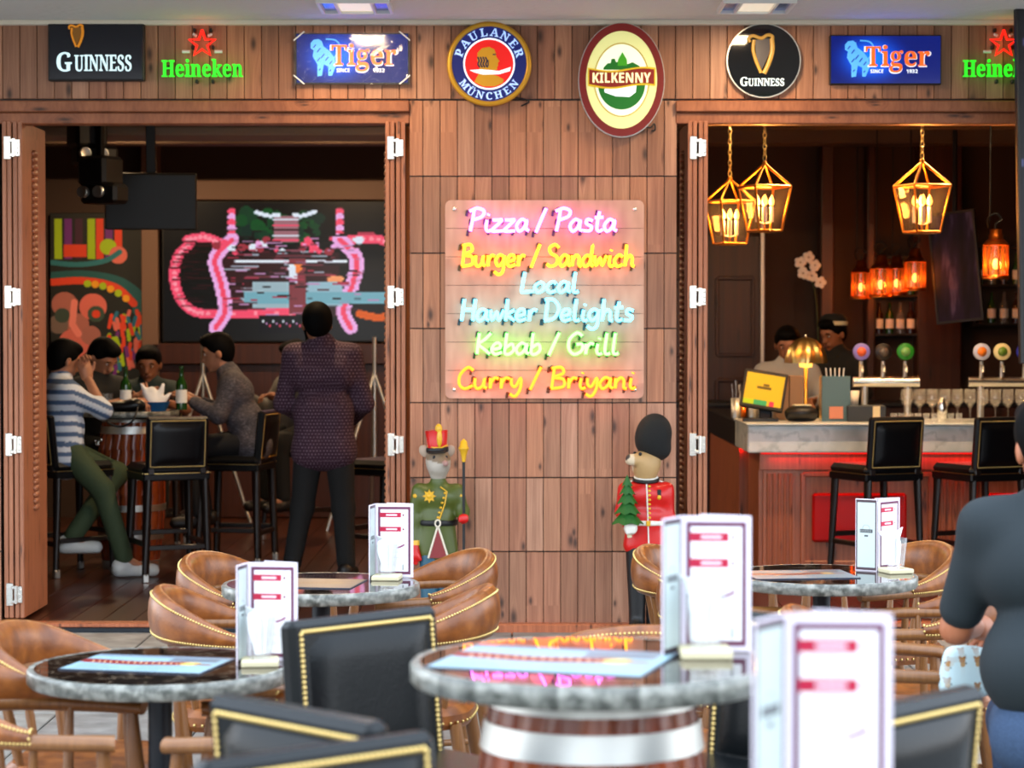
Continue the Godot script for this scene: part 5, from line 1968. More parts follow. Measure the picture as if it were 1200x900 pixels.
# ------------------------------------------------------------------ the bar behind the right opening
func lantern_cage(label: String, at: Vector3, s: float, chain_top: float) -> void:
	var t := thing("pendant_lantern", label, "pendant lamp", at, 0.35, "brass cage pendant lanterns")
	var f := Shape.new()
	var top := 0.105 * s
	var up := 0.155 * s
	var low := 0.10 * s
	var c := []
	for k in 4:
		var a := TAU * k / 4.0 + PI / 4
		c.append(Vector3(cos(a), 0, sin(a)))
	for k in 4:
		var a: Vector3 = c[k]
		var b: Vector3 = c[(k + 1) % 4]
		for q in [[a * up + Vector3(0, top, 0), b * up + Vector3(0, top, 0)], [a * low + Vector3(0, -0.14 * s, 0), b * low + Vector3(0, -0.14 * s, 0)], [a * up + Vector3(0, top, 0), a * low + Vector3(0, -0.14 * s, 0)], [a * up + Vector3(0, top, 0), Vector3(0, 0.235 * s, 0)]]:
			f.sweep([q[0], q[1]], [Vector2(0.0075, 0.0075) * s, Vector2(0.0075, 0.0075) * s], 4)
	f.ball(Vector3(0, 0.238 * s, 0), Vector3.ONE * 0.014 * s, 8, 6)
	f.taper(Vector3(0, -0.14 * s, 0), Vector3(0, -0.085 * s, 0), 0.006 * s, 0.006 * s, 6)
	for k in 4:
		f.taper(Vector3(0, -0.14 * s, 0), c[k] * low + Vector3(0, -0.14 * s, 0), 0.005 * s, 0.005 * s, 4)
	part(t, "cage", f, mat_once("lantern_brass", Color(0.80, 0.52, 0.20), 0.35, 1.0), "brass cage")
	var p := Shape.new()
	for k in 4:
		var a: Vector3 = c[k]
		var b: Vector3 = c[(k + 1) % 4]
		p.smooth(false)
		p.quad(a * low + Vector3(0, -0.14 * s, 0), b * low + Vector3(0, -0.14 * s, 0), b * up + Vector3(0, top, 0), a * up + Vector3(0, top, 0))
	var pane := mat_once("thin_pane", Color(1, 1, 1, 0.01), 0.02)
	pane.transparency = BaseMaterial3D.TRANSPARENCY_ALPHA
	pane.metallic_specular = 0.25
	part(t, "panes", p, pane)
	for k in 4:
		var q: Vector3 = c[k].rotated(Vector3.UP, 0.4) * 0.04 * s
		var cd := Shape.new()
		cd.taper(q + Vector3(0, -0.09 * s, 0), q + Vector3(0, -0.005 * s, 0), 0.011 * s, 0.011 * s, 10)
		cd.taper(Vector3(0, -0.10 * s, 0), q + Vector3(0, -0.09 * s, 0), 0.004 * s, 0.004 * s, 6)
		var candle := part(t, "candle", cd, mats.cream_paint)
		var fl := Shape.new()
		fl.lathe([Vector2(0, 0), Vector2(0.012 * s, 0.012 * s), Vector2(0.015 * s, 0.028 * s), Vector2(0.008 * s, 0.050 * s), Vector2(0, 0.066 * s)], 10)
		var o := part(candle, "bulb", fl, glow_once("bulb_glow", Color(1, 0.9, 0.6), Color(1.0, 0.70, 0.30), 3.2))
		o.position = q + Vector3(0, -0.003 * s, 0)
	omni(t, Vector3(0, 0.015 * s, 0), Color(1.0, 0.62, 0.27), 0.75, 0.05)
	var ch := Shape.new()
	var yy := 0.25 * s
	var k2 := 0
	while yy < chain_top - at.y:
		var link := []
		for k in 9:
			var a := TAU * k / 8.0
			link.append(Vector3(cos(a) * 0.010, yy + 0.018 + sin(a) * 0.02, 0).rotated(Vector3.UP, PI / 2 * (k2 % 2)))
		ch.tube(link, 0.003, 5, false)
		yy += 0.031
		k2 += 1
	part(t, "chain", ch, mats.brass)

func lantern_wall(label: String, at: Vector3, s: float, energy: float) -> void:
	var t := thing("copper_lantern", label, "lantern", at, 0.0, "copper ship lanterns above the bar")
	var g := Shape.new()
	g.lathe([Vector2(0, -0.125), Vector2(0.088, -0.125), Vector2(0.088, -0.125), Vector2(0.088, -0.105), Vector2(0.080, -0.10), Vector2(0.0, -0.10)], 8)
	g.lathe([Vector2(0.0, 0.085), Vector2(0.086, 0.085), Vector2(0.086, 0.085), Vector2(0.07, 0.105), Vector2(0.05, 0.125), Vector2(0.046, 0.125), Vector2(0.046, 0.15), Vector2(0.04, 0.155), Vector2(0.036, 0.185), Vector2(0.0, 0.19)], 8)
	for k in 8:
		var a := TAU * k / 8.0
		g.taper(Vector3(cos(a) * 0.078, -0.105, sin(a) * 0.078), Vector3(cos(a) * 0.078, 0.09, sin(a) * 0.078), 0.006, 0.006, 5)
	var fr := part(t, "frame", g, mats.copper)
	fr.scale = Vector3.ONE * s
	g = Shape.new()
	g.lathe([Vector2(0.074, -0.10), Vector2(0.074, 0.085)], 8)
	part(t, "panes", g, mats.amber_glass).scale = Vector3.ONE * s
	g = Shape.new()
	g.ball(Vector3(0, -0.03, 0), Vector3(0.022, 0.034, 0.022), 12, 8)
	part(t, "bulb", g, glow_once("bulb_glow", Color(1, 0.9, 0.6), Color(1.0, 0.70, 0.30), 3.2)).scale = Vector3.ONE * s
	g = Shape.new()
	g.tube(smooth_path([Vector3(0, 0.185, 0), Vector3(0.0, 0.22, 0), Vector3(0.035, 0.25, 0), Vector3(0.0, 0.285, 0), Vector3(-0.045, 0.255, -0.02), Vector3(-0.03, 0.20, -0.06)], 6), 0.007, 6)
	part(t, "hook", g, mats.black_metal).scale = Vector3.ONE * s
	g = Shape.new()
	g.taper(Vector3(-0.03, 0.24, -0.03) * s, Vector3(-0.03 * s, 3.095 - at.y, -0.03 * s), 0.006, 0.006, 6)
	part(t, "hanging_rod", g, mats.black_metal)
	omni(t, Vector3(0, -0.03, 0) * s, Color(1.0, 0.52, 0.16), energy, 0.03)

func wine_glass_mesh() -> ArrayMesh:
	var g := Shape.new()
	g.lathe([Vector2(0, 0), Vector2(0.032, 0), Vector2(0.032, 0.002), Vector2(0.006, 0.006), Vector2(0.004, 0.012), Vector2(0.004, 0.085), Vector2(0.012, 0.095), Vector2(0.030, 0.115), Vector2(0.037, 0.145), Vector2(0.033, 0.20), Vector2(0.031, 0.20), Vector2(0.035, 0.145), Vector2(0.028, 0.118), Vector2(0.0, 0.10)], 14)
	return g.done()

func tap(label: String, at: Vector3, ring_c: Color, mid_c: Color) -> void:
	var t := thing("beer_tap", label, "beer tap", at)
	var g := Shape.new()
	g.taper(Vector3.ZERO, Vector3(0, 0.10, 0), 0.014, 0.012, 8)
	g.tube([Vector3(0, 0.07, 0), Vector3(0, 0.065, 0.05), Vector3(0, 0.03, 0.06)], 0.009, 8)
	part(t, "spout", g, mats.steel)
	g = Shape.new()
	g.xf = Transform3D(Basis(Vector3.RIGHT, PI / 2), Vector3(0, 0.16, 0))
	g.lathe([Vector2(0, 0), Vector2(0.054, 0), Vector2(0.054, 0), Vector2(0.054, 0.02), Vector2(0.048, 0.024), Vector2(0.0, 0.024)], 24)
	var m := mat("tap_ring_%s" % t.name, ring_c, 0.35)
	part(t, "badge", g, m, "round badge")
	g = Shape.new()
	g.xf = Transform3D(Basis(Vector3.RIGHT, PI / 2), Vector3(0, 0.16, 0.0245))
	g.lathe([Vector2(0, 0), Vector2(0.030, 0), Vector2(0.030, 0.002), Vector2(0, 0.002)], 20)
	part(t, "emblem", g, mat("tap_mid_%s" % t.name, mid_c, 0.35))

func build_bar() -> void:
	var Y := 0.94
	var zf := -2.40                                            # front face of the counter
	var t := thing("bar_counter", "wooden bar counter with marble top, fluted pilasters and red glow", "bar counter", Vector3(0, FLOOR_IN, 0))
	var y0 := -FLOOR_IN
	var g := Shape.new()
	g.box(Vector3(2.87, y0 + 0.40, zf - 0.30), Vector3(2.72, 0.72, 0.60))
	part(t, "body", g, mats.cherry_wood)
	var rt := thing("bar_return", "dark return of the bar counter running back along the open door", "bar counter", Vector3(0, FLOOR_IN, 0))
	g = Shape.new()
	g.box(Vector3(1.55, y0 + 0.40, -4.13), Vector3(0.18, 0.72, 2.1))
	part(rt, "body", g, mats.cherry_wood)
	g = Shape.new()
	g.box(Vector3(2.85, y0 + Y - 0.085, zf - 0.27), Vector3(2.84, 0.17, 0.76), 0.008)
	part(t, "marble_slab", g, mats.bar_marble, "pale veined marble slab")
	g = Shape.new()
	g.box(Vector3(1.55, y0 + Y - 0.085, -4.13), Vector3(0.24, 0.165, 2.12), 0.008)
	part(rt, "dark_slab", g, mats.black_paint)
	g = Shape.new()
	g.box(Vector3(2.85, y0 + Y + 0.004, zf - 0.26), Vector3(2.86, 0.012, 0.79), 0.003)
	part(t, "top_edge", g, mats.bar_marble)
	g = Shape.new()
	g.box(Vector3(2.87, y0 + 0.71, zf + 0.012), Vector3(2.72, 0.10, 0.03), 0.004)
	part(t, "frieze", g, mats.cherry_wood)
	g = Shape.new()
	g.box(Vector3(2.87, y0 + 0.766, zf + 0.032), Vector3(2.70, 0.008, 0.012))
	part(t, "light_strip", g, glow("red_strip_glow", Color(0.9, 0.1, 0.05), Color(1.0, 0.05, 0.02), 1.8), "red light strip")
	area(t, Vector3(2.87, y0 + 0.755, zf + 0.05), Vector3(-PI / 2 - 0.5, 0, 0), 2.6, 0.02, Color(1.0, 0.06, 0.03), 0.45)
	area(rt, Vector3(1.47, y0 + 0.755, -4.05), Vector3(-PI / 2, 0.0, 0), 0.02, 2.0, Color(1.0, 0.03, 0.08), 0.35)
	for px in [1.555, 2.60, 3.65]:
		g = Shape.new()
		g.box(Vector3(px + 0.08, y0 + 0.36, zf + 0.008), Vector3(0.20, 0.64, 0.016), 0.002)
		part(t, "pilaster", g, mats.cherry_wood)
		for k in 5:
			g = Shape.new()
			g.taper(Vector3(px + 0.012 + 0.034 * k, y0 + 0.08, zf + 0.016), Vector3(px + 0.012 + 0.034 * k, y0 + 0.64, zf + 0.016), 0.012, 0.012, 8)
			part(t, "flute", g, mats.cherry_wood)
	for px in [[1.78, 2.56], [2.83, 3.61]]:
		g = Shape.new()
		for q in [[(px[0] + px[1]) / 2, 0.635, px[1] - px[0], 0.03], [(px[0] + px[1]) / 2, 0.09, px[1] - px[0], 0.03]]:
			g.box(Vector3(q[0], y0 + q[1], zf + 0.012), Vector3(q[2], q[3], 0.028), 0.004)
		for q in px:
			g.box(Vector3(q, y0 + 0.36, zf + 0.012), Vector3(0.03, 0.56, 0.028), 0.004)
		part(t, "panel_moulding", g, mats.cherry_wood)
		g = Shape.new()
		g.box(Vector3(lerpf(px[0], px[1], 0.44), y0 + 0.37, zf + 0.022), Vector3((px[1] - px[0]) * 0.74, 0.30, 0.03), 0.014)
		part(t, "upholstered_panel", g, mats.red_leather, "red leather pad")
	# stools at the bar
	var grp := "black bar stools at the bar counter"
	var st := make_stool("black bar stool at the marble bar, next to the card menu", grp, "black_leather")
	st.position = Vector3(2.15, FLOOR_IN, -1.93)
	st.rotation.y = -2.72
	copy(st, Vector3(2.76, FLOOR_IN, -1.93), -2.72, "black bar stool at the marble bar, behind the seated person's head", grp)
	# back wall: panelled door, shelves with bottles, dark column
	var d := structure("door_4", Vector3(1.55, 0, -6.2))
	g = Shape.new()
	g.box(Vector3(0, 1.15, 0), Vector3(0.86, 2.2, 0.06), 0.004)
	part(d, "leaf", g, mats.panel_wood)
	for q in [[-0.19, 1.62, 0.28, 0.60], [0.19, 1.62, 0.28, 0.60], [-0.19, 0.75, 0.28, 0.75], [0.19, 0.75, 0.28, 0.75]]:
		g = Shape.new()
		for e in [[0, q[3] / 2, q[2], 0.03], [0, -q[3] / 2, q[2], 0.03], [q[2] / 2, 0, 0.03, q[3]], [-q[2] / 2, 0, 0.03, q[3]]]:
			g.box(Vector3(q[0] + e[0], q[1] + e[1], 0.04), Vector3(e[2], e[3], 0.03), 0.006)
		part(d, "panel", g, mats.panel_wood)
	g = Shape.new()
	g.box(Vector3(0.40, 1.6, 0.07), Vector3(0.03, 1.5, 0.02), 0.004)
	part(d, "edge_plate", g, mats.steel)
	for col in [[2.30, 0.10], [3.12, 0.34], [2.62, 0.06]]:
		var tr := structure("trim_%d" % (7 + int(col[0] * 10)))
		g = Shape.new()
		g.box(Vector3(col[0] * 1.06, 1.5, -6.1), Vector3(col[1], 3.0, 0.2), 0.01)
		part(tr, "column", g, mats.panel_wood)
	for s in [[2.98, 1.52, 0.34, "shelf of bottles beneath the copper lanterns"], [3.78, 1.60, 0.40, "shelf of bottles beside the hooked copper lantern"]]:
		t = thing("bottle_shelf", s[3], "shelf", Vector3(s[0], s[1], -6.08))
		g = Shape.new()
		g.box(Vector3(0, 0.25, -0.12), Vector3(s[2], 0.62, 0.02))
		part(t, "back_panel", g, mats.dark_frame_wood)
		for k in 3:
			g = Shape.new()
			g.box(Vector3(0, -0.04 + 0.30 * k, -0.03), Vector3(s[2], 0.02, 0.16), 0.003)
			part(t, "shelf_board", g, mats.dark_frame_wood)
		for e in [-1.0, 1.0]:
			g = Shape.new()
			g.box(Vector3(e * s[2] / 2, 0.25, -0.03), Vector3(0.02, 0.62, 0.16), 0.003)
			part(t, "side", g, mats.steel if e > 0 else mats.dark_frame_wood)
		for k in 2:
			for q in 4:
				bottle(Vector3(s[0] - s[2] * 0.36 + q * s[2] * 0.24, s[1] - 0.03 + 0.30 * k, -6.11), 0.24, ["brown_glass", "green_glass", "clear_glass"][(q + k) % 3], "bottle on the %s" % s[3], "bottles behind the bar: " + s[3])
	# tilted violet screen hung from the ceiling
	t = thing("tilted_screen", "tilted violet screen hung from the ceiling behind the bar", "screen", Vector3(3.27, 1.98, -5.2), -0.5)
	g = Shape.new()
	g.box(Vector3(-0.02, 0.76, -0.03), Vector3(0.03, 0.72, 0.03), 0.003)
	part(t, "ceiling_rod", g, mats.black_metal)
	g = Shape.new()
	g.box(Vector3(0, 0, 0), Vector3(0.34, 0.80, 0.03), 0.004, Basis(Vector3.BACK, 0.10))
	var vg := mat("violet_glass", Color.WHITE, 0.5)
	vg.albedo_texture = noise_tex(0.01, [[0.0, Color(0.07, 0.06, 0.12)], [0.55, Color(0.16, 0.13, 0.26)], [0.7, Color(0.34, 0.30, 0.46)], [1.0, Color(0.12, 0.10, 0.2)]], 128, 20.0, 51)  # paler streaks in the violet colour stand for reflections
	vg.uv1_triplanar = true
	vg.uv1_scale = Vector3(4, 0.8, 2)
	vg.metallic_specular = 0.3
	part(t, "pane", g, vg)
	g = Shape.new()
	for e in [-1.0, 1.0]:
		g.box(Vector3(0.17 * e, 0, 0.0).rotated(Vector3.BACK, 0.10), Vector3(0.02, 0.82, 0.04), 0.004, Basis(Vector3.BACK, 0.10))
		g.box(Vector3(0, 0.40 * e, 0.0).rotated(Vector3.BACK, 0.10), Vector3(0.34, 0.02, 0.04), 0.004, Basis(Vector3.BACK, 0.10))
	part(t, "frame", g, mats.dark_frame_wood)
	# lanterns
	lantern_cage("brass cage lantern with candle bulbs, the nearer of a pair", Vector3(1.41, 2.21, -1.25), 1.0, 2.9)
	lantern_cage("brass cage lantern with candle bulbs, the farther of a pair", Vector3(1.29, 2.17, -2.0), 1.02, 3.07)
	lantern_cage("brass cage lantern with candle bulbs hanging alone above the bar stools", Vector3(2.29, 2.21, -1.25), 1.05, 2.9)
	lantern_wall("copper lantern left of the bottle shelf, larger one", Vector3(2.72, 1.88, -5.2), 1.0, 0.13)
	lantern_wall("copper lantern left of the bottle shelf, smaller farther one", Vector3(2.66, 1.87, -5.75), 0.95, 0.07)
	lantern_wall("copper lantern straight above the bottle shelf", Vector3(2.97, 1.93, -5.2), 1.0, 0.13)
	lantern_wall("copper lantern half hidden behind the one above the bottle shelf", Vector3(2.93, 1.90, -5.75), 0.95, 0.07)
	lantern_wall("copper lantern on a black hook beside the hanging screen", Vector3(3.03, 1.96, -2.75), 1.0, 0.30)
	# things on the counter
	var y := Y + 0.010
	t = thing("till_screen", "tilted till with a yellow touch screen", "till", Vector3(1.545, y, -2.62), -0.12)
	g = Shape.new()
	g.box(Vector3(0, 0.01, 0), Vector3(0.22, 0.02, 0.18), 0.004)
	g.box(Vector3(0.03, 0.07, -0.02), Vector3(0.08, 0.14, 0.06), 0.01, Basis(Vector3.RIGHT, -0.3))
	part(t, "stand", g, mats.blue_black_metal)
	var tilt := Basis(Vector3.BACK, -0.16) * Basis(Vector3.RIGHT, -0.35)
	g = Shape.new()
	g.box(Vector3(0.02, 0.19, 0.0), Vector3(0.27, 0.25, 0.03), 0.006, tilt)
	part(t, "display_case", g, mats.black_paint)
	var im := Image.create(64, 64, false, Image.FORMAT_RGB8)
	im.fill(Color(0.75, 0.62, 0.12))
	im.fill_rect(Rect2i(20, 26, 24, 5), Color(0.30, 0.24, 0.10))
	im.fill_rect(Rect2i(30, 20, 10, 5), Color(0.36, 0.28, 0.10))
	im.fill_rect(Rect2i(0, 54, 18, 10), Color(0.60, 0.70, 0.10))
	im.fill_rect(Rect2i(18, 54, 22, 10), Color(0.12, 0.55, 0.35))
	im.fill_rect(Rect2i(44, 54, 8, 10), Color(0.75, 0.15, 0.30))
	var tm := picture("till_picture", im, 0.3)
	tm.emission_enabled = true
	tm.emission = Color.BLACK
	tm.emission_texture = tm.albedo_texture
	tm.emission_energy_multiplier = 0.45
	g = Shape.new()
	g.xf = Transform3D(tilt, Vector3(0.02, 0.19, 0) + tilt * Vector3(0, 0, 0.0155))
	g.face(Vector3.ZERO, 0.235, 0.205)
	part(t, "touch_screen", g, tm)
	t = thing("receipt_printer", "rounded black receipt printer with a pale top", "printer", Vector3(1.79, y, -2.56), 0.1)
	g = Shape.new()
	nets(g, [egg(Vector3(0, 0.055, 0), Vector3(0.105, 0.05, 0.09)), bone(Vector3(-0.07, 0.03, 0), Vector3(0.07, 0.03, 0), 0.028, 0.028, 0.02)], 0.012)
	part(t, "case", g, mats.black_paint)
	g = Shape.new()
	g.box(Vector3(0, 0.102, 0.02), Vector3(0.11, 0.01, 0.06), 0.003)
	part(t, "paper", g, mats.cream_box)
	t = thing("leaflet_holder", "pair of pale board boxes behind the till", "holder", Vector3(1.735, y, -2.80), 0.2)
	for k in 2:
		g = Shape.new()
		g.box(Vector3(-0.045 + 0.095 * k, 0.14, 0), Vector3(0.088, 0.28, 0.05), 0.003)
		part(t, "box", g, mat_once("kraft_board", Color(0.55, 0.43, 0.33), 0.8))
	t = thing("clear_organiser", "clear acrylic organiser with straws and a peach card", "organiser", Vector3(2.005, y, -2.62), 0.0)
	g = Shape.new()
	for e in [-1.0, 1.0]:
		g.box(Vector3(0.085 * e, 0.14, 0), Vector3(0.006, 0.28, 0.12), 0.001)
		g.box(Vector3(0, 0.14, 0.06 * e), Vector3(0.17, 0.28, 0.005), 0.001)
	part(t, "walls", g, mat_once("smoky_acrylic", Color(0.30, 0.40, 0.42), 0.15))
	g = Shape.new()
	g.box(Vector3(0, 0.055, 0.066), Vector3(0.085, 0.075, 0.004), 0.001)
	part(t, "card", g, mat("peach_card", Color(0.80, 0.52, 0.42), 0.7), "peach card")
	g = Shape.new()
	for k in 5:
		g.taper(Vector3(-0.04 + 0.02 * k, 0.15, 0.02), Vector3(-0.055 + 0.028 * k, 0.33, 0.0), 0.004, 0.004, 6)
	part(t, "straws", g, mats.white_plastic)
	t = thing("condiment_tray", "low dark caddy with a pale cup on the marble bar", "caddy", Vector3(2.19, y, -2.60))
	g = Shape.new()
	g.box(Vector3(0, 0.05, 0), Vector3(0.24, 0.10, 0.14), 0.006)
	part(t, "box", g, mat("slate_plastic", Color(0.16, 0.18, 0.20), 0.5))
	g = Shape.new()
	g.lathe([Vector2(0, 0.10), Vector2(0.028, 0.10), Vector2(0.036, 0.19), Vector2(0.033, 0.19), Vector2(0, 0.12)], 16)
	part(t, "cup", g, mats.cream_paint).position = Vector3(-0.07, 0, 0)
	g = Shape.new()
	g.box(Vector3(0.06, 0.06, 0.072), Vector3(0.045, 0.07, 0.004), 0.001)
	part(t, "tag", g, mats.cream_box)
	# brass dome lamp
	t = thing("dome_lamp", "ribbed brass dome lamp on a stem behind the till", "table lamp", Vector3(1.875, y, -3.0))
	g = Shape.new()
	g.lathe([Vector2(0, 0), Vector2(0.07, 0), Vector2(0.07, 0.012), Vector2(0.012, 0.02), Vector2(0.012, 0.36), Vector2(0, 0.36)], 16)
	part(t, "stem", g, mats.brass)
	g = Shape.new()
	g.smooth()
	for j in 10:
		for i in 48:
			var q := []
			for c in [[0, 0], [1, 0], [1, 1], [0, 1]]:
				var a: float = TAU * (i + c[0]) / 48.0
				var b: float = PI / 2 * (j + c[1]) / 10.0
				var r := 0.132 * cos(b) * (1.0 + 0.05 * cos(a * 8.0))
				q.append(Vector3(cos(a) * r, 0.355 + 0.165 * sin(b), -sin(a) * r))
			g.quad(q[0], q[1], q[2], q[3])
	part(t, "dome_shade", g, mats.brass, "ribbed brass dome")
	g = Shape.new()
	g.ball(Vector3(0, 0.53, 0), Vector3.ONE * 0.012, 8, 6)
	part(t, "finial", g, mats.bright_steel)
	g = Shape.new()
	g.lathe([Vector2(0, 0.325), Vector2(0.04, 0.33), Vector2(0.045, 0.365), Vector2(0, 0.37)], 16)
	part(t, "bulb", g, glow_once("dome_bulb", Color(1, 0.9, 0.6), Color(1.0, 0.72, 0.30), 2.2))
	omni(t, Vector3(0, 0.345, 0), Color(1.0, 0.70, 0.35), 0.10, 0.03)
	# utensil jars left of the till
	for k in 4:
		var jar := thing("utensil_jar", ["steel jar of bar tools at the dark end of the counter", "copper jar of stirrers at the dark end of the counter", "tall steel shaker at the dark end of the counter", "glass jar of straws at the dark end of the counter"][k], "jar", Vector3(1.44 + 0.055 * k, y, -3.1 - 0.14 * (k % 2)))
		g = Shape.new()
		var jh: float = [0.13, 0.10, 0.17, 0.12][k]
		g.lathe([Vector2(0, 0), Vector2(0.03, 0), Vector2(0.03, 0), Vector2(0.034, jh), Vector2(0.031, jh), Vector2(0.028, 0.01), Vector2(0, 0.01)], 14)
		part(jar, "vessel", g, [mats.steel, mats.copper, mats.steel, mats.clear_glass][k])
		g = Shape.new()
		for q in 4:
			var a := TAU * q / 4.0 + k
			g.taper(Vector3(cos(a) * 0.01, 0.02, sin(a) * 0.01), Vector3(cos(a) * 0.028, jh + 0.09 + 0.02 * (q % 2), sin(a) * 0.028), 0.004, 0.005, 6)
		part(jar, "tools", g, [mats.bright_steel, mats.cream_paint, mats.bright_steel, mats.white_plastic][k])
	# taps on their chrome rails
	for r in [[2.20, 2.56, "chrome tap rail beside the glasses"], [2.93, 3.35, "chrome tap rail at the far end of the bar"]]:
		t = thing("tap_rail", r[2], "tap rail", Vector3((r[0] + r[1]) / 2, y, -2.95))
		g = Shape.new()
		g.taper(Vector3(-(r[1] - r[0]) / 2 - 0.03, 0.235, 0), Vector3((r[1] - r[0]) / 2 + 0.03, 0.235, 0), 0.034, 0.034, 16)
		part(t, "rail", g, mats.bright_steel)
		for e in [-1.0, 1.0]:
			g = Shape.new()
			g.taper(Vector3(e * (r[1] - r[0]) * 0.38, 0, 0), Vector3(e * (r[1] - r[0]) * 0.38, 0.22, 0), 0.022, 0.022, 12)
			part(t, "post", g, mats.steel)
	var tz := -2.95
	tap("beer tap with violet and orange badge", Vector3(2.22, y + 0.268, tz), Color(0.50, 0.46, 0.78), Color(0.90, 0.40, 0.22))
	tap("beer tap with black badge", Vector3(2.36, y + 0.268, tz), Color(0.06, 0.05, 0.05), Color(0.30, 0.27, 0.25))
	tap("beer tap with green badge", Vector3(2.50, y + 0.268, tz), Color(0.12, 0.48, 0.12), Color(0.40, 0.62, 0.34))
	tap("beer tap with white and orange badge", Vector3(2.985, y + 0.268, tz), Color(0.72, 0.74, 0.84), Color(0.90, 0.48, 0.10))
	tap("beer tap with cream and green badge", Vector3(3.115, y + 0.268, tz), Color(0.82, 0.78, 0.58), Color(0.36, 0.50, 0.16))
	tap("beer tap with blue badge", Vector3(3.26, y + 0.268, tz), Color(0.10, 0.14, 0.60), Color(0.55, 0.62, 0.30))
	# rows of glasses
	var wm := wine_glass_mesh()
	var thin := mat("thin_stemware", Color(1.0, 0.97, 0.9, 0.03), 0.04)
	thin.transparency = BaseMaterial3D.TRANSPARENCY_ALPHA
	thin.metallic_specular = 0.4
	for k in 20:
		var o := MeshInstance3D.new()
		o.mesh = wm
		o.material_override = thin
		o.name = numbered("wine_glass")
		tag(o, "empty stemmed glass in the rows along the marble bar", "glass", "stemmed glasses on the bar")
		add_child(o)
		o.position = Vector3(2.43 + 0.078 * (k / 2) + 0.03 * (k % 2), y + 0.0005, -2.50 - 0.12 * (k % 2))
	var sg := Shape.new()
	sg.lathe([Vector2(0, 0), Vector2(0.018, 0), Vector2(0.022, 0.055), Vector2(0.020, 0.055), Vector2(0.016, 0.008), Vector2(0, 0.008)], 12)
	var sgm := sg.done()
	for k in 9:
		var o := MeshInstance3D.new()
		o.mesh = sgm
		o.material_override = mats.clear_glass
		o.name = numbered("shot_glass")
		tag(o, "small shot glass before the stemmed glasses", "glass", "shot glasses on the bar")
		add_child(o)
		o.position = Vector3(2.345 + 0.05 * (k % 9), y + 0.0005, -2.46)
	t = thing("steel_shaker", "plain steel shaker among the stemmed glasses", "shaker", Vector3(2.645, y, -2.475))
	g = Shape.new()
	g.lathe([Vector2(0, 0), Vector2(0.026, 0), Vector2(0.032, 0.10), Vector2(0.022, 0.13), Vector2(0.018, 0.15), Vector2(0, 0.152)], 16)
	part(t, "body", g, mats.bright_steel)
	# white orchids on the back counter
	var bc := thing("back_counter", "low dark counter along the back wall of the bar", "counter", Vector3(2.6, FLOOR_IN, -5.7))
	g = Shape.new()
	g.box(Vector3(0, 0.45, 0), Vector3(2.9, 0.90, 0.55), 0.006)
	part(bc, "cabinet", g, mats.panel_wood)
	g = Shape.new()
	g.box(Vector3(0, 0.915, 0.01), Vector3(2.94, 0.03, 0.60), 0.004)
	part(bc, "worktop", g, mats.black_paint)
	t = thing("orchid", "white orchid blossoms on a tall stem behind the bar", "plant", Vector3(2.30, FLOOR_IN + 0.93, -5.66))
	g = Shape.new()
	g.lathe([Vector2(0, 0), Vector2(0.06, 0), Vector2(0.075, 0.13), Vector2(0.06, 0.13), Vector2(0, 0.12)], 16)
	part(t, "pot", g, mats.black_paint)
	g = Shape.new()
	g.tube(smooth_path([Vector3(0, 0.12, 0), Vector3(0.02, 0.5, 0), Vector3(-0.01, 0.85, 0), Vector3(-0.10, 1.02, 0.02)], 6), 0.005, 6)
	part(t, "stem", g, mat("stem_green", Color(0.20, 0.26, 0.12), 0.6))
	for k in 6:
		g = Shape.new()
		for q in 5:
			var a := TAU * q / 5.0
			g.ball(Vector3(cos(a) * 0.026, sin(a) * 0.026, 0), Vector3(0.022, 0.022, 0.006), 8, 5)
		part(t, "blossom", g, mats.napkin).position = Vector3([-0.12, -0.06, -0.01, -0.10, -0.035, 0.03][k], [1.05, 1.09, 1.03, 0.97, 0.95, 0.90][k], 0.03 + 0.01 * (k % 2))

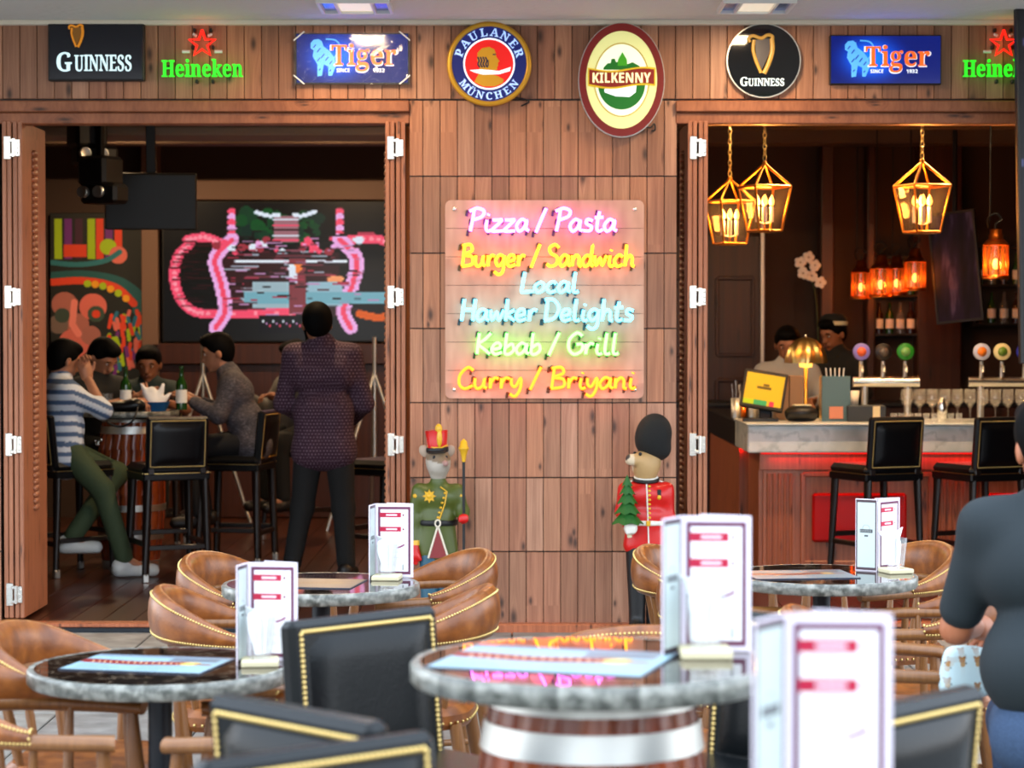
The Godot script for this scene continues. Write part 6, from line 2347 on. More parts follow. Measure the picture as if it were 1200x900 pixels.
# ------------------------------------------------------------------ two painted statues by the wall
func build_statues() -> void:
	var red := mat("statue_red", Color(0.78, 0.055, 0.04), 0.35)
	var green := mat("statue_green", Color(0.29, 0.335, 0.11), 0.4)
	var gold := mat("statue_gold", Color(0.86, 0.66, 0.12), 0.35)
	var white := mat("statue_white", Color(0.88, 0.87, 0.83), 0.45)
	var black := mat("statue_black", Color(0.03, 0.035, 0.045), 0.5)
	# --- green soldier with the face of a fawn-coloured mouse
	var t := thing("soldier_statue", "painted statue of an animal soldier in green coat with red shako and staff", "statue", Vector3(-0.365, 0, 0.20))
	var g := Shape.new()
	g.lathe([Vector2(0, 0), Vector2(0.13, 0), Vector2(0.13, 0), Vector2(0.13, 0.03), Vector2(0.12, 0.04), Vector2(0, 0.04)], 24)
	part(t, "base", g, black)
	g = Shape.new()
	for s in [-1.0, 1.0]:
		nets(g, [bone(Vector3(0.042 * s, 0.06, 0.01), Vector3(0.042 * s, 0.40, 0), 0.040, 0.052), bone(Vector3(0.042 * s, 0.055, 0.0), Vector3(0.046 * s, 0.052, 0.06), 0.03, 0.026)], 0.010)
	part(t, "trousers", g, mat("statue_blue", Color(0.16, 0.34, 0.42), 0.45))
	g = Shape.new()                                           # coat and sleeves
	nets(g, [bone(Vector3(-0.045, 0.69, 0), Vector3(0.045, 0.69, 0), 0.062, 0.062), bone(Vector3(-0.03, 0.60, 0), Vector3(0.03, 0.60, 0), 0.055, 0.055), bone(Vector3(-0.035, 0.56, 0), Vector3(-0.05, 0.42, 0), 0.048, 0.05), bone(Vector3(0.035, 0.56, 0), Vector3(0.05, 0.42, 0), 0.048, 0.05), bone(Vector3(0, 0.56, 0), Vector3(0, 0.42, 0), 0.055, 0.056), bone(Vector3(0, 0.74, 0), Vector3(0, 0.79, 0), 0.045, 0.036),
		bone(Vector3(-0.095, 0.725, 0), Vector3(-0.125, 0.58, 0), 0.036, 0.028), bone(Vector3(-0.125, 0.58, 0), Vector3(-0.118, 0.46, 0.02), 0.028, 0.026), bone(Vector3(0.095, 0.725, 0), Vector3(0.125, 0.62, 0.02), 0.034, 0.026), bone(Vector3(0.125, 0.62, 0.02), Vector3(0.125, 0.585, 0.06), 0.026, 0.024)], 0.008)
	part(t, "coat", g, green)
	g = Shape.new()                                           # opening of the coat-tails, edged in cream
	g.prism([Vector2(0, 0.545), Vector2(-0.045, 0.395), Vector2(0.050, 0.395)], 0.046, 0.064)
	part(t, "coat_opening", g, mat("statue_rose", Color(0.52, 0.16, 0.17), 0.5))
	g = Shape.new()
	g.tube([Vector3(-0.002, 0.548, 0.062), Vector3(-0.047, 0.395, 0.066)], 0.0055, 6)
	g.tube([Vector3(0.002, 0.548, 0.062), Vector3(0.052, 0.395, 0.066)], 0.0055, 6)
	part(t, "coat_edging", g, mats.cream_paint)
	g = Shape.new()
	var bl := []
	for k in 25:
		bl.append(Vector3(cos(TAU * k / 24.0) * 0.091, 0.566, sin(TAU * k / 24.0) * 0.062))
	g.sweep(bl, range(25).map(func(_k): return Vector2(0.005, 0.015)), 8, Vector3.UP, false)
	part(t, "belt", g, black)
	g = Shape.new()
	var bu := []
	for k in 13:
		bu.append(Vector3(cos(TAU * k / 12.0) * 0.013, 0.566 + sin(TAU * k / 12.0) * 0.017, 0.069))
	g.tube(bu, 0.0045, 6)
	part(t, "buckle", g, mats.cream_paint)
	g = Shape.new()                                           # gold piping and buttons over the chest
	g.tube([Vector3(0.012, 0.745, 0.056), Vector3(0.045, 0.722, 0.060), Vector3(0.034, 0.66, 0.063), Vector3(0.008, 0.585, 0.064)], 0.004, 6)
	for k in 6:
		g.ball(Vector3(0.036 - 0.007 * k, 0.715 - 0.024 * k, 0.066), Vector3(0.0075, 0.006, 0.005), 8, 5)
	part(t, "buttons", g, gold)
	g = Shape.new()
	var star := []
	for k in 16:
		var r := 0.034 if k % 2 == 0 else 0.02
		star.append(Vector2(-0.042 + cos(TAU * k / 16.0) * r, 0.70 + sin(TAU * k / 16.0) * r))
	g.prism(star, 0.055, 0.068)
	g.ball(Vector3(-0.042, 0.70, 0.068), Vector3(0.014, 0.014, 0.006), 10, 6)
	part(t, "chest_star", g, gold, "gold star")
	for s in [-1.0, 1.0]:
		g = Shape.new()
		g.ball(Vector3(0.108 * s, 0.698, 0.012), Vector3(0.02, 0.018, 0.03), 10, 6)
		part(t, "epaulette", g, gold)
	g = Shape.new()
	g.taper(Vector3(-0.118, 0.475, 0.018), Vector3(-0.117, 0.452, 0.022), 0.031, 0.031, 14)
	part(t, "cuff", g, gold)
	g = Shape.new()
	nets(g, [bone(Vector3(-0.116, 0.45, 0.022), Vector3(-0.112, 0.40, 0.03), 0.026, 0.024), bone(Vector3(-0.10, 0.41, 0.035), Vector3(-0.088, 0.385, 0.04), 0.012, 0.010, 0.01), bone(Vector3(-0.115, 0.40, 0.03), Vector3(-0.108, 0.365, 0.035), 0.014, 0.010, 0.01), bone(Vector3(-0.125, 0.40, 0.025), Vector3(-0.122, 0.37, 0.028), 0.012, 0.009, 0.01)], 0.006)
	part(t, "glove", g, red)
	g = Shape.new()
	nets(g, [egg(Vector3(0.126, 0.590, 0.085), Vector3(0.026, 0.026, 0.024)), bone(Vector3(0.112, 0.60, 0.105), Vector3(0.142, 0.604, 0.10), 0.010, 0.009, 0.01), bone(Vector3(0.112, 0.584, 0.107), Vector3(0.142, 0.588, 0.102), 0.010, 0.009, 0.01)], 0.006)
	part(t, "glove", g, red)
	g = Shape.new()
	g.taper(Vector3(0.128, 0.012, 0.085), Vector3(0.128, 0.885, 0.085), 0.0075, 0.0075, 10)
	var staff := part(t, "staff", g, black)
	g = Shape.new()
	g.xf = Transform3D(Basis(), Vector3(0.128, 0.87, 0.085))
	g.lathe([Vector2(0.008, 0), Vector2(0.013, 0.03), Vector2(0.022, 0.06), Vector2(0.026, 0.062), Vector2(0.026, 0.07), Vector2(0.021, 0.074), Vector2(0.016, 0.10), Vector2(0.0, 0.115)], 8)
	part(staff, "finial", g, gold, "gold spear finial")
	var fur := mat("statue_fur", Color(1, 1, 1), 0.55)
	fur.vertex_color_use_as_albedo = true
	g = Shape.new()                                           # head: wide cheeks, pointed muzzle turned a little to the right
	nets(g, [egg(Vector3(0.0, 0.875, 0.005), Vector3(0.062, 0.058, 0.060)), egg(Vector3(0.004, 0.842, 0.028), Vector3(0.052, 0.042, 0.050)), bone(Vector3(0.020, 0.865, 0.045), Vector3(0.040, 0.862, 0.095), 0.030, 0.014, 0.03), bone(Vector3(0, 0.80, 0), Vector3(0, 0.84, 0.0), 0.040, 0.045)], 0.007, func(p: Vector3) -> Color: return (Color(0.42, 0.38, 0.32) if p.y < 0.862 + 0.25 * absf(p.x - 0.01) else Color(0.20, 0.14, 0.085)) if p.distance_to(Vector3(0.040, 0.864, 0.098)) > 0.016 else Color(0.36, 0.20, 0.18))
	part(t, "head", g, fur)
	for s in [-1.0, 1.0]:
		g = Shape.new()
		nets(g, [egg(Vector3(0.062 * s - 0.006, 0.918, -0.005), Vector3(0.026, 0.034, 0.010), Basis(Vector3.BACK, -0.55 * s))], 0.005, func(_p: Vector3) -> Color: return Color(0.40, 0.30, 0.22))
		part(t, "ear", g, fur)
		g = Shape.new()
		g.ball(Vector3(0.012 + 0.030 * s, 0.890, 0.056 - 0.004 * s), Vector3(0.0085, 0.010, 0.006), 8, 6)
		part(t, "eye", g, black)
	g = Shape.new()
	g.xf = Transform3D(Basis(Vector3.BACK, 0.05), Vector3(-0.004, 0.915, 0.0))
	g.lathe([Vector2(0, 0), Vector2(0.052, 0.0), Vector2(0.052, 0.0), Vector2(0.050, 0.022), Vector2(0.050, 0.022), Vector2(0.048, 0.024), Vector2(0.056, 0.105), Vector2(0.056, 0.105), Vector2(0, 0.11)], 24)
	part(t, "shako", g, red, "red shako hat")
	g = Shape.new()
	g.xf = Transform3D(Basis(Vector3.BACK, 0.05), Vector3(-0.004, 0.915, 0.0))
	g.lathe([Vector2(0.0535, -0.002), Vector2(0.056, 0.002), Vector2(0.056, 0.018), Vector2(0.053, 0.022)], 24)
	g.box(Vector3(0, 0.004, 0.05), Vector3(0.085, 0.006, 0.05), 0.002, Basis(Vector3.RIGHT, 0.25))
	part(t, "hat_band", g, black)
	g = Shape.new()
	g.ball(Vector3(0.008, 0.985, 0.052), Vector3(0.014, 0.045, 0.012), 10, 8)
	g.ball(Vector3(0.004, 1.03, 0.046), Vector3(0.018, 0.026, 0.014), 10, 8)
	g.tube([Vector3(-0.052, 0.945, 0.012), Vector3(-0.02, 0.937, 0.050), Vector3(0.02, 0.939, 0.052), Vector3(0.046, 0.949, 0.02)], 0.004, 6)
	part(t, "plume", g, gold, "gold plume")
	# --- red guard with the face of a fox-brown bear
	t = thing("guard_statue", "painted animal guard statue in red coat and bearskin hat holding a small fir tree", "statue", Vector3(0.662, 0, 0.20))
	g = Shape.new()
	g.lathe([Vector2(0, 0), Vector2(0.13, 0), Vector2(0.13, 0), Vector2(0.13, 0.03), Vector2(0.12, 0.04), Vector2(0, 0.04)], 24)
	part(t, "base", g, black)
	g = Shape.new()
	for s in [-1.0, 1.0]:
		nets(g, [bone(Vector3(0.042 * s, 0.06, 0), Vector3(0.045 * s, 0.44, 0), 0.038, 0.055), bone(Vector3(0.042 * s, 0.055, 0.0), Vector3(0.046 * s, 0.052, 0.06), 0.03, 0.026)], 0.010)
	part(t, "trousers", g, black)
	g = Shape.new()
	nets(g, [bone(Vector3(-0.055, 0.70, 0), Vector3(0.055, 0.70, 0), 0.066, 0.066), bone(Vector3(-0.04, 0.60, 0.005), Vector3(0.04, 0.60, 0.005), 0.060, 0.060), bone(Vector3(-0.045, 0.55, 0), Vector3(-0.060, 0.455, 0), 0.05, 0.052), bone(Vector3(0.045, 0.55, 0), Vector3(0.060, 0.455, 0), 0.05, 0.052), bone(Vector3(0, 0.55, 0), Vector3(0, 0.455, 0), 0.062, 0.064), bone(Vector3(0, 0.745, 0), Vector3(0, 0.785, 0), 0.05, 0.042),
		bone(Vector3(0.105, 0.73, 0), Vector3(0.112, 0.58, 0), 0.035, 0.030), bone(Vector3(0.112, 0.58, 0), Vector3(0.112, 0.47, 0.02), 0.030, 0.027), bone(Vector3(-0.105, 0.73, 0), Vector3(-0.118, 0.62, 0.0), 0.034, 0.030), bone(Vector3(-0.118, 0.62, 0.0), Vector3(-0.095, 0.56, 0.075), 0.030, 0.025)], 0.008)
	part(t, "coat", g, red)
	g = Shape.new()
	g.tube([Vector3(0.0, 0.76, 0.058), Vector3(0.002, 0.70, 0.066), Vector3(0.006, 0.60, 0.066), Vector3(0.012, 0.43, 0.066)], 0.004, 6)
	part(t, "coat_piping", g, white)
	g = Shape.new()
	for k in 8:
		g.ball(Vector3(0.014, 0.748 - 0.022 * k, 0.066), Vector3(0.008, 0.0065, 0.005), 8, 5)
	part(t, "buttons", g, gold)
	g = Shape.new()
	bl = []
	for k in 13:
		var a := -PI * 0.05 + PI * 1.05 * k / 12.0
		bl.append(Vector3(cos(a) * 0.103, 0.566, sin(a) * 0.069))
	g.sweep(bl, range(13).map(func(_k): return Vector2(0.005, 0.013)), 8, Vector3.UP, true)
	part(t, "belt", g, white)
	g = Shape.new()
	g.box(Vector3(0.008, 0.566, 0.075), Vector3(0.022, 0.026, 0.006), 0.003)
	part(t, "buckle", g, gold)
	g = Shape.new()
	bl = []
	for k in 25:
		bl.append(Vector3(cos(TAU * k / 24.0) * 0.058, 0.778 - 0.010 * sin(TAU * k / 24.0), 0.004 + sin(TAU * k / 24.0) * 0.052))
	g.tube(bl, 0.010, 8, false)
	part(t, "collar", g, black)
	g = Shape.new()
	bl = []
	for k in 25:
		bl.append(Vector3(cos(TAU * k / 24.0) * 0.056, 0.790 - 0.010 * sin(TAU * k / 24.0), 0.004 + sin(TAU * k / 24.0) * 0.051))
	g.tube(bl, 0.005, 6, false)
	part(t, "collar_edge", g, white)
	for s in [-1.0, 1.0]:
		g = Shape.new()
		g.box(Vector3(0.088 * s, 0.763, 0.0), Vector3(0.06, 0.008, 0.022), 0.003, Basis(Vector3.BACK, -0.35 * s))
		part(t, "shoulder_strap", g, white)
	g = Shape.new()
	g.box(Vector3(0.062, 0.718, 0.064), Vector3(0.020, 0.030, 0.005), 0.003)
	part(t, "medal_ribbon", g, black)
	g = Shape.new()
	g.ball(Vector3(0.062, 0.694, 0.066), Vector3(0.010, 0.012, 0.005), 8, 6)
	part(t, "medal", g, gold)
	for k in 4:
		g = Shape.new()
		g.taper(Vector3(0.112, 0.484 - 0.016 * k, 0.018 + 0.002 * k), Vector3(0.112, 0.476 - 0.016 * k, 0.019 + 0.002 * k), 0.0305, 0.0305, 14)
		part(t, "cuff_stripe", g, white)
	g = Shape.new()
	nets(g, [bone(Vector3(0.112, 0.44, 0.024), Vector3(0.110, 0.40, 0.03), 0.024, 0.020), bone(Vector3(0.10, 0.41, 0.04), Vector3(0.098, 0.378, 0.045), 0.011, 0.009, 0.01), bone(Vector3(0.118, 0.40, 0.03), Vector3(0.116, 0.365, 0.035), 0.011, 0.009, 0.01)], 0.006)
	part(t, "glove", g, white)
	g = Shape.new()
	nets(g, [egg(Vector3(-0.080, 0.545, 0.098), Vector3(0.034, 0.034, 0.028)), bone(Vector3(-0.10, 0.56, 0.12), Vector3(-0.062, 0.565, 0.122), 0.011, 0.010, 0.01), bone(Vector3(-0.10, 0.543, 0.124), Vector3(-0.062, 0.548, 0.126), 0.011, 0.010, 0.01), bone(Vector3(-0.098, 0.526, 0.122), Vector3(-0.064, 0.530, 0.124), 0.010, 0.009, 0.01)], 0.006)
	part(t, "glove", g, white)
	# fir tree in the crook of the arm
	var fir := Node3D.new()
	g = Shape.new()
	var tiers := [[0.575, 0.085, 0.085], [0.625, 0.070, 0.080], [0.675, 0.055, 0.072], [0.720, 0.043, 0.062], [0.760, 0.030, 0.05]]
	for q in tiers:
		g.smooth(false)
		for k in 14:
			var a0 := TAU * k / 14.0
			var a1 := TAU * (k + 1) / 14.0
			var r0: float = q[1] * (1.0 if k % 2 == 0 else 0.82)
			var r1: float = q[1] * (0.82 if k % 2 == 0 else 1.0)
			var top := Vector3(-0.098, q[0] + q[2], 0.105)
			var p0 := Vector3(-0.098 + cos(a0) * r0, q[0] - (0.012 if k % 2 == 0 else 0.0), 0.105 + sin(a0) * r0 * 0.75)
			var p1 := Vector3(-0.098 + cos(a1) * r1, q[0] - (0.0 if k % 2 == 0 else 0.012), 0.105 + sin(a1) * r1 * 0.75)
			g.tri(p1, p0, top)
			g.tri(p0, p1, Vector3(-0.098, q[0] + 0.01, 0.105))
	fir.free()
	part(t, "fir_tree", g, mat("fir_green", Color(0.06, 0.34, 0.06), 0.5), "small green fir tree")
	g = Shape.new()
	g.taper(Vector3(-0.085, 0.50, 0.10), Vector3(-0.096, 0.59, 0.105), 0.012, 0.010, 8)
	part(t, "tree_trunk", g, mats.cream_box)
	g = Shape.new()                                           # head looks to the left, muzzle short
	nets(g, [egg(Vector3(0.006, 0.865, 0.0), Vector3(0.068, 0.064, 0.064)), egg(Vector3(-0.004, 0.835, 0.008), Vector3(0.060, 0.045, 0.058)), bone(Vector3(-0.03, 0.875, 0.04), Vector3(-0.082, 0.888, 0.066), 0.036, 0.020, 0.03), egg(Vector3(-0.075, 0.870, 0.062), Vector3(0.028, 0.018, 0.024)), bone(Vector3(0, 0.80, 0), Vector3(0, 0.85, 0.0), 0.050, 0.058)], 0.007, func(p: Vector3) -> Color: return (Color(0.62, 0.50, 0.34) if p.x < -0.062 else Color(0.46, 0.29, 0.12)) if p.distance_to(Vector3(-0.098, 0.896, 0.074)) > 0.018 else Color(0.04, 0.03, 0.03))
	part(t, "head", g, fur)
	for s in [[-0.032, 0.062], [-0.056, 0.022]]:
		g = Shape.new()
		g.ball(Vector3(s[0], 0.908, s[1] + 0.005), Vector3(0.009, 0.010, 0.008), 8, 6)
		part(t, "eye", g, black)
	g = Shape.new()
	nets(g, [egg(Vector3(0.035, 0.985, -0.006), Vector3(0.090, 0.105, 0.090), Basis(Vector3.BACK, -0.18)), egg(Vector3(0.045, 1.02, -0.008), Vector3(0.080, 0.085, 0.082)), egg(Vector3(0.060, 0.93, -0.012), Vector3(0.066, 0.06, 0.072))], 0.010)
	var fm := mat("bearskin", Color(0.045, 0.05, 0.05), 0.85)
	fm.normal_enabled = true
	fm.normal_texture = bump_tex(0.1, 6.0, 12)
	fm.uv1_triplanar = true
	fm.uv1_scale = Vector3(8, 8, 8)
	part(t, "bearskin_hat", g, fm, "tall black bearskin hat")

# ------------------------------------------------------------------ people
# the finger bones of one hand: wrist, direction of the hand, side of the thumb, curl of the fingers
func hand_bones(w: Vector3, dir: Vector3, thumb: Vector3, curl: float, s := 1.0) -> Array:
	var d := dir.normalized()
	var side := (thumb - d * thumb.dot(d)).normalized()
	var n := side.cross(d).normalized()                        # palm normal; fingers curl towards it
	var palm := w + d * 0.05 * s
	var out := [bone(w, palm, 0.026 * s, 0.030 * s, 0.02)]
	out.append(bone(w + side * 0.02 * s, palm + side * 0.028 * s + d * 0.03 * s, 0.018 * s, 0.015 * s, 0.02))
	out.append(bone(w - side * 0.015 * s, palm - side * 0.028 * s + d * 0.02 * s, 0.018 * s, 0.014 * s, 0.02))
	for k in 4:
		var off: float = [0.030, 0.010, -0.010, -0.029][k]
		var ln: float = [0.040, 0.045, 0.041, 0.033][k] * s
		var p := palm + side * off * s + d * (0.035 - 0.004 * absf(k - 1.2)) * s
		var a := 0.25 + curl * 0.5
		for q in 3:
			var step: Vector3 = (d * cos(a) + n * sin(a)) * ln * [1.0, 0.72, 0.58][q]
			var r: float = [0.0095, 0.0088, 0.0080][q] * s
			out.append(bone(p, p + step, r, r * 0.93, 0.004))
			p += step
			a += 0.25 + curl * 0.7
	var tp := w + side * 0.022 * s + d * 0.015 * s
	var td := (d * 0.75 + side * 0.75 + n * 0.25 * curl).normalized()
	out.append(bone(tp, tp + td * 0.04 * s, 0.014 * s, 0.011 * s, 0.008))
	out.append(bone(tp + td * 0.04 * s, tp + td * 0.04 * s + (td + d + n * curl * 0.5).normalized() * 0.032 * s, 0.0105 * s, 0.009 * s, 0.004))
	return out

# joints are given in metres from the person's base
func person(label: String, at: Vector3, j: Dictionary, c: Dictionary) -> Node3D:
	var t := thing("person", label, "person", at)
	var skin := mat_once("skin_%s" % c.skin.to_html(false), c.skin, 0.5)
	var f: Vector3 = j.face.normalized()                       # where the head looks
	var up: Vector3 = j.get("head_up", Vector3.UP)
	up = (up - f * up.dot(f)).normalized()
	var side: Vector3 = f.cross(up).normalized()              # the person's right
	var hb := Basis(side, up, -f)
	var h: Vector3 = j.head
	var fwd: Vector3 = j.front.normalized()                    # where the chest faces
	var right := fwd.cross(Vector3.UP).normalized()
	var neck: Vector3 = j.neck
	var pel: Vector3 = j.pelvis
	var spine := neck - pel
	var sw: float = j.get("shoulder", 0.165)
	var shr: Vector3 = j.get("shoulder_r", neck - spine.normalized() * 0.055 + right * sw)
	var shl: Vector3 = j.get("shoulder_l", neck - spine.normalized() * 0.055 - right * sw)
	var hir := pel + right * 0.085
	var hil := pel - right * 0.085
	var chest := pel + spine * 0.72
	var waist := pel + spine * 0.34
	var torso := func(e: float) -> Array: return [
		bone(chest - right * 0.09, chest + right * 0.09, 0.105 + e, 0.105 + e, 0.05), bone(neck - spine.normalized() * 0.085 - right * 0.12, neck - spine.normalized() * 0.085 + right * 0.12, 0.062 + e, 0.062 + e, 0.05),
		bone(waist - right * 0.065, waist + right * 0.065, 0.098 + e, 0.098 + e, 0.05), bone(pel - right * 0.07, pel + right * 0.07, 0.105 + e, 0.105 + e, 0.05)]
	# body: one skin from head to foot
	var body := Shape.new()
	var bones: Array = torso.call(-0.012)
	bones += [bone(neck - spine.normalized() * 0.03, h - up * 0.06 - f * 0.012, 0.058, 0.052, 0.03)]
	for s in [[shr, j.elbow_r, j.wrist_r], [shl, j.elbow_l, j.wrist_l]]:
		bones += [bone(s[0], s[1], 0.046, 0.037, 0.03), bone(s[1], s[2], 0.038, 0.026, 0.02)]
	for s in [[hir, j.knee_r, j.ankle_r, j.toe_r], [hil, j.knee_l, j.ankle_l, j.toe_l]]:
		bones += [bone(s[0], s[1], 0.075, 0.048, 0.04), bone(s[1], s[2], 0.05, 0.035, 0.02), bone(s[2], s[3], 0.035, 0.025, 0.02)]
	nets(body, bones, j.get("cell", 0.015))
	var head := [egg(h + up * 0.022 - f * 0.012, Vector3(0.078, 0.096, 0.094), hb), egg(h - up * 0.045 + f * 0.022, Vector3(0.054, 0.062, 0.060), hb), bone(h + up * 0.012 + f * 0.078, h - up * 0.026 + f * 0.094, 0.011, 0.015, 0.02), bone(h + up * 0.03 + f * 0.068 - side * 0.03, h + up * 0.03 + f * 0.068 + side * 0.03, 0.014, 0.014, 0.02), bone(h - up * 0.055 + f * 0.078 - side * 0.018, h - up * 0.055 + f * 0.078 + side * 0.018, 0.010, 0.010, 0.012), egg(h - up * 0.092 + f * 0.058, Vector3(0.022, 0.018, 0.02), hb, 0.02), bone(h - up * 0.05 - f * 0.012, neck, 0.052, 0.056, 0.02)]
	for s in [-1.0, 1.0]:
		head.append(egg(h - up * 0.008 + side * 0.078 * s - f * 0.012, Vector3(0.012, 0.031, 0.019), hb * Basis(Vector3.UP, 0.35 * s), 0.008))
	nets(body, head, 0.007)
	nets(body, hand_bones(j.wrist_r, j.get("hand_r", j.wrist_r - j.elbow_r), j.get("thumb_r", fwd + Vector3.UP * 0.4), j.get("curl", 0.5)), 0.005)
	nets(body, hand_bones(j.wrist_l, j.get("hand_l", j.wrist_l - j.elbow_l), j.get("thumb_l", fwd + Vector3.UP * 0.4), j.get("curl", 0.5)), 0.005)
	part(t, "body", body, skin)
	# face
	for s in [-1.0, 1.0]:
		var e := Shape.new()
		e.xf = Transform3D(hb, h + up * 0.010 + f * 0.072 + side * 0.030 * s)
		e.ball(Vector3.ZERO, Vector3(0.012, 0.0075, 0.010), 10, 6)
		var eye := part(t, "eye", e, mat_once("eye_white", Color(0.82, 0.80, 0.77), 0.3))
		e = Shape.new()
		e.xf = Transform3D(hb, h + up * 0.010 + f * 0.080 + side * 0.030 * s)
		e.ball(Vector3.ZERO, Vector3(0.0058, 0.006, 0.0045), 8, 6)
		part(eye, "iris", e, mat_once("iris_dark", Color(0.05, 0.03, 0.025), 0.3))
		e = Shape.new()
		e.tube([h + up * 0.028 + f * 0.083 + side * 0.014 * s, h + up * 0.034 + f * 0.082 + side * 0.030 * s, h + up * 0.026 + f * 0.072 + side * 0.048 * s], 0.0045, 6)
		part(t, "eyebrow", e, mat_once("hair_black", Color(0.022, 0.02, 0.02), 0.6))
	var mo := Shape.new()
	mo.tube([h - up * 0.058 + f * 0.078 - side * 0.022, h - up * 0.056 + f * 0.090, h - up * 0.058 + f * 0.078 + side * 0.022], 0.005, 6)
	part(t, "lips", mo, mat_once("lips", Color(0.42, 0.20, 0.17), 0.5))
	var hair := Shape.new()
	nets(hair, [egg(h + up * 0.040 - f * 0.024, Vector3(0.089, 0.094, 0.096), hb), egg(h + up * 0.005 - f * 0.048, Vector3(0.083, 0.090, 0.066), hb), egg(h + up * 0.092 + f * 0.030, Vector3(0.068, 0.040, 0.060), hb)], 0.009)
	part(t, "hair", hair, mats.hair_black)
	if c.has("beard"):
		var b := Shape.new()
		nets(b, [egg(h - up * 0.085 + f * 0.04, Vector3(0.052, 0.034, 0.052), hb), bone(h - up * 0.02 + side * 0.07 + f * 0.005, h - up * 0.08 + side * 0.04 + f * 0.045, 0.012, 0.016), bone(h - up * 0.02 - side * 0.07 + f * 0.005, h - up * 0.08 - side * 0.04 + f * 0.045, 0.012, 0.016)], 0.008)
		part(t, "beard", b, mats.hair_black)
	# clothing
	var shirt := Shape.new()
	var sb: Array = torso.call(0.012).slice(0, 3)
	var hem: Vector3 = j.get("hem", pel - spine.normalized() * 0.02)
	sb += [bone(hem - right * 0.072, hem + right * 0.072, 0.112, 0.112, 0.05), bone(neck - spine.normalized() * 0.02, neck + (h - neck) * 0.18, 0.072, 0.064, 0.03)]
	for s in [-1.0, 1.0]:
		sb.append(bone(waist + right * 0.06 * s, hem + right * 0.068 * s, 0.104, 0.114, 0.05))
	var sl: float = c.get("sleeve", 1.0)
	for s in [[shr, j.elbow_r, j.wrist_r], [shl, j.elbow_l, j.wrist_l]]:
		var e: Vector3 = s[1] if sl >= 0.5 else s[0].lerp(s[1], sl * 2.0)
		sb.append(bone(s[0], e, 0.057, 0.054, 0.04))
		sb.append(bone(neck - spine.normalized() * 0.01, s[0], 0.050, 0.050, 0.05))
		if sl > 0.5:
			sb.append(bone(s[1], s[1].lerp(s[2], (sl - 0.5) * 2.0 * 0.93), 0.053, 0.042, 0.03))
	nets(shirt, sb, c.get("shirt_cell", 0.013), c.get("paint"))
	part(t, "shirt", shirt, c.shirt)
	var tr := Shape.new()
	var tb := [bone(pel - right * 0.06, pel + right * 0.06, 0.106, 0.106, 0.05)]
	for s in [[hir, j.knee_r, j.ankle_r], [hil, j.knee_l, j.ankle_l]]:
		tb += [bone(s[0], s[1], 0.092, 0.068, 0.03), bone(s[1], s[1].lerp(s[2], 0.95), 0.066, 0.055, 0.03)]
	nets(tr, tb, 0.016)
	part(t, "trousers", tr, c.trousers)
	for s in [[j.ankle_r, j.toe_r], [j.ankle_l, j.toe_l]]:
		var sh := Shape.new()
		var d: Vector3 = (s[1] - s[0])
		d.y = 0
		d = d.normalized()
		var heel := Vector3(s[0].x, s[1].y, s[0].z) - d * 0.035
		nets(sh, [bone(heel + Vector3(0, 0.006, 0), s[1] + d * 0.03, 0.042, 0.038, 0.02), bone(heel + Vector3(0, 0.03, 0), s[0] - Vector3(0, 0.02, 0), 0.044, 0.042, 0.02)], 0.010)
		part(t, "shoe", sh, c.shoes)
	return t

func cloth(called: String, a: Color, b: Color, kind: int) -> StandardMaterial3D:
	var im := Image.create(128, 128, false, Image.FORMAT_RGB8)
	im.fill(a)
	if kind == 0:                                            # small pale dots
		for y in 16:
			for x in 16:
				disc(im, x * 8 + 4 + (y % 2) * 4, y * 8 + 4, 1.7, b)
	elif kind == 1:                                          # melange weave
		var r := RandomNumberGenerator.new()
		r.seed = 9
		for k in 900:
			im.fill_rect(Rect2i(r.randi() % 128, r.randi() % 128, 3 + r.randi() % 4, 2), a.lerp(b, r.randf()))
	var m := mat(called, Color.WHITE, 0.85)
	m.albedo_texture = ImageTexture.create_from_image(im)
	m.uv1_triplanar = true
	m.uv1_scale = Vector3(3.2, 3.2, 3.2)
	return m

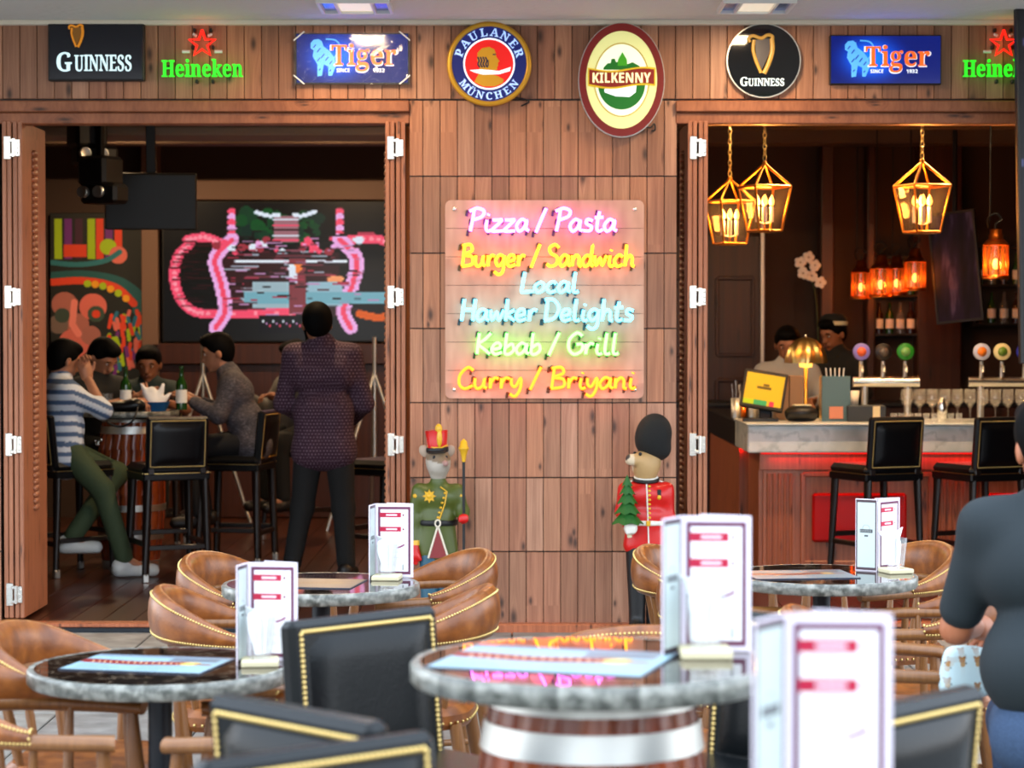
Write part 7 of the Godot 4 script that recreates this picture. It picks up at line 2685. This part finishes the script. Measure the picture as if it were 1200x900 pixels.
func build_people() -> void:
	mat("hair_black", Color(0.016, 0.014, 0.014), 0.7).metallic_specular = 0.2
	var tan := Color(0.68, 0.46, 0.34)
	var brown := Color(0.55, 0.35, 0.24)
	var white_shoe := mat("white_shoes", Color(0.82, 0.83, 0.82), 0.5)
	var dark_shoe := mat("dark_shoes", Color(0.05, 0.045, 0.045), 0.5)
	var dark := mat("dark_trousers", Color(0.045, 0.055, 0.06), 0.85)
	# standing, back to the terrace, dotted plum shirt
	person("person standing with back turned in a dotted plum shirt and dark trousers", Vector3(-1.10, FLOOR_IN, -1.84), {
		"head": Vector3(-0.045, 1.505, 0), "face": Vector3(-0.25, -0.10, -1), "neck": Vector3(-0.01, 1.385, 0.01), "pelvis": Vector3(0.0, 0.80, 0.02), "front": Vector3(-0.05, 0, -1), "shoulder": 0.172, "hem": Vector3(0.0, 0.765, 0.02),
		"elbow_r": Vector3(0.235, 1.04, -0.02), "wrist_r": Vector3(0.14, 0.93, -0.22), "elbow_l": Vector3(-0.245, 1.04, -0.02), "wrist_l": Vector3(-0.14, 0.94, -0.23),
		"knee_r": Vector3(0.11, 0.43, 0.0), "ankle_r": Vector3(0.13, 0.09, 0.04), "toe_r": Vector3(0.15, 0.04, -0.10), "knee_l": Vector3(-0.13, 0.43, 0.0), "ankle_l": Vector3(-0.19, 0.09, 0.04), "toe_l": Vector3(-0.22, 0.04, -0.10)},
		{"skin": brown, "shirt": cloth("plum_dotted_cotton", Color(0.20, 0.095, 0.165), Color(0.50, 0.42, 0.48), 0), "trousers": dark, "shoes": dark_shoe, "beard": true})
	# striped shirt, seated at the barrel, hand at the ear
	var stripes := func(p: Vector3) -> Color:
		var k := p.y + 0.25 * maxf(p.x - 0.10, 0.0) * 2.0
		return Color(0.66, 0.72, 0.80) if fposmod(k, 0.062) < 0.034 else Color(0.075, 0.13, 0.25)
	var striped := mat("striped_jersey", Color.WHITE, 0.85)
	striped.vertex_color_use_as_albedo = true
	person("person in a blue and white striped shirt and green trousers seated at the barrel", Vector3(-2.70, FLOOR_IN, -2.20), {
		"head": Vector3(0.0, 1.285, -0.02), "face": Vector3(0.75, -0.35, -0.6), "neck": Vector3(-0.02, 1.165, 0.0), "pelvis": Vector3(-0.01, 0.755, 0.03), "front": Vector3(0.85, 0, -0.5), "hem": Vector3(-0.01, 0.70, 0.03),
		"shoulder_r": Vector3(0.05, 1.10, 0.15), "elbow_r": Vector3(0.245, 0.99, 0.05), "wrist_r": Vector3(0.135, 1.19, -0.02), "hand_r": Vector3(-0.25, 0.9, -0.1), "elbow_l": Vector3(0.16, 1.0, -0.25), "wrist_l": Vector3(0.36, 1.02, -0.22),
		"knee_r": Vector3(0.26, 0.52, 0.16), "ankle_r": Vector3(0.40, 0.10, 0.20), "toe_r": Vector3(0.53, 0.04, 0.16), "knee_l": Vector3(0.30, 0.60, -0.10), "ankle_l": Vector3(0.06, 0.22, 0.12), "toe_l": Vector3(0.18, 0.17, 0.10), "curl": 0.9},
		{"skin": tan, "shirt": striped, "paint": stripes, "shirt_cell": 0.009, "sleeve": 0.62, "trousers": mat("olive_trousers", Color(0.22, 0.28, 0.18), 0.85), "shoes": white_shoe})
	# dark-haired guest beyond the striped shirt
	person("person with bowed dark head seated beyond the striped shirt", Vector3(-2.62, FLOOR_IN, -3.05), {
		"head": Vector3(0.0, 1.29, 0), "face": Vector3(0.5, -0.45, 0.3), "neck": Vector3(-0.03, 1.16, -0.03), "pelvis": Vector3(-0.06, 0.755, -0.06), "front": Vector3(0.7, 0, 0.6),
		"elbow_r": Vector3(0.02, 0.98, 0.14), "wrist_r": Vector3(0.20, 1.03, 0.20), "elbow_l": Vector3(0.16, 1.02, -0.12), "wrist_l": Vector3(0.28, 1.06, 0.05),
		"knee_r": Vector3(0.12, 0.66, 0.22), "ankle_r": Vector3(0.10, 0.28, 0.16), "toe_r": Vector3(0.18, 0.22, 0.22), "knee_l": Vector3(0.26, 0.66, 0.06), "ankle_l": Vector3(0.22, 0.28, 0.04), "toe_l": Vector3(0.32, 0.22, 0.08)},
		{"skin": tan, "shirt": mat("dark_tee", Color(0.06, 0.07, 0.08), 0.85), "sleeve": 0.3, "trousers": dark, "shoes": dark_shoe})
	# guest facing the terrace
	person("person facing the terrace behind the barrel with a bottle in front", Vector3(-2.46, FLOOR_IN, -3.90), {
		"head": Vector3(0.0, 1.235, 0.05), "face": Vector3(0.02, -0.28, 1), "neck": Vector3(0.0, 1.11, 0.02), "pelvis": Vector3(0, 0.755, -0.04), "front": Vector3(0, 0, 1),
		"elbow_r": Vector3(-0.27, 0.94, 0.18), "wrist_r": Vector3(-0.17, 1.0, 0.38), "elbow_l": Vector3(0.27, 0.94, 0.18), "wrist_l": Vector3(0.14, 1.0, 0.38),
		"knee_r": Vector3(-0.12, 0.70, 0.34), "ankle_r": Vector3(-0.12, 0.30, 0.30), "toe_r": Vector3(-0.13, 0.24, 0.42), "knee_l": Vector3(0.12, 0.70, 0.34), "ankle_l": Vector3(0.12, 0.30, 0.30), "toe_l": Vector3(0.13, 0.24, 0.42)},
		{"skin": brown, "shirt": mat("teal_tee", Color(0.10, 0.17, 0.17), 0.85), "sleeve": 0.35, "trousers": dark, "shoes": dark_shoe})
	# grey shirt in profile
	person("person in a grey melange shirt seated in profile at the barrel", Vector3(-1.72, FLOOR_IN, -2.86), {
		"head": Vector3(-0.145, 1.325, 0), "face": Vector3(-1, -0.25, 0.12), "neck": Vector3(-0.07, 1.195, 0.0), "pelvis": Vector3(0.08, 0.765, 0.02), "front": Vector3(-1, 0, 0.15), "hem": Vector3(0.08, 0.75, 0.02),
		"elbow_r": Vector3(-0.10, 0.93, -0.20), "wrist_r": Vector3(-0.30, 1.03, -0.10), "elbow_l": Vector3(-0.11, 0.94, 0.20), "wrist_l": Vector3(-0.32, 1.04, 0.10),
		"knee_r": Vector3(-0.31, 0.72, -0.10), "ankle_r": Vector3(-0.24, 0.31, -0.10), "toe_r": Vector3(-0.36, 0.26, -0.10), "knee_l": Vector3(-0.31, 0.72, 0.12), "ankle_l": Vector3(-0.24, 0.31, 0.12), "toe_l": Vector3(-0.36, 0.26, 0.13)},
		{"skin": tan, "shirt": cloth("grey_melange", Color(0.24, 0.22, 0.24), Color(0.46, 0.44, 0.46), 1), "sleeve": 0.9, "trousers": mat("navy_trousers", Color(0.03, 0.035, 0.055), 0.85), "shoes": dark_shoe})
	# guest in the dim back
	person("person in a pale grey shirt in the dim back of the lounge", Vector3(-1.50, FLOOR_IN, -4.35), {
		"head": Vector3(-0.02, 1.27, 0), "face": Vector3(-0.8, -0.3, 0.5), "neck": Vector3(0.0, 1.14, -0.01), "pelvis": Vector3(0.04, 0.755, -0.04), "front": Vector3(-0.7, 0, 0.7),
		"elbow_r": Vector3(-0.23, 0.92, -0.10), "wrist_r": Vector3(-0.34, 1.0, 0.05), "elbow_l": Vector3(0.10, 0.92, 0.20), "wrist_l": Vector3(-0.10, 1.0, 0.30),
		"knee_r": Vector3(-0.26, 0.70, 0.08), "ankle_r": Vector3(-0.22, 0.30, 0.08), "toe_r": Vector3(-0.30, 0.25, 0.14), "knee_l": Vector3(-0.10, 0.70, 0.26), "ankle_l": Vector3(-0.08, 0.30, 0.22), "toe_l": Vector3(-0.16, 0.25, 0.30)},
		{"skin": brown, "shirt": mat("pale_grey_shirt", Color(0.36, 0.35, 0.34), 0.85), "trousers": dark, "shoes": dark_shoe})
	# bartenders
	person("bartender with white collar behind the till", Vector3(1.90, FLOOR_IN, -4.15), {
		"head": Vector3(0, 1.365, 0), "face": Vector3(-0.15, -0.35, 1), "neck": Vector3(0.0, 1.235, -0.02), "pelvis": Vector3(0, 0.75, -0.03), "front": Vector3(0, 0, 1),
		"elbow_r": Vector3(-0.21, 0.98, 0.06), "wrist_r": Vector3(-0.13, 0.98, 0.26), "elbow_l": Vector3(0.26, 0.98, 0.04), "wrist_l": Vector3(0.14, 0.98, 0.26),
		"knee_r": Vector3(-0.10, 0.42, 0.02), "ankle_r": Vector3(-0.10, 0.09, -0.02), "toe_r": Vector3(-0.11, 0.04, 0.12), "knee_l": Vector3(0.10, 0.42, 0.02), "ankle_l": Vector3(0.10, 0.09, -0.02), "toe_l": Vector3(0.11, 0.04, 0.12)},
		{"skin": brown, "shirt": mat("white_shirt", Color(0.60, 0.60, 0.60), 0.85), "trousers": dark, "shoes": dark_shoe})
	var b2 := person("bartender in black with a dark cap beside the tall dark cupboard", Vector3(2.29, FLOOR_IN, -4.7), {
		"head": Vector3(0, 1.44, 0), "face": Vector3(-0.75, -0.35, 0.6), "neck": Vector3(0.03, 1.31, -0.02), "pelvis": Vector3(0.04, 0.80, -0.03), "front": Vector3(-0.6, 0, 0.8),
		"elbow_r": Vector3(-0.20, 1.02, -0.08), "wrist_r": Vector3(-0.28, 1.03, 0.16), "elbow_l": Vector3(0.20, 1.02, 0.20), "wrist_l": Vector3(0.02, 1.03, 0.34),
		"knee_r": Vector3(-0.06, 0.44, 0.0), "ankle_r": Vector3(-0.05, 0.09, -0.04), "toe_r": Vector3(-0.13, 0.04, 0.07), "knee_l": Vector3(0.12, 0.44, 0.06), "ankle_l": Vector3(0.12, 0.09, 0.04), "toe_l": Vector3(0.04, 0.04, 0.15)},
		{"skin": brown, "shirt": mat("black_shirt", Color(0.03, 0.03, 0.035), 0.85), "trousers": dark, "shoes": dark_shoe})
	var cap := Shape.new()
	cap.xf = Transform3D(Basis(), Vector3(0.01, 1.50, -0.01))
	cap.lathe([Vector2(0.0, 0.0), Vector2(0.098, 0.0), Vector2(0.10, 0.03), Vector2(0.095, 0.06), Vector2(0.06, 0.085), Vector2(0, 0.09)], 20)
	part(b2, "cap", cap, mats.black_shirt)
	cap = Shape.new()
	cap.xf = Transform3D(Basis(), Vector3(0.01, 1.505, -0.01))
	cap.lathe([Vector2(0.099, 0.0), Vector2(0.103, 0.012), Vector2(0.101, 0.028)], 20)
	part(b2, "cap_band", cap, mats.cream_box)
	# guest on the terrace, back to the camera
	var jeans := cloth("blue_denim", Color(0.17, 0.25, 0.36), Color(0.27, 0.36, 0.48), 1)
	jeans.uv1_scale = Vector3(14, 14, 14)
	var guest := person("person seated on the terrace in a dark slate shirt and blue jeans, back turned", Vector3(1.29, 0, 5.96), {
		"head": Vector3(-0.015, 1.235, -0.05), "face": Vector3(-0.12, -0.22, -1), "neck": Vector3(0.0, 1.115, -0.01), "pelvis": Vector3(0.0, 0.575, 0.06), "front": Vector3(-0.06, 0, -1), "shoulder": 0.18, "hem": Vector3(0.0, 0.73, 0.05), "cell": 0.012,
		"elbow_l": Vector3(-0.225, 0.805, -0.10), "wrist_l": Vector3(-0.13, 0.775, -0.34), "hand_l": Vector3(0.5, -0.12, -0.8), "elbow_r": Vector3(0.25, 0.82, -0.08), "wrist_r": Vector3(0.12, 0.80, -0.33), "hand_r": Vector3(-0.5, -0.1, -0.8),
		"knee_r": Vector3(0.20, 0.54, -0.38), "ankle_r": Vector3(0.20, 0.09, -0.34), "toe_r": Vector3(0.22, 0.04, -0.48), "knee_l": Vector3(-0.02, 0.54, -0.38), "ankle_l": Vector3(0.0, 0.09, -0.34), "toe_l": Vector3(0.0, 0.04, -0.48)},
		{"skin": Color(0.66, 0.40, 0.27), "shirt": mat("slate_polo", Color(0.07, 0.115, 0.135), 0.8), "sleeve": 0.40, "shirt_cell": 0.010, "trousers": jeans, "shoes": white_shoe})
	var logo := Shape.new()
	logo.box(Vector3(-0.055, 0.965, 0.118), Vector3(0.035, 0.04, 0.004), 0.001)
	part(guest, "shirt_print", logo, mats.paper_white, "white print")
	var st := thing("low_stool", "low black stool under the seated person", "stool", Vector3(1.27, 0, 6.02))
	var g := Shape.new()
	g.lathe([Vector2(0, 0.41), Vector2(0.17, 0.41), Vector2(0.18, 0.43), Vector2(0.17, 0.455), Vector2(0, 0.46)], 24)
	part(st, "seat", g, mats.black_leather)
	for k in 4:
		var a := TAU * k / 4.0 + PI / 4
		g = Shape.new()
		g.taper(Vector3(cos(a) * 0.18, 0, sin(a) * 0.18), Vector3(cos(a) * 0.12, 0.42, sin(a) * 0.12), 0.014, 0.018, 8)
		part(st, "leg", g, mats.dark_frame_wood)
	# cloth bag on the guest's thigh
	var bag := thing("cloth_bag", "pale cloth bag printed with small brown animals on the seated person's lap", "bag", Vector3(1.130, 0.612, 5.66), 0.15)
	g = Shape.new()
	nets(g, [egg(Vector3(0, 0.055, 0), Vector3(0.068, 0.06, 0.035)), bone(Vector3(-0.045, 0.018, 0), Vector3(0.045, 0.018, 0), 0.022, 0.022, 0.03), bone(Vector3(-0.035, 0.10, 0), Vector3(0.035, 0.095, 0), 0.018, 0.018, 0.03)], 0.007)
	var bi := Image.create(128, 128, false, Image.FORMAT_RGB8)
	bi.fill(Color(0.76, 0.85, 0.86))
	for k in 5:
		var q := Vector2(20 + (k % 3) * 42, 24 + (k / 3) * 60 + (k % 2) * 14)
		disc(bi, q.x, q.y, 9, Color(0.62, 0.40, 0.14))
		disc(bi, q.x - 7, q.y - 8, 4, Color(0.55, 0.33, 0.10))
		disc(bi, q.x + 7, q.y - 8, 4, Color(0.55, 0.33, 0.10))
		disc(bi, q.x + 1, q.y + 12, 7, Color(0.70, 0.50, 0.20))
		disc(bi, q.x + 10, q.y + 8, 3, Color(0.20, 0.22, 0.20))
	var bm := mat("animal_print_cotton", Color.WHITE, 0.85)
	bm.albedo_texture = ImageTexture.create_from_image(bi)
	bm.uv1_triplanar = true
	bm.uv1_scale = Vector3(9, 9, 9)
	part(bag, "pouch", g, bm)
